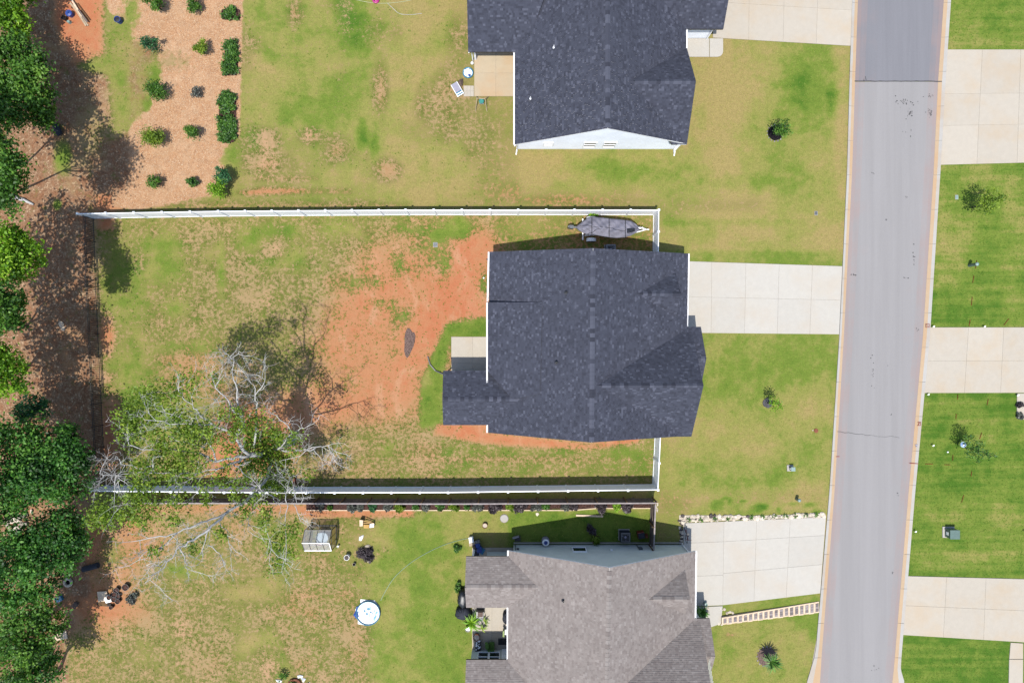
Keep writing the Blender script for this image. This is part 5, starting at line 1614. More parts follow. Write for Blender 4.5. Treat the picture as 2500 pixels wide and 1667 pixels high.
# ------------------------------------------------------------------ air conditioners
def condenser(label, px, py, w, h, mat):
    c = G(px, py)
    t = thing('air_conditioner', label, 'air conditioner', c)
    m = MB(); m.box(c + Vector((0, 0, 0.05)), (w + 0.15, w + 0.15, 0.1)); m.build('pad', 'kerb_concrete', t)
    m = MB()
    for sx, sy in ((-1, 0), (1, 0), (0, -1), (0, 1)):
        m.box(c + Vector((sx * w / 2, sy * w / 2, 0.1 + h / 2)), (0.03 if sx else w, 0.03 if sy else w, h))
    for k in range(7):
        z = 0.18 + k * h / 7.5
        for sx, sy in ((-1, 0), (1, 0), (0, -1), (0, 1)):
            m.box(c + Vector((sx * (w / 2 + 0.02), sy * (w / 2 + 0.02), z)), (0.02 if sx else w, 0.02 if sy else w, 0.03))
    m.build('casing', mat, t)
    m = MB(); m.box(c + Vector((0, 0, 0.1 + h - 0.1)), (w - 0.03, w - 0.03, 0.02)); m.build('well', 'black_metal', t)
    m = MB()
    for sx, sy in ((-1, 0), (1, 0), (0, -1), (0, 1)):
        m.box(c + Vector((sx * (w / 2 - 0.045), sy * (w / 2 - 0.045), 0.1 + h + 0.012)), (0.09 if sx else w, 0.09 if sy else w - 0.19, 0.03))
    for r_ in np.linspace(0.12, w / 2 - 0.06, 4):
        pts = [c + Vector((math.cos(a) * r_, math.sin(a) * r_, 0.1 + h)) for a in np.linspace(0, 2 * math.pi, 21)]
        m.tube(pts, 0.006, 4, cap=False)
    m.build('top_grille', 'grey_metal', t)
    m = MB()
    for k in range(3):
        a = k * 2.094 + 0.4
        d = Vector((math.cos(a), math.sin(a), 0)); s_ = Vector((-d.y, d.x, 0))
        m.add([c + d * 0.05 + Vector((0, 0, h)), c + d * 0.3 - s_ * 0.08 + Vector((0, 0, h - 0.02)), c + d * 0.3 + s_ * 0.12 + Vector((0, 0, h + 0.03))], [(0, 1, 2)])
    m.lathe([(0.09, 0), (0.09, 0.05), (0.02, 0.07)], c + Vector((0, 0, h)), 12)
    m.build('fan', 'lavender', t)
condenser('air conditioner in the shade of the green wall, fan seen from above', 1523, 1304, 0.72, 0.75, 'cover_dark')
condenser('air conditioner half hidden by the eave of the middle house near the boat', 1488, 612, 0.72, 0.7, 'grey_metal')

# ------------------------------------------------------------------ greenhouse
gh = thing('greenhouse', 'small clear panel greenhouse with grey frame on the lower lawn', 'greenhouse', G(786, 1310))
zr, ze = 2.1, 1.45
# corners on the ground (inside rectangle), roof ridge runs east - west
gx0, gx1 = G(757, 0).x, G(821, 0).x
gy0, gy1 = G(0, 1282).y, G(0, 1330).y
ym = (gy0 + gy1) / 2
fr = MB()
def PT(x, y, z): return Vector((x, y, z))
cor = [(gx0, gy0), (gx1, gy0), (gx1, gy1), (gx0, gy1)]
for x, y in cor: fr.bar(PT(x, y, 0), PT(x, y, ze), 0.045, 0.045)
for z in (0.06, ze):
    for i in range(4): fr.bar(PT(*cor[i], z), PT(*cor[(i + 1) % 4], z), 0.045, 0.045)
for k in range(5):
    x = gx0 + (gx1 - gx0) * k / 4
    fr.bar(PT(x, gy0, ze), PT(x, ym, zr), 0.035, 0.035); fr.bar(PT(x, gy1, ze), PT(x, ym, zr), 0.035, 0.035)
    fr.bar(PT(x, gy0, 0), PT(x, gy0, ze), 0.03, 0.03); fr.bar(PT(x, gy1, 0), PT(x, gy1, ze), 0.03, 0.03)
for k in (1, 2):
    y = gy0 + (gy1 - gy0) * k / 3
    for x in (gx0, gx1): fr.bar(PT(x, y, 0), PT(x, y, ze + (zr - ze) * 0.66), 0.03, 0.03)
fr.build('frame', 'dark_plastic', gh)
m = MB(); m.bar(PT(gx0, ym, zr + 0.02), PT(gx1, ym, zr + 0.02), 0.06, 0.05); m.bar(PT(gx0, gy1, ze + 0.02), PT(gx1, gy1, ze + 0.02), 0.06, 0.05); m.bar(PT(gx1, gy1, ze + 0.02), PT(gx1, ym, zr + 0.02), 0.05, 0.04)
m.build('trim', 'white_paint', gh)
for k in range(4):
    xa, xb = gx0 + (gx1 - gx0) * k / 4 + 0.02, gx0 + (gx1 - gx0) * (k + 1) / 4 - 0.02
    for (ya, za, yb, zb) in ((gy0, ze, ym, zr), (gy1, ze, ym, zr), (gy0, 0.08, gy0, ze), (gy1, 0.08, gy1, ze)):
        mm_ = MB(); mm_.add([PT(xa, ya, za), PT(xb, ya, za), PT(xb, yb, zb), PT(xa, yb, zb)], [(0, 1, 2, 3)]); mm_.build('pane', 'greenhouse_pane', gh)
for x in (gx0, gx1):
    for k in range(3):
        ya, yb = gy0 + (gy1 - gy0) * k / 3, gy0 + (gy1 - gy0) * (k + 1) / 3
        za = ze + (zr - ze) * (1 - abs((ya - ym) / (gy0 - ym))); zb = ze + (zr - ze) * (1 - abs((yb - ym) / (gy0 - ym)))
        mm_ = MB(); mm_.add([PT(x, ya, 0.08), PT(x, yb, 0.08), PT(x, yb, zb), PT(x, ya, za)], [(0, 1, 2, 3)]); mm_.build('pane', 'greenhouse_amber', gh)
def tub(name, label, c, r, h, mat, cat, rim=True, group=None, fill=None, lid=None):
    t = thing(name, label, cat, c, group)
    m = MB(); m.lathe([(r * 0.82, 0.0), (r, h), (r * 1.06, h), (r * 1.06, h + 0.02), (r * 0.94, h + 0.02), (r * 0.88, h - 0.1)], c, 20)
    m.build('shell', mat, t, False)
    if fill:
        m = MB(); m.lathe([(r * 0.9, h - 0.06), (0.01, h - 0.04)], c, 16); m.build('contents', fill, t)
    if lid:
        m = MB(); m.lathe([(r * 1.02, h + 0.02), (r * 0.95, h + 0.06), (r * 0.4, h + 0.1), (r * 0.35, h + 0.08)], c, 20); m.build('lid', lid, t)
        m = MB(); m.box(c + Vector((0, 0, h + 0.12)), (r * 0.7, 0.05, 0.06), 0.5); m.build('handle', lid, t)
    return t
tub('storage_tub', 'blue tub standing inside the clear greenhouse', G(793, 1306) + Vector((0.0, 0, 0)), 0.45, 0.8, 'light_blue_plastic', 'tub')
tub('storage_tub', 'red tub standing inside the clear greenhouse', G(785, 1318), 0.3, 0.5, 'red_plastic', 'tub')

# ------------------------------------------------------------------ pools
pl = thing('wading_pool', 'round white wading pool with blue rim on the lower lawn', 'pool', G(900, 1494))
c = G(900, 1494)
m = MB()
for k in range(24):
    a0, a1 = 6.2832 * k / 24, 6.2832 * (k + 1) / 24
    pr = [(0.9, 0.0), (0.97, 0.12), (0.95, 0.26), (0.91, 0.27), (0.88, 0.2), (0.88, 0.06)]
    for i in range(5):
        (r0, z0), (r1, z1) = pr[i], pr[i + 1]
        m.add([c + Vector((r0 * math.cos(a0), r0 * math.sin(a0), z0)), c + Vector((r0 * math.cos(a1), r0 * math.sin(a1), z0)), c + Vector((r1 * math.cos(a1), r1 * math.sin(a1), z1)), c + Vector((r1 * math.cos(a0), r1 * math.sin(a0), z1))], [(0, 1, 2, 3)])
m.build('rim', 'light_blue_plastic', pl, True)
m = MB(); m.lathe([(0.89, 0.1), (0.4, 0.12), (0.01, 0.13)], c, 24); m.build('floor', 'pool_liner', pl)
m = MB(); m.lathe([(0.875, 0.16), (0.01, 0.161)], c, 24); m.build('water', 'water', pl)
m = MB()
for k in range(7):
    a = R.uniform(0, 6.28); q = R.uniform(0.1, 0.6)
    m.lathe([(R.uniform(0.04, 0.1), 0.165), (0.02, 0.19)], c + Vector((math.cos(a) * q, math.sin(a) * q, 0)), 8)
m.build('bubbles', 'light_blue_plastic', pl)
tp = thing('tarp', 'crumpled white and blue tarp spread under the wading pool', 'tarp', G(895, 1494))
m = MB()
pts = [(880, 1462), (915, 1465), (927, 1480), (927, 1505), (915, 1518), (895, 1526), (874, 1522), (874, 1508), (866, 1502), (868, 1485), (880, 1474)]
m.prism([G(*p) for p in pts][::-1], 0.004, 0.02); m.build('sheet', 'white_paint', tp)
m = MB()
pts = [(884, 1474), (870, 1480), (868, 1490), (863, 1500), (868, 1506), (876, 1512), (884, 1512), (878, 1495)]
z = 0.03
gp = [G(*p) for p in pts]
cen = sum(gp, Vector()) / len(gp)
m.add([tuple(p + Vector((0, 0, R.uniform(0.03, 0.12)))) for p in gp] + [tuple(cen + Vector((0, 0, 0.2)))], [(i, (i + 1) % 8, 8) for i in range(8)])
m.build('fold', 'blue_plastic', tp)
pl = thing('paddling_pool', 'small round blue paddling pool full of white toys beside the upper patio', 'pool', G(1143, 180))
c = G(1143, 180)
m = MB(); m.lathe([(0.38, 0), (0.43, 0.14), (0.42, 0.24), (0.36, 0.24), (0.34, 0.1)], c, 22); m.build('rim', 'light_blue_plastic', pl, True)
m = MB(); m.lathe([(0.35, 0.12), (0.01, 0.13)], c, 20); m.build('floor', 'pool_liner', pl)
pt = thing('pool_toy', 'white inflatable lying in the small blue paddling pool', 'toy', c + Vector((-0.03, 0.03, 0.13)))
m = MB(); m.box(c + Vector((-0.04, 0.02, 0.2)), (0.42, 0.5, 0.13), 0.4); m.box(c + Vector((-0.04, 0.02, 0.28)), (0.34, 0.42, 0.05), 0.4); m.build('body', 'white_paint', pt)
m = MB(); m.box(c + Vector((0.1, -0.2, 0.25)), (0.18, 0.14, 0.1), 0.9); m.box(c + Vector((0.16, -0.3, 0.18)), (0.14, 0.1, 0.08), 0.3); m.build('fin', 'blue_plastic', pt)
bs = thing('garden_ball', 'white ball on the grass beside the upper patio', 'ball', G(1153, 156))
m = MB(); m.lathe([(0.02, 0.0), (0.09, 0.03), (0.13, 0.12), (0.11, 0.2), (0.02, 0.25)], G(1153, 156), 14); m.build('ball', 'white_paint', bs, True)

# lounge chair and cloth by the upper patio
lc_ = thing('lounge_chair', 'white and blue striped lounge chair on the grass by the upper patio', 'chair', G(1117, 218))
a, b_ = G(1108, 204, 0.3), G(1125, 233, 0.28)
d = (b_ - a).normalized(); sd = Vector((-d.y, d.x, 0))
m = MB()
L = (b_ - a).length
m.bar(a, a + d * L * 0.68, 0.5, 0.05); m.build('seat', 'lavender', lc_)
for k in range(4):
    m = MB(); p0 = a + d * L * (0.69 + k * 0.08); m.bar(p0, p0 + d * L * 0.07, 0.5, 0.05); m.build('stripe', ('light_blue_plastic', 'white_paint')[k % 2], lc_)
for s_ in (-1, 1):
    m = MB(); m.bar(a + sd * s_ * 0.27, b_ + sd * s_ * 0.27, 0.04, 0.04); m.build('side_rail', 'white_paint', lc_)
    for t in (0.1, 0.85):
        p = a + d * L * t + sd * s_ * 0.26
        m = MB(); m.bar(Vector((p.x, p.y, 0)), p, 0.035, 0.035); m.build('leg', 'white_paint', lc_)
cl = thing('outdoor_cloth', 'brown cloth draped on a folding stool between lounge chair and pool', 'cloth', G(1126, 204))
m = MB()
base = [(1116, 203), (1124, 196), (1130, 195), (1131, 203), (1128, 214), (1122, 212)]
g0 = [G(*p) for p in base]; cc = sum(g0, Vector()) / 6
m.add([p + Vector((0, 0, R.uniform(0.1, 0.25))) for p in g0] + [cc + Vector((0, 0, 0.42))], [(i, (i + 1) % 6, 6) for i in range(6)][::-1])
m.build('drape', 'brown_cloth', cl)
m = MB()
for p in g0[2:5]: m.bar(p, cc + Vector((0, 0, 0.38)), 0.03, 0.03)
m.build('stool_frame', 'black_metal', cl)
sw = thing('frame_stand', 'pale tubular play frame on the grass below the upper patio', 'stand', G(1176, 252))
m = MB()
for pts in ([G(1161, 272), G(1164, 240, 0.9)], [G(1189, 273), G(1184, 242, 0.9)], [G(1164, 236), G(1164, 240, 0.9)], [G(1193, 236), G(1184, 242, 0.9)], [G(1164, 240, 0.9), G(1184, 242, 0.9)]):
    m.tube(pts, 0.028, 8)
m.build('frame', 'wood_pale', sw)
m = MB(); m.lathe([(0.16, 0.0), (0.2, 0.1), (0.2, 0.2), (0.12, 0.26)], G(1176, 252) + Vector((0, 0, 0.3)), 14); m.build('bucket_seat', 'teal_plastic', sw)
m = MB(); m.box(G(1176, 254) + Vector((0, 0, 0.25)), (0.34, 0.2, 0.1)); m.build('seat_front', 'lavender', sw)

# ------------------------------------------------------------------ ropes, hoses, ring
def cord(name, label, pts, r, mat, cat, z=0.03):
    P = [G(*p) + Vector((0, 0, z)) for p in pts]
    f_ = []
    for i in range(len(P) - 1):
        for k in range(5):
            t = k / 5
            p0, p1, p2, p3 = P[max(i - 1, 0)], P[i], P[i + 1], P[min(i + 2, len(P) - 1)]
            f_.append(0.5 * ((2 * p1) + (p2 - p0) * t + (2 * p0 - 5 * p1 + 4 * p2 - p3) * t * t + (3 * p1 - p0 - 3 * p2 + p3) * t ** 3))
    f_.append(P[-1])
    m = MB(); m.tube(f_, r, 6)
    return tag(m.build(name, mat), label, cat)
cord('garden_hose', 'pale green garden hose curving from the white pool to the lower patio', [(930, 1465), (938, 1448), (962, 1410), (1000, 1375), (1040, 1350), (1080, 1331), (1120, 1318), (1150, 1312)], 0.022, 'hose', 'hose')
cord('washing_line', 'pale yellow cord looping along the top edge of the upper lawn', [(850, -6), (880, 3), (920, 9), (960, 8), (995, 3), (1015, -3)], 0.022, 'rope', 'cord')
cord('buried_hose', 'grey hose half hidden in the dry grass near the top edge', [(945, 8), (958, 20), (975, 34), (1000, 37), (1030, 34)], 0.018, 'bark_pale', 'hose')
rg = thing('swim_ring', 'bright pink swim ring lying at the top edge of the upper lawn', 'swim ring', G(918, 2))
m = MB(); c = G(918, 2)
for i in range(18):
    pass
m.tube([c + Vector((0.2 * math.cos(a), 0.2 * math.sin(a), 0.09)) for a in np.linspace(0, 2 * math.pi, 19)], 0.085, 8); m.build('ring', 'pink_plastic', rg, True)
m = MB(); m.lathe([(0.1, 0.02), (0.1, 0.08), (0.02, 0.1)], c, 12); m.build('valve', 'pink_plastic', rg)

# ------------------------------------------------------------------ things at the wood's edge, top left
tub('bucket', 'blue lidded bucket beside the lumber pile', G(175, 38), 0.25, 0.35, 'blue_plastic', 'bucket', lid='blue_plastic')
tub('bucket', 'dark blue bucket standing alone between lumber and garden', G(294, 54), 0.24, 0.45, 'blue_plastic', 'bucket', fill='dark_plastic')
tub('bucket', 'dark grey bucket next to the blue lidded one', G(161, 48), 0.18, 0.3, 'dark_plastic', 'bucket', fill='black_mulch')
bx_ = thing('watering_can', 'pale green watering can beside the dark grey bucket', 'watering can', G(171, 56))
m = MB(); m.lathe([(0.13, 0), (0.12, 0.2), (0.1, 0.24)], G(171, 56), 12); m.build('can', 'pale_green', bx_)
m = MB(); m.tube([G(171, 56) + Vector((0.1, 0, 0.06)), G(171, 56) + Vector((0.28, -0.05, 0.26))], [0.03, 0.02], 6); m.build('spout', 'pale_green', bx_)
m = MB(); m.tube([G(171, 56) + Vector((-0.1, 0, 0.05)), G(171, 56) + Vector((-0.2, 0, 0.16)), G(171, 56) + Vector((-0.06, 0, 0.26))], 0.015, 6); m.build('handle', 'pale_green', bx_)
gl = 'loose lumber by the wood'
for k, (x0, y0, x1, y1, lab, mt) in enumerate([(172, 8, 216, 64, 'longest pale plank of the lumber pile', 'wood_pale'), (180, 14, 212, 65, 'pale plank lying under the longest plank', 'wood_pale'), (190, 10, 222, 52, 'thin grey-brown stick at the right of the lumber pile', 'wood_brown'), (178, 2, 204, 44, 'short pale plank at the top of the lumber pile', 'wood_orange'), (196, 28, 218, 58, 'narrow weathered plank in the lumber pile', 'wood_fence')]):
    m = MB(); m.bar(G(x0, y0) + Vector((0, 0, 0.06 + 0.05 * k)), G(x1, y1) + Vector((0, 0, 0.05 + 0.05 * k)), 0.13 if k != 2 else 0.06, 0.04, 0.8)
    tag(m.build('plank', mt), lab, 'plank', gl)
wb = thing('wheelbarrow', 'dark tarp covered wheelbarrow in the tree shade near the log', 'wheelbarrow', G(145, 318))
m = MB(); g0 = [G(*p) for p in [(132, 303), (140, 300), (150, 312), (156, 330), (148, 336), (138, 322)]]; cc = sum(g0, Vector()) / 6
m.add([p + Vector((0, 0, 0.35)) for p in g0] + [cc + Vector((0, 0, 0.55))] + [p.lerp(cc, 0.25) for p in g0], [(i, (i + 1) % 6, 6) for i in range(6)] + [(i, 7 + i, 7 + (i + 1) % 6, (i + 1) % 6) for i in range(6)]); m.build('tray', 'cover_dark', wb)
for s_ in (0, 1):
    m = MB(); m.tube([G(134 + s_ * 8, 300 - s_ * 2) + Vector((0, 0, 0.4)), G(126 + s_ * 8, 288 - s_ * 2) + Vector((0, 0, 0.5))], 0.02, 6); m.build('handle', 'wood_brown', wb)
lg = thing('fallen_log', 'pale fallen log lying in the litter at the wood edge', 'log', G(60, 488))
m = MB(); m.tube([G(28, 480) + Vector((0, 0, 0.15)), G(60, 489) + Vector((0, 0, 0.14)), G(84, 500) + Vector((0, 0, 0.1))], [0.16, 0.14, 0.07], 9); m.build('log', 'bark_pale', lg, True)
for k, (x, y, l) in enumerate([(150, 792, 0.26), (154, 802, 0.2)]):
    tag(rock((G(x, y).x, G(x, y).y, 0.0), l, 900 + k, 0.5).build('stump_piece', 'wood_orange'), ('larger' if k == 0 else 'smaller') + ' of two pale wood chunks in the shade by the black fence', 'wood chunk')

# ------------------------------------------------------------------ rock pile and junk, lower left
rp = thing('rock_pile', 'pile of pale rocks in the gap between the dark trees', 'rock pile', G(45, 1280))
for k in range(26):
    p = G(R.gauss(48, 17), R.gauss(1276, 13))
    rock((p.x, p.y, R.uniform(0, 0.15)), R.uniform(0.13, 0.28), 300 + k, 0.7).build('rock', 'stone', rp)
rl = thing('plastic_roll', 'dark cylinder roll lying in tree shade near the pots', 'roll', G(225, 1383))
a, c = G(207, 1387), G(244, 1377)
m = MB(); m.tube([a + Vector((0, 0, 0.22)), c + Vector((0, 0, 0.22))], 0.22, 14); m.build('roll', 'cover_dark', rl)
m = MB(); m.tube([a + Vector((-0.02, 0, 0.22)), a + Vector((-0.05, -0.01, 0.22))], 0.09, 10); m.build('core', 'black_metal', rl)
pn = thing('panel_stack', 'pinkish board and white sheet leaning on black trays', 'board', G(252, 1454))
m = MB(); q = [G(240, 1442), G(263, 1441), G(268, 1464), G(243, 1467)]; m.prism(q[::-1], 0.12, 0.16); m.build('board', 'wood_orange', pn)
m = MB(); q = [G(257, 1459), G(270, 1448), G(276, 1466), G(262, 1470)]; m.prism(q[::-1], 0.17, 0.19); m.build('sheet', 'white_paint', pn)
m = MB(); m.box(G(253, 1470) + Vector((0, 0, 0.06)), (0.7, 0.5, 0.1)); m.build('support', 'wood_brown', pn)
for k, (x, y) in enumerate([(247, 1472), (265, 1475)]):
    t = thing('seed_tray', ('left' if k == 0 else 'right') + ' black seed tray at the foot of the pinkish board', 'tray', G(x, y))
    m = MB()
    c = G(x, y)
    for sx in np.linspace(-0.24, 0.24, 5): m.box(c + Vector((sx, 0, 0.05)), (0.02, 0.2, 0.1))
    for sy in (-0.1, 0.0, 0.1): m.box(c + Vector((0, sy, 0.05)), (0.5, 0.02, 0.1))
    m.build('tray', 'dark_plastic', t)
for k, (x, y, r, lab) in enumerate([(289, 1437, 0.2, 'black pot at the top of the pot cluster'), (284, 1448, 0.22, 'wide black pot in the middle of the pot cluster'), (293, 1452, 0.17, 'small black pot right in the pot cluster'), (283, 1459, 0.2, 'black pot holding soil beside the white sheet'), (292, 1464, 0.19, 'black pot at the lower end of the pot cluster'), (311, 1430, 0.25, 'grey planter standing apart above the cluster'), (271, 1455, 0.17, 'black pot touching the white sheet'), (276, 1479, 0.14, 'tiny pot below the black trays')]):
    tub('plant_pot', lab, G(x, y), r, 0.3, 'dark_plastic', 'pot', group='pots left on the clay', fill='dark_mulch')
shrub('dead_bush', 'dark twiggy bush right of the pot cluster', 322, 1460, 0.45, 0.4, 'leaf_grey', 0.12, 1.0, None, 'shrub')
tr_ = thing('tyre_planter', 'pale ring shaped planter in the shade below the dark roll', 'planter', G(168, 1420))
c = G(168, 1420)
m = MB(); m.tube([c + Vector((0.28 * math.cos(a), 0.28 * math.sin(a), 0.1)) for a in np.linspace(0, 2 * math.pi, 17)], 0.11, 8); m.build('ring', 'stone', tr_, True)
m = MB(); m.lathe([(0.25, 0.05), (0.02, 0.08)], c, 12); m.build('soil', 'black_mulch', tr_)
rc = thing('red_cart', 'red metal frame half hidden under the dark tree', 'cart', G(163, 1388))
m = MB()
for pts in ([(155, 1380), (168, 1390)], [(158, 1376), (171, 1387)], [(155, 1380), (158, 1376)], [(168, 1390), (171, 1387)]):
    m.bar(G(*pts[0]) + Vector((0, 0, 0.35)), G(*pts[1]) + Vector((0, 0, 0.35)), 0.04, 0.04)
for p in ((155, 1380), (168, 1390), (158, 1376), (171, 1387)): m.bar(G(*p), G(*p) + Vector((0, 0, 0.36)), 0.035, 0.035)
m.build('frame', 'red_plastic', rc)
for k, (x, y, l, w, rz, lab, mt) in enumerate([(147, 1460, 0.5, 0.35, 0.4, 'grey-blue crate among the junk under the trees', 'light_blue_plastic'), (187, 1474, 0.4, 0.3, 1.0, 'brownish box on the clay beside the trees', 'brown_cloth'), (150, 1550, 0.9, 0.6, 0.2, 'flat tan board lying under the trees near the bottom', 'wood_orange')]):
    c = G(x, y)
    t = thing('crate', lab, 'crate', c)
    m = MB()
    h = 0.25 if k < 2 else 0.06
    m.box(c + Vector((0, 0, h / 2)), (l, w, h), rz)
    m.box(c + Vector((0, 0, h + 0.01)), (l + 0.05, w + 0.05, 0.03), rz)
    m.build('box', mt, t)

# ------------------------------------------------------------------ lower back yard
yc = thing('toy_slide', 'yellow and white plastic toy slide on the grass near the planting bed', 'toy', G(895, 1282))
def Y(u, v, z): return G(720 + u / 9.8, 1240 + v / 9.8, z)
m = MB(); m.hexa([Y(1550, 290, 0), Y(1620, 295, 0), Y(1625, 430, 0), Y(1550, 430, 0), Y(1545, 280, 0.6), Y(1630, 290, 0.6), Y(1625, 430, 0.5), Y(1545, 435, 0.5)]); m.build('ladder', 'wood_orange', yc)
m = MB(); m.hexa([Y(1640, 400, 0), Y(1780, 400, 0), Y(1770, 480, 0), Y(1650, 480, 0), Y(1640, 390, 0.45), Y(1780, 395, 0.4), Y(1770, 485, 0.3), Y(1650, 480, 0.4)]); m.build('seat', 'yellow_plastic', yc)
m = MB(); m.hexa([Y(1790, 380, 0), Y(1885, 370, 0), Y(1880, 450, 0), Y(1785, 460, 0), Y(1795, 375, 0.35), Y(1895, 365, 0.35), Y(1885, 455, 0.3), Y(1785, 470, 0.3)]); m.build('chute', 'white_paint', yc)
m = MB(); m.bar(Y(1640, 300, 0.55), Y(1890, 360, 0.35), 0.06, 0.06); m.bar(Y(1640, 350, 0.5), Y(1790, 360, 0.4), 0.06, 0.06); m.build('rail', 'yellow_plastic', yc)
bg_ = thing('paper_sack', 'white paper sack lying on the grass below the toy slide', 'sack', G(881, 1312))
m = MB(); g0 = [G(*p) for p in [(876, 1319), (877, 1309), (886, 1305), (889, 1306), (885, 1316), (882, 1320)]]; cc = sum(g0, Vector()) / 6
m.add([p + Vector((0, 0, 0.01)) for p in g0] + [p.lerp(cc, 0.3) + Vector((0, 0, 0.12)) for p in g0], [(i, 6 + i, 6 + (i + 1) % 6, (i + 1) % 6) for i in range(6)] + [(11, 10, 9, 8, 7, 6)][::-1]); m.build('sack', 'white_paint', bg_)
shrub('burn_pile', 'dark purplish brush heap with pale stones on the lower lawn', 891, 1351, 0.62, 0.3, 'leaf_purple', 0.08, 5.0, None, 'brush heap')
for k, (x, y, r, lab, mt) in enumerate([(897, 1333, 0.2, 'pale rock at the top of the dark brush heap', 'stone'), (873, 1348, 0.16, 'lavender grey rock left of the brush heap', 'rock_dark'), (900, 1367, 0.17, 'white rock at the lower right of the brush heap', 'stone'), (903, 1371, 0.14, 'dark rock at the lower right of the brush heap', 'rock_dark')]):
    tag(rock((G(x, y).x, G(x, y).y, 0), r, 500 + k, 0.7).build('rock', mt), lab, 'rock', 'rocks round the brush heap')
tub('planter', 'white and grey planter with a dark shadow left of the brush heap', G(850, 1356), 0.2, 0.5, 'white_paint', 'planter', fill='rock_dark')
tub('planter', 'little dark pot below the brush heap', G(866, 1375), 0.12, 0.22, 'dark_plastic', 'planter', fill='black_mulch')
tub('planter', 'small white lamp-like pot beside the greenhouse corner', G(827, 1331), 0.08, 0.3, 'white_paint', 'planter', fill='white_paint')
tub('planter', 'terracotta pot with pale top on the grass below the planting bed', G(1184, 1281), 0.2, 0.25, 'terracotta', 'planter', fill='stone')
mh = thing('septic_cover', 'round grey concrete access lid in the grass below the planting bed', 'lid', G(1231, 1265))
m = MB(); m.lathe([(0.3, 0.0), (0.3, 0.05), (0.27, 0.06), (0.02, 0.065)], G(1231, 1265), 22); m.build('lid', 'kerb_concrete', mh)
m = MB(); m.lathe([(0.34, 0.0), (0.34, 0.03), (0.31, 0.035)], G(1231, 1265), 22); m.build('collar', 'paver', mh)
m = MB(); m.bar(G(1406, 1257) + Vector((0, 0, 0.05)), G(1472, 1259.5) + Vector((0, 0, 0.05)), 0.14, 0.09)
tag(m.build('timber', 'wood_orange'), 'long pale timber lying on the grass below the planting bed', 'timber')
tag(rock((G(1312, 1254).x, G(1312, 1254).y, 0), 0.16, 640, 0.6).build('rock', 'stone'), 'pale flat rock at the edge of the planting bed', 'rock')
shrub('lawn_shrub', 'round dark shrub on the lawn near the hose end', 1116, 1341, 0.32, 0.5, 'leaf_hedge', 0.11, 2.0, 'round shrubs west of the lower house')
shrub('lawn_shrub', 'round dark shrub on the lawn by the lower house gable corner', 1119, 1432, 0.32, 0.5, 'leaf_hedge', 0.11, 2.0, 'round shrubs west of the lower house')
rbb = thing('rain_barrel', 'pale rain barrel with blue lid against the green wall', 'barrel', G(1331, 1316))
c = G(1331, 1316)
m = MB(); m.lathe([(0.25, 0), (0.3, 0.2), (0.31, 0.5), (0.28, 0.85), (0.26, 0.9)], c, 20); m.build('barrel', 'lavender', rbb, True)
m = MB(); m.lathe([(0.27, 0.9), (0.25, 0.93), (0.05, 0.94)], c, 20); m.build('rim', 'white_paint', rbb)
m = MB(); m.lathe([(0.15, 0.94), (0.14, 0.99), (0.03, 1.0)], c, 16); m.bar(c + Vector((0, 0, 1.0)), c + Vector((0.12, 0.1, 1.0)), 0.05, 0.05); m.build('lid', 'blue_plastic', rbb)
rt = thing('red_bin', 'red and grey lidded bin beside the air conditioner', 'bin', G(1562, 1301))
c = G(1562, 1301)
m = MB(); m.box(c + Vector((0, 0, 0.3)), (0.5, 0.45, 0.6), 0.15); m.build('body', 'red_plastic', rt)
m = MB(); m.box(c + Vector((0.02, -0.03, 0.64)), (0.5, 0.42, 0.08), 0.15); m.box(c + Vector((0.02, -0.03, 0.7)), (0.4, 0.32, 0.04), 0.15); m.build('lid', 'cover_dark', rt)
yb = thing('yellow_planter', 'shaded yellow-leaved plant in a wooden box by the green wall', 'planter', G(1454, 1316))
c = G(1454, 1316)
m = MB()
for sx, sy in ((-1, 0), (1, 0), (0, -1), (0, 1)): m.box(c + Vector((sx * 0.24, sy * 0.24, 0.18)), (0.04 if sx else 0.5, 0.04 if sy else 0.5, 0.36))
m.build('box', 'wood_brown', yb)
q, tn = leaf_cloud([((c.x, c.y, 0.45), 0.28, 220)], 0.13); quads('foliage', 'leaf_olive', q, tn, yb)
shrub('shade_shrub', 'reddish shrub in the shade of the green house wall', 1445, 1294, 0.4, 0.4, 'leaf_purple', 0.12, 1.0)
cn = thing('camp_chair', 'dark folded chair in the shade at the corner of the green wall', 'chair', G(1262, 1311))
c = G(1262, 1311)
m = MB(); m.box(c + Vector((0.05, 0, 0.4)), (0.45, 0.4, 0.05)); m.build('seat', 'dark_plastic', cn)
m = MB(); m.box(c + Vector((-0.1, 0.2, 0.65)), (0.5, 0.06, 0.4), 0.3); m.build('backrest', 'lavender', cn)
for sx, sy in ((-1, -1), (1, -1), (1, 1), (-1, 1)):
    m = MB(); m.bar(c + Vector((0.05 + sx * 0.2, sy * 0.17, 0)), c + Vector((0.05 + sx * 0.2, sy * 0.17, 0.4)), 0.03, 0.03); m.build('leg', 'black_metal', cn)
tg = thing('tan_bag', 'tan sack slumped at the foot of the board gate', 'sack', G(1577, 1306))
m = MB(); g0 = [G(*p) for p in [(1572, 1302), (1580, 1301), (1583, 1308), (1579, 1313), (1573, 1310)]]; cc = sum(g0, Vector()) / 5
m.add([p for p in g0] + [p.lerp(cc, 0.35) + Vector((0, 0, 0.35)) for p in g0], [(i, 5 + i, 5 + (i + 1) % 5, (i + 1) % 5) for i in range(5)] + [(5, 6, 7, 8, 9)]); m.build('sack', 'terracotta', tg)

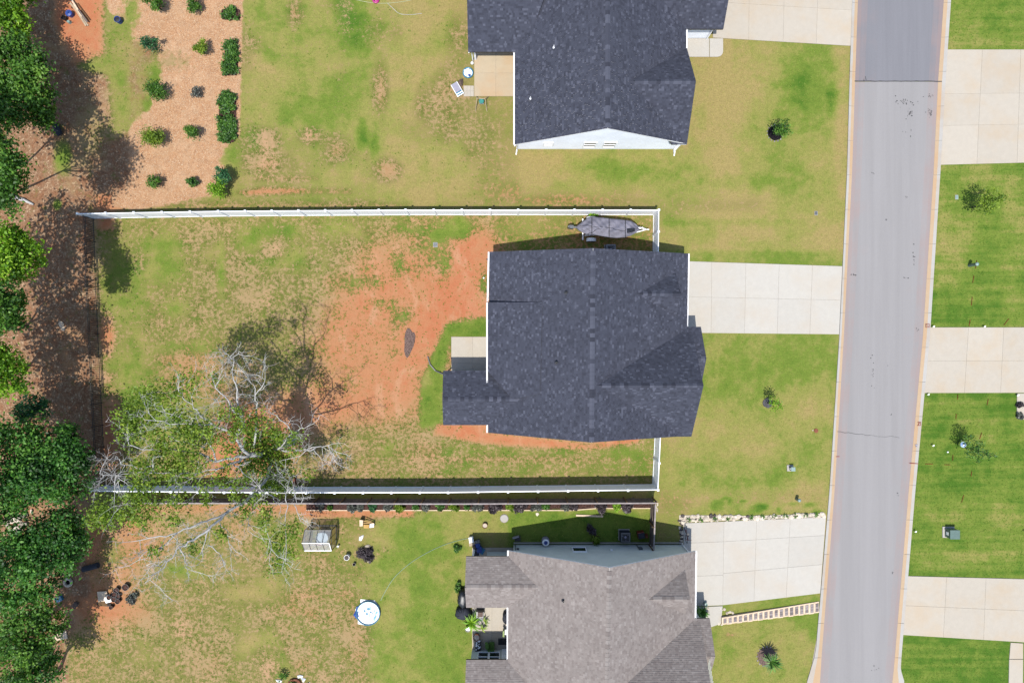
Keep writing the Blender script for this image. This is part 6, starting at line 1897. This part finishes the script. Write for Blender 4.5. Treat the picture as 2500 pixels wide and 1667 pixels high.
# items in the corner north of the rear porch
def crate(label, px, py, l, w, h, rz, mat, lid=None):
    c = G(px, py)
    t = thing('storage_box', label, 'box', c, 'boxes stacked by the lower porch')
    m = MB()
    for sx, sy in ((-1, 0), (1, 0), (0, -1), (0, 1)):
        o = Matrix.Rotation(rz, 3, 'Z') @ Vector((sx * l / 2, sy * w / 2, h / 2))
        m.box(c + o, (0.04 if sx else l, 0.04 if sy else w, h), rz)
    m.box(c + Vector((0, 0, 0.03)), (l, w, 0.04), rz)
    m.build('sides', mat, t)
    m = MB(); m.box(c + Vector((0, 0, h + 0.015)), (l + 0.06, w + 0.06, 0.03), rz); m.box(c + Vector((0, 0, h + 0.045)), (l * 0.7, w * 0.6, 0.03), rz); m.build('lid', lid or mat, t)
crate('white box at the hose end by the lower porch', 1151, 1314, 0.28, 0.36, 0.4, 0.15, 'white_paint')
crate('cream box between the white box and the blue crates', 1153, 1324, 0.4, 0.25, 0.35, 0.2, 'wood_pale')
crate('small grey box in the shade right of the white box', 1166, 1319.5, 0.32, 0.2, 0.3, 0.35, 'grey_metal')
crate('upper blue crate in the stack by the lower porch', 1166, 1329, 0.36, 0.3, 0.4, 0.2, 'blue_plastic')
crate('middle blue crate in the stack by the lower porch', 1171, 1338, 0.32, 0.36, 0.45, 0.1, 'blue_plastic')
crate('light blue crate tilted at the right of the blue stack', 1177, 1342, 0.3, 0.36, 0.35, -0.5, 'light_blue_plastic')
crate('pinkish grey box left of the blue crates', 1159, 1332, 0.22, 0.34, 0.4, 0.35, 'brown_cloth')
tub('wash_tub', 'round blue-grey tub with pale lid at the porch corner', G(1163, 1348), 0.28, 0.45, 'lavender', 'tub', fill='cover_dark')

# lower patio furniture
gc = thing('armchair', 'green upholstered armchair in the shade of the lower patio', 'chair', G(1194, 1576))
def Q(u, v, z): return G(1100 + u / 9.8, 1460 + v / 9.8, z)
m = MB(); m.hexa([Q(915, 1050, 0.1), Q(1040, 1050, 0.1), Q(1030, 1270, 0.1), Q(905, 1270, 0.1), Q(915, 1040, 0.48), Q(1050, 1040, 0.48), Q(1045, 1230, 0.48), Q(915, 1230, 0.48)]); m.build('seat', 'green_fabric', gc)
m = MB()
bk = [(825, 1050), (870, 1045), (915, 1090), (915, 1200), (880, 1240), (835, 1190)]
p0 = [Q(u, v, 0.1) for u, v in bk]; p1 = [Q(u - 3, v, 0.85) for u, v in bk]
m.add(p0 + p1, [(6, 7, 8, 9, 10, 11)[::-1]] + [(i, (i + 1) % 6, 6 + (i + 1) % 6, 6 + i) for i in range(6)]); m.build('backrest', 'green_fabric', gc)
m = MB(); m.hexa([Q(880, 1235, 0.1), Q(1045, 1235, 0.1), Q(1040, 1300, 0.1), Q(890, 1300, 0.1), Q(880, 1225, 0.62), Q(1050, 1222, 0.62), Q(1040, 1290, 0.62), Q(890, 1290, 0.62)]); m.build('armrest', 'green_fabric', gc)
for u, v in ((830, 1060), (1040, 1060), (1040, 1290), (880, 1290)):
    m = MB(); m.bar(Q(u, v, 0.05), Q(u, v, 0.2), 0.05, 0.05); m.build('leg', 'dark_plastic', gc)
oc = thing('ottoman', 'black and white patterned bench at the left edge of the lower patio', 'bench', Q(660, 1110, 0))
m = MB(); q = [Q(600, 990, 0), Q(720, 990, 0), Q(720, 1230, 0), Q(600, 1240, 0)]; m.prism([(p.x, p.y) for p in q][::-1], 0.07, 0.42); m.build('seat', 'dark_plastic', oc)
m = MB()
for k in range(26):
    p = Q(R.uniform(610, 705), R.uniform(1000, 1225), 0.425)
    r_ = R.uniform(0.03, 0.07)
    m.add([p + Vector((math.cos(a) * r_ * R.uniform(0.6, 1.2), math.sin(a) * r_ * R.uniform(0.6, 1.2), 0.0006 * k)) for a in (0, 1.2, 2.5, 3.8, 5.0)], [(0, 1, 2, 3, 4)])
m.build('pattern', 'white_paint', oc)
tub('planter', 'terracotta planter with a white bowl on the lower patio edge', Q(625, 890, 0.07), 0.26, 0.4, 'terracotta', 'planter', fill='stone')
rgm = thing('door_mat', 'dark rectangular mat by the house wall on the lower patio', 'mat', Q(1250, 1020, 0.07))
m = MB(); q = [Q(1140, 945, 0), Q(1400, 945, 0), Q(1400, 1100, 0), Q(1140, 1100, 0)]; m.prism([(p.x, p.y) for p in q][::-1], 0.072, 0.085); m.build('pile', 'cover_dark', rgm)
m = MB(); q = [Q(1150, 955, 0), Q(1390, 955, 0), Q(1390, 1090, 0), Q(1150, 1090, 0)]; m.prism([(p.x, p.y) for p in q][::-1], 0.085, 0.09); m.build('border', 'black_metal', rgm)
lch = thing('lime_chair', 'lime and white folding chair against the wall of the lower patio', 'chair', Q(1310, 740, 0.07))
m = MB(); q = [Q(1290, 690, 0), Q(1375, 690, 0), Q(1375, 820, 0), Q(1285, 820, 0)]; m.prism([(p.x, p.y) for p in q][::-1], 0.42, 0.46); m.build('seat', 'white_paint', lch)
m = MB(); q = [Q(1255, 680, 0), Q(1290, 680, 0), Q(1290, 820, 0), Q(1250, 820, 0)]; m.prism([(p.x, p.y) for p in q][::-1], 0.4, 0.8); m.build('backrest', 'lime_fabric', lch)
for u, v in ((1255, 690), (1370, 690), (1370, 810), (1255, 810)):
    m = MB(); m.bar(Q(u, v, 0.07), Q(u, v, 0.42), 0.03, 0.03); m.build('leg', 'white_paint', lch)
def covered(name, label, cat, c, rx, ry, h, mat, seed, leaves=0):
    t = thing(name, label, cat, c)
    rr = random.Random(seed)
    m = MB()
    n = 16
    lv = [(1.0, 0.0), (1.02, 0.35), (0.95, 0.7), (0.75, 0.92), (0.4, 1.0)]
    for q, z in lv:
        for j in range(n):
            a = 6.2832 * j / n
            k = q * (1 + 0.06 * math.sin(a * 5 + seed) + rr.uniform(-0.05, 0.05))
            m.v.append((c.x + math.cos(a) * rx * k, c.y + math.sin(a) * ry * k, c.z + h * z * rr.uniform(0.92, 1.06)))
    for i in range(4):
        for j in range(n): m.f.append([i * n + j, i * n + (j + 1) % n, (i + 1) * n + (j + 1) % n, (i + 1) * n + j]); m.t.append(.5)
    m.f.append([4 * n + j for j in range(n)]); m.t.append(.5)
    m.build('cover', mat, t, True)
    m = MB()
    for k in range(6):
        a = rr.uniform(0, 6.28)
        pts = [c + Vector((math.cos(a) * rx * q * 1.03, math.sin(a) * ry * q * 1.03, h * z * 1.03)) for q, z in lv]
        m.tube(pts, 0.015, 4, cap=False)
    m.build('fold', 'black_metal', t)
    return t
covered('covered_grill', 'black vinyl covered grill at the left of the lower house rear gable', 'grill', G(1131, 1456), 0.42, 0.75, 0.9, 'black_metal', 3)
covered('covered_grill', 'dark grey covered round table at the corner of the lower patio', 'table', G(1131, 1492), 0.62, 0.5, 0.8, 'cover_dark', 8)
tb_ = thing('trash_bin', 'dark bin with a pinkish folded cloth under the lower patio eave', 'bin', Q(720, 300, 0.07))
m = MB(); q = [Q(625, 230, 0), Q(800, 230, 0), Q(795, 375, 0), Q(630, 380, 0)]; m.prism([(p.x, p.y) for p in q][::-1], 0.07, 0.8); m.build('body', 'dark_plastic', tb_)
m = MB(); q = [Q(665, 235, 0), Q(785, 235, 0), Q(780, 340, 0), Q(665, 345, 0)]; m.prism([(p.x, p.y) for p in q][::-1], 0.8, 0.86); m.build('cloth', 'brown_cloth', tb_)
covered('patio_bin', 'dark crumpled bag beside the wall of the lower patio', 'bag', Q(1320, 420, 0.07), 0.25, 0.45, 0.7, 'cover_dark', 21)
gp_ = 'potted plants on the lower patio'
spiky('potted_palm', 'large bright palm-like plant at the corner of the lower patio', 1152, 1511, 34, 0.95, 'leaf_bright', 'plant', gp_, 0.5, 0.07, 0.7)
spiky('potted_palm', 'green palm-like plant beside the covered table on the lower patio', 1162, 1503, 24, 0.8, 'leaf_mid', 'plant', gp_, 0.4, 0.06, 0.6)
spiky('potted_palm', 'small star shaped palm in the middle of the lower patio', 1177, 1530, 10, 0.55, 'leaf_olive', 'plant', gp_, 0.3, 0.06, 0.5)
spiky('potted_palm', 'thin star shaped seedling right on the lower patio', 1183, 1512, 6, 0.5, 'leaf_olive', 'plant', gp_, 0.3, 0.05, 0.5)
tub('plant_pot', 'dark square pot with white saucer on the grass beside the lower patio', G(1143, 1531), 0.2, 0.35, 'dark_plastic', 'pot', fill='white_paint')
covered('patio_sack', 'blue and white plastic sack beside the palms on the lower patio', 'sack', Q(715, 470, 0.07), 0.26, 0.2, 0.3, 'lavender', 33)

# front porch of the lower house
spiky('porch_plant', 'dark broad leaved plant beside the lower house front step', 1711, 1490, 26, 0.7, 'leaf_hedge', 'plant', None, 0.25, 0.09, 0.6)
tub('porch_pot', 'pale blue-grey pot on the drive beside the porch plant', G(1720, 1471), 0.13, 0.4, 'pale_green', 'pot', fill='pale_green')
for k in range(9):
    p = G(1724 + R.uniform(-4, 6), 1482 + k * 2.2)
    if k == 0: sb_ = thing('stone_edging', 'small pale stones edging the porch plant of the lower house', 'stones', p)
    rock((p.x, p.y, 0.04), R.uniform(0.09, 0.14), 800 + k).build('stone', 'stone', sb_)
bk_ = thing('bicycle', 'thin framed bicycle standing in shade on the drive beside green wall', 'bicycle', G(1673, 1300))
m = MB(); m2 = MB()
for (cx, cy) in ((1671, 1288), (1673, 1312)):
    c = G(cx, cy) + Vector((0, 0, 0.38))
    d = (G(1673, 1312) - G(1671, 1288)).normalized()
    m2.tube([c + d * 0.31 * math.cos(a) + Vector((0, 0, 0.31 * math.sin(a))) for a in np.linspace(0, 2 * math.pi, 21)], 0.022, 6)
m2.build('wheels', 'black_metal', bk_)
a, c = G(1671, 1288) + Vector((0, 0, 0.38)), G(1673, 1312) + Vector((0, 0, 0.38))
s1, s2 = a.lerp(c, 0.35) + Vector((0, 0, 0.5)), a.lerp(c, 0.85) + Vector((0, 0, 0.55))
for p, q in ((a, s1), (s1, s2), (s2, c), (a.lerp(c, 0.45), s1), (a.lerp(c, 0.45), s2), (a, a.lerp(c, 0.45)), (s1, s1 + Vector((0, 0, 0.14))), (s2 + Vector((-0.25, 0, 0.1)), s2 + Vector((0.25, 0, 0.1)))): m.tube([p, q], 0.016, 6)
m.build('bicycle_frame', 'red_plastic', bk_)
m = MB(); m.box(s1 + Vector((0, 0, 0.16)), (0.13, 0.24, 0.05)); m.build('saddle', 'black_metal', bk_)

# ------------------------------------------------------------------ rock border and steps of the lower drive
rbd = thing('rock_border', 'row of pale rocks along the upper edge of the lower drive', 'rock border', G(1840, 1264))
m = MB()
for i in range(20):
    xa, xb = 1658 + i * 17.8, 1658 + (i + 1) * 17.8
    lo = lambda x: np.interp(x, [1658, 1700, 1850, 2014], [1275, 1272.5, 1266.5, 1260.5])
    hi = lambda x: np.interp(x, [1658, 1850, 2014], [1257, 1258.5, 1252])
    m.prism([G(xa, lo(xa)), G(xb, lo(xb)), G(xb, hi(xb)), G(xa, hi(xa))], 0.0, 0.03)
m.build('gravel_bed', 'stone', rbd)
for i in range(170):
    t = R.random()
    x = 1658 + t * 356
    top, bot = np.interp(x, [1658, 1850, 2014], [1258, 1259, 1252]), np.interp(x, [1658, 1700, 1850, 2014], [1275, 1272, 1266, 1260])
    y = R.uniform(top, bot)
    p = G(x, y)
    rock((p.x, p.y, R.uniform(0.0, 0.05)), R.uniform(0.07, 0.19), 1000 + i, 0.7).build('rock', 'stone' if R.random() < 0.85 else 'rock_dark', rbd)
for i in range(26):
    p = G(R.uniform(1659, 1667), R.uniform(1276, 1332))
    rock((p.x, p.y, 0.0), R.uniform(0.07, 0.15), 1300 + i, 0.7).build('rock', 'stone' if R.random() < 0.6 else 'rock_dark', rbd)
for i in range(7):
    p = G(1604 + R.uniform(-2, 2), 1224 + i * 4)
    rock((p.x, p.y, 0.0), R.uniform(0.06, 0.11), 1400 + i, 0.7).build('rock', 'stone', rbd)
wl_lab = ['first', 'second', 'third', 'fourth', 'fifth', 'sixth', 'seventh', 'eighth', 'ninth', 'tenth', 'eleventh']
for i, x in enumerate((1680, 1711, 1745, 1776, 1834, 1860, 1888, 1916, 1941, 1966, 1992)):
    y = np.interp(x, [1680, 2000], [1268, 1255])
    spiky('border_tuft', '%s green tuft from the left among the rocks of the drive border' % wl_lab[i], x, y, 16, 0.3, 'leaf_mid', 'plant', 'tufts in the rock border', 0.03, 0.03, 0.9)
st = thing('garden_steps', 'flight of timber framed paver steps running down to the kerb', 'steps', G(1880, 1497))
N = 19
for i in range(N):
    t0, t1 = i / N, (i + 1) / N
    xa, xb = 1760 + t0 * 239, 1760 + t1 * 239
    ta = lambda t: 1504 - t * 37
    ba = lambda t: 1521 - t * 27 + (1 if i % 2 else 0)
    z = 0.28 - 0.2 * t0 + 0.0
    q = [G(xa, ba(t0) ), G(xb - 0.4, ba(t1)), G(xb - 0.4, ta(t1)), G(xa, ta(t0))]
    m = MB(); m.prism([(p.x, p.y) for p in q], 0.0, z - 0.02, R.uniform(0.2, 0.8)); step_ = m.build('step', 'wood_orange', st)
    w = [G(xa + 3.6, ba(t0) - 3), G(xb - 1.6, ba(t1) - 3), G(xb - 1.6, ta(t1) + 3), G(xa + 3.6, ta(t0) + 3)]
    for k in range(3):
        u0, u1 = k / 3 + 0.015, (k + 1) / 3 - 0.015
        qq = [w[0].lerp(w[3], u0), w[1].lerp(w[2], u0), w[1].lerp(w[2], u1), w[0].lerp(w[3], u1)]
        m = MB(); m.prism([(p.x, p.y) for p in qq], z - 0.03, z + 0.005 + R.uniform(0, 0.006), R.uniform(0.05, 0.95)); m.build('paver', 'paver', step_)
for i in range(14):
    x = R.choice((R.uniform(1757, 1772), R.uniform(1768, 1790)))
    y = R.uniform(1478, 1494) if x < 1772 else R.uniform(1493, 1497)
    if i > 8: x, y = R.uniform(1752, 1785), R.uniform(1519, 1525)
    if i == 0: sr_ = thing('stone_edging', 'scattered small stones round the top of the timber steps', 'stones', G(1765, 1500))
    p = G(x, y); rock((p.x, p.y, 0.0), R.uniform(0.07, 0.14), 1500 + i).build('stone', 'stone', sr_)

# ------------------------------------------------------------------ utility furniture on the lawns
def cabinet(label, px, py, w, d, h, mat, pad=True):
    c = G(px, py)
    t = thing('utility_cabinet', label, 'utility box', c)
    if pad:
        m = MB(); m.box(c + Vector((-0.05, 0, 0.04)), (w + 0.22, d + 0.2, 0.08)); m.build('pad', 'kerb_concrete', t)
    m = MB()
    m.hexa([c + Vector((-w / 2, -d / 2, 0.06)), c + Vector((w / 2, -d / 2, 0.06)), c + Vector((w / 2, d / 2, 0.06)), c + Vector((-w / 2, d / 2, 0.06)), c + Vector((-w / 2, -d / 2, h)), c + Vector((w / 2, -d / 2, h)), c + Vector((w / 2, d / 2, h)), c + Vector((-w / 2, d / 2, h))])
    m.build('body', mat, t)
    m = MB(); m.box(c + Vector((0, 0, h + 0.02)), (w + 0.04, d + 0.04, 0.04)); m.build('lid', mat, t)
    m = MB(); m.box(c + Vector((-w / 2 - 0.012, 0.0, h * 0.55)), (0.02, d * 0.35, h * 0.3)); m.build('warning_label', 'white_paint', t)
    m = MB(); m.box(c + Vector((-w / 2 - 0.03, d * 0.3, h * 0.5)), (0.05, 0.06, 0.14)); m.build('latch', 'black_metal', t)
cabinet('large grey-green transformer cabinet on the lawn across the road', 2316, 1298, 0.72, 0.66, 0.75, 'green_enamel')
cabinet('small pale green utility cabinet on the middle front lawn', 1930, 1142, 0.28, 0.28, 0.5, 'pale_green')
def pedestal(label, px, py, r, h):
    c = G(px, py)
    t = thing('utility_pedestal', label, 'utility post', c)
    m = MB(); m.lathe([(r, 0), (r, h * 0.5), (r * 0.95, h * 0.52), (r * 0.95, h)], c, 18); m.build('post', 'green_enamel', t, False)
    m = MB(); m.lathe([(r * 1.12, h - 0.06), (r * 1.12, h), (r * 0.8, h + 0.06), (0.02, h + 0.08)], c, 18); m.build('cap', 'pale_green', t, True)
pedestal('round green utility pedestal on the lawn across the road', 2366, 648, 0.13, 0.95)
pedestal('round green utility pedestal near the rock border and kerb', 1944, 1217, 0.12, 0.6)
def flat(name, label, px, py, w, l, mat, cat='cover', rz=0.0):
    c = G(px, py)
    t = thing(name, label, cat, c)
    m = MB(); m.box(c + Vector((0, 0, 0.03)), (w + 0.05, l + 0.05, 0.03), rz); m.build('frame', 'kerb_concrete', t)
    m = MB(); m.box(c + Vector((0, 0, 0.05)), (w, l, 0.02), rz); m.build('lid', mat, t)
flat('valve_cover', 'pale green flat utility cover near the upper tree across the road', 2335, 482, 0.2, 0.3, 'pale_green')
flat('valve_cover', 'grey flat meter cover on the front lawn near the kerb', 1992, 521, 0.2, 0.28, 'grey_metal')
flat('valve_cover', 'small grey cover on the clay of the middle back yard', 1063, 598, 0.3, 0.34, 'grey_metal')
wm = thing('water_meter', 'round clay coloured meter lid on the middle front lawn', 'cover', G(1992, 1051))
m = MB(); m.lathe([(0.17, 0.0), (0.17, 0.05), (0.12, 0.06), (0.02, 0.06)], G(1992, 1051), 16); m.build('lid', 'terracotta', wm)
m = MB(); m.lathe([(0.05, 0.0), (0.05, 0.04), (0.01, 0.05)], G(1984, 1050), 10); m.build('marker', 'stone', wm)
gz = thing('gazing_ball', 'silver gazing ball on the grass under the lower tree across the road', 'ball', G(2343, 1083))
c = G(2343, 1083)
prof_ = [(0.02, 0.0), (0.12, 0.02)] + [(0.3 * math.sin(a), 0.33 - 0.3 * math.cos(a)) for a in np.linspace(0.3, 3.05, 12)]
bm_ = NB('mirror_ball'); MAT['mirror_ball'] = bm_.fin((0.75, 0.77, 0.8, 1), 0.16, 0.5, 1.0)
m = MB(); m.lathe(prof_, c, 24); m.build('ball', 'mirror_ball', gz, True)
m = MB(); m.lathe([(0.16, 0.0), (0.14, 0.06), (0.1, 0.08)], c, 14); m.build('base', 'grey_metal', gz)
dl = thing('drain_cleanout', 'white sewer clean-out cap on the lawn near the silver ball', 'pipe cap', G(2313, 1103))
m = MB(); m.lathe([(0.06, 0), (0.06, 0.07), (0.03, 0.07), (0.03, 0.1)], G(2313, 1103), 12); m.build('cap', 'white_paint', dl)
pv = thing('white_marker', 'small white pipe marker on the clay beside the middle house', 'pipe cap', G(1181, 679))
m = MB(); m.lathe([(0.06, 0), (0.06, 0.12), (0.03, 0.12), (0.03, 0.14)], G(1181, 679), 12); m.build('cap', 'white_paint', pv)
for k, (x, y, lab) in enumerate([(2491, 990, 'upper shrub in the pale walk by the right edge'), (2492, 1014, 'lower shrub in the pale walk by the right edge')]):
    shrub('walk_shrub', lab, x, y, 0.26, 0.4, 'leaf_purple' if k == 0 else 'leaf_grey', 0.11, 1.6, 'shrubs at the right edge')
ms = thing('grey_mulch_heap', 'low purplish grey heap on the red clay of the middle back yard', 'heap', G(999, 834))
m = MB()
c = G(999, 834)
n = 18
for q, z in ((1.0, 0.0), (0.8, 0.05), (0.5, 0.09), (0.2, 0.11)):
    for j in range(n):
        a = 6.2832 * j / n
        kx = q * (1 + 0.18 * math.sin(3 * a + 1) + R.uniform(-0.1, 0.1))
        m.v.append((c.x + math.cos(a) * 0.42 * kx + 0.1 * math.sin(a) * q, c.y + math.sin(a) * 1.1 * kx, z))
for i in range(3):
    for j in range(n): m.f.append([i * n + j, i * n + (j + 1) % n, (i + 1) * n + (j + 1) % n, (i + 1) * n + j]); m.t.append(.5)
m.f.append([3 * n + j for j in range(n)]); m.t.append(.5)
m.build('heap', 'grey_litter', ms)
lw = thing('broken_stump', 'pinkish stump of boards beside the ivy trunk at the white fence', 'stump', G(718, 1172))
m = MB(); m.box(G(722, 1172) + Vector((0, 0, 0.25)), (0.12, 0.5, 0.5)); m.build('post', 'terracotta', lw)
m = MB(); m.lathe([(0.24, 0), (0.2, 0.3), (0.17, 0.45), (0.02, 0.45)], G(713, 1166), 12); m.build('stump', 'bark_brown', lw)
pr_ = thing('tree_planter', 'ring planter with white torn plastic at the bottom edge of the lower yard', 'planter', G(720, 1668))
c = G(720, 1672)
m = MB(); m.tube([c + Vector((0.5 * math.cos(a), 0.5 * math.sin(a), 0.1)) for a in np.linspace(0, 2 * math.pi, 21)], 0.1, 6); m.build('ring', 'terracotta', pr_)
m = MB()
for px, py in ((680, 1662), (733, 1652), (752, 1664), (740, 1658)):
    g0 = [G(px + R.uniform(-9, 9), py + R.uniform(-7, 7)) for _ in range(5)]; cc = sum(g0, Vector()) / 5
    g0.sort(key=lambda p: math.atan2(p.y - cc.y, p.x - cc.x))
    m.add([p + Vector((0, 0, R.uniform(0.02, 0.1))) for p in g0] + [cc + Vector((0, 0, 0.2))], [(i, (i + 1) % 5, 5) for i in range(5)])
m.build('plastic', 'white_paint', pr_)
q, tn = leaf_cloud([((G(695, 1645).x, G(695, 1645).y, 0.3), 0.35, 160), ((c.x, c.y, 0.2), 0.35, 160)], 0.14); quads('foliage', 'leaf_mid', q, tn, pr_)

# ------------------------------------------------------------------ paint marks of the survey
def marks(name, label, segs, w, mat, z):
    m = MB()
    for i, (x0, y0, x1, y1) in enumerate(segs):
        m.bar(G(x0, y0) + Vector((0, 0, z + i * 0.0005)), G(x1, y1) + Vector((0, 0, z + i * 0.0005)), w, 0.006)
    o = m.build(name, mat)
    return tag(o, label, 'paint mark')
marks('paint_mark', 'red sprayed letter in a box on the right kerb, upper one', [(2258, 791, 2268, 791), (2258, 799, 2268, 799), (2259, 792, 2259, 798), (2267, 792, 2267, 798), (2261, 793, 2265, 797)], 0.035, 'red_paint', 0.095)
marks('paint_mark', 'red sprayed letter in a box on the right kerb, lower one', [(2239, 1030, 2247, 1030), (2238, 1038, 2246, 1038), (2240, 1037, 2244, 1031), (2246, 1031, 2246, 1038), (2240, 1031, 2242, 1034)], 0.035, 'red_paint', 0.095)
marks('paint_mark', 'red sprayed line across the right kerb', [(2219, 1130, 2240, 1131)], 0.05, 'red_paint', 0.1)
marks('paint_mark', 'faint blue-grey stain square on the right kerb beside the clean-out', [(2233, 1086, 2239, 1085), (2234, 1090, 2238, 1089)], 0.08, 'lavender', 0.095)
marks('paint_mark', 'red sprayed dash on the left road edge', [(2040, 1114, 2049, 1114)], 0.04, 'red_paint', 0.06)
gm = [(2384, 636, 2381, 656), (2377, 673, 2374, 691), (2373, 725, 2371, 746), (2368, 780, 2365, 797), (2462, 778, 2450, 794), (2338, 962, 2337, 975), (2412, 974, 2409, 989), (2334, 1010, 2333, 1023), (2396, 1056, 2391, 1071), (2326, 1110, 2325, 1124), (2258, 1132, 2277, 1132), (2305, 1134, 2319, 1134), (2352, 1208, 2347, 1226), (2372, 1150, 2370, 1162)]
gl_ = ['at the foot of the round pedestal', 'just below the round pedestal', 'midway between pedestal and upper drive', 'at the drive edge below the pedestal', 'slanting at the drive edge near the right side', 'at the lower lawn edge below the drive', 'near the right of the lower lawn edge', 'above the tree with the silver ball, left', 'above the tree with the silver ball, right', 'left below the silver ball', 'lying across from the red kerb line', 'lying across below the silver ball', 'above the transformer, right of it', 'right of the thin crossing dash below the ball']
for k, s_ in enumerate(gm):
    marks('lawn_paint_mark', 'rust coloured sprayed dash on the lawn ' + gl_[k], [s_], 0.045, 'rust_paint', 0.045)['group'] = 'locating dashes on the lawn'
for k, (x, y, lab) in enumerate([(2272, 797, 'white flag scrap at the lawn corner by the upper red kerb mark'), (2396, 797, 'white flag scrap halfway along the upper lawn edge'), (2259, 962, 'white flag scrap at the kerb corner of the lower lawn'), (2477, 964, 'white flag scrap at the walk corner of the lower lawn'), (2271, 1086, 'white looped wire scrap on the grass near the silver ball'), (2228, 1295, 'white flag scrap at the kerb beside the transformer'), (2495, 1295, 'white flag scrap at the right edge level with the transformer')]):
    c = G(x, y)
    t = thing('marker_flag', lab, 'flag', c, 'utility flags')
    m = MB(); m.tube([c, c + Vector((0.02, 0.02, 0.3))], 0.008, 5); m.build('wire', 'grey_metal', t)
    m = MB(); p = c + Vector((0.02, 0.02, 0.3)); m.add([p, p + Vector((0.16, 0.05, -0.02)), p + Vector((0.14, -0.1, -0.05)), p + Vector((0.0, -0.08, -0.06))], [(0, 1, 2, 3)]); m.build('flag', 'white_paint', t)

# ------------------------------------------------------------------ grass tufts
def scatter(name, n, region, mat, hmin, hmax, want, label):
    x0, y0, x1, y1 = region
    px = NR.uniform(x0, x1, n); py = NR.uniform(y0, y1, n)
    wx, wy = (px - 1250) / S, (833.5 - py) / S
    ix = np.clip(np.searchsorted(gx, wx), 0, nx_ - 1); iy = np.clip(np.searchsorted(gy, wy), 0, ny_ - 1)
    cov_, lush_, chip_, lit_ = F['cover'][iy, ix], F['lush'][iy, ix], F['chip'][iy, ix], F['litter'][iy, ix]
    clump = np.sin(wx * 2.3 + np.sin(wy * 1.7) * 2) * np.sin(wy * 2.9 + np.sin(wx * 2.1) * 2) * 0.25
    keep = NR.rand(n) < np.clip(want(cov_, lush_) + clump, 0, 1) * (chip_ < 0.4) * (lit_ < 0.5)
    def away(a, b_, c, d): return ~((px > a) & (px < b_) & (py > c) & (py < d))
    for r_ in ((1190, 600, 1700, 1085), (1080, 900, 1200, 1040), (1100, 820, 1200, 960), (1150, -200, 1680, 364), (1130, -200, 1270, 240), (1660, -200, 2092, 113), (1660, 90, 1766, 142), (1150, 1330, 1720, 1800), (1650, 636, 2056, 817), (1660, 1262, 2016, 1480), (1690, 1470, 1765, 1531), (1758, 1466, 2005, 1524), (746, 1212, 1592, 1246)):
        keep &= away(r_[0], r_[2], r_[1], r_[3])
    kl, kr = np.interp(py, [a for a, _ in KL], [c for _, c in KL]), np.interp(py, [a for a, _ in KR], [c for _, c in KR])
    keep &= (px < kl - 1) | (px > kr + 1)
    keep &= ~((px > 2200) & (((py > 122) & (py < 404)) | ((py > 799) & (py < 961)) | ((py > 1404) & (py < 1570)) | ((px > 2460) & ((py > 1560) | ((py > 958) & (py < 1042))))))
    wx, wy, lush_ = wx[keep], wy[keep], lush_[keep]
    k = len(wx)
    tris, tone = [], []
    for b_ in range(5):
        a = NR.uniform(0, 6.283, k); h = NR.uniform(hmin, hmax, k); sp = h * NR.uniform(0.5, 1.5, k)
        d = np.stack([np.cos(a), np.sin(a)], 1)
        w = 0.012 + 0.016 * NR.rand(k)
        o = np.stack([wx, wy, np.zeros(k)], 1) + np.concatenate([NR.normal(size=(k, 2)) * 0.03, np.zeros((k, 1))], 1)
        s_ = np.stack([-d[:, 1] * w, d[:, 0] * w, np.zeros(k)], 1)
        tip = o + np.stack([d[:, 0] * sp, d[:, 1] * sp, h], 1)
        tris.append(np.stack([o - s_, o + s_, tip], 1)); tone.append(np.clip(0.45 + 0.3 * (lush_ * 0 ) + NR.normal(size=k) * 0.25, 0, 1))
    o = quads(name, mat, np.concatenate(tris), np.concatenate(tone))
    tag(o, label, 'grass', kind='stuff')
scatter('lawn_grass', 45000, (230, 0, 2100, 1667), 'grass_blade', 0.012, 0.035, lambda c, l: c * 0.75, 'short patchy grass tufts on the yards left of the road')
scatter('weed_tufts', 22000, (230, 0, 1250, 1667), 'grass_lush', 0.03, 0.08, lambda c, l: np.clip((l - 0.1) * 0.9, 0, 1) * (c < 0.72), 'greener weed tufts in the back yards')
scatter('mown_grass', 20000, (2100, 0, 2500, 1667), 'grass_lush', 0.015, 0.035, lambda c, l: c * 0.9, 'even mown green grass across the road')
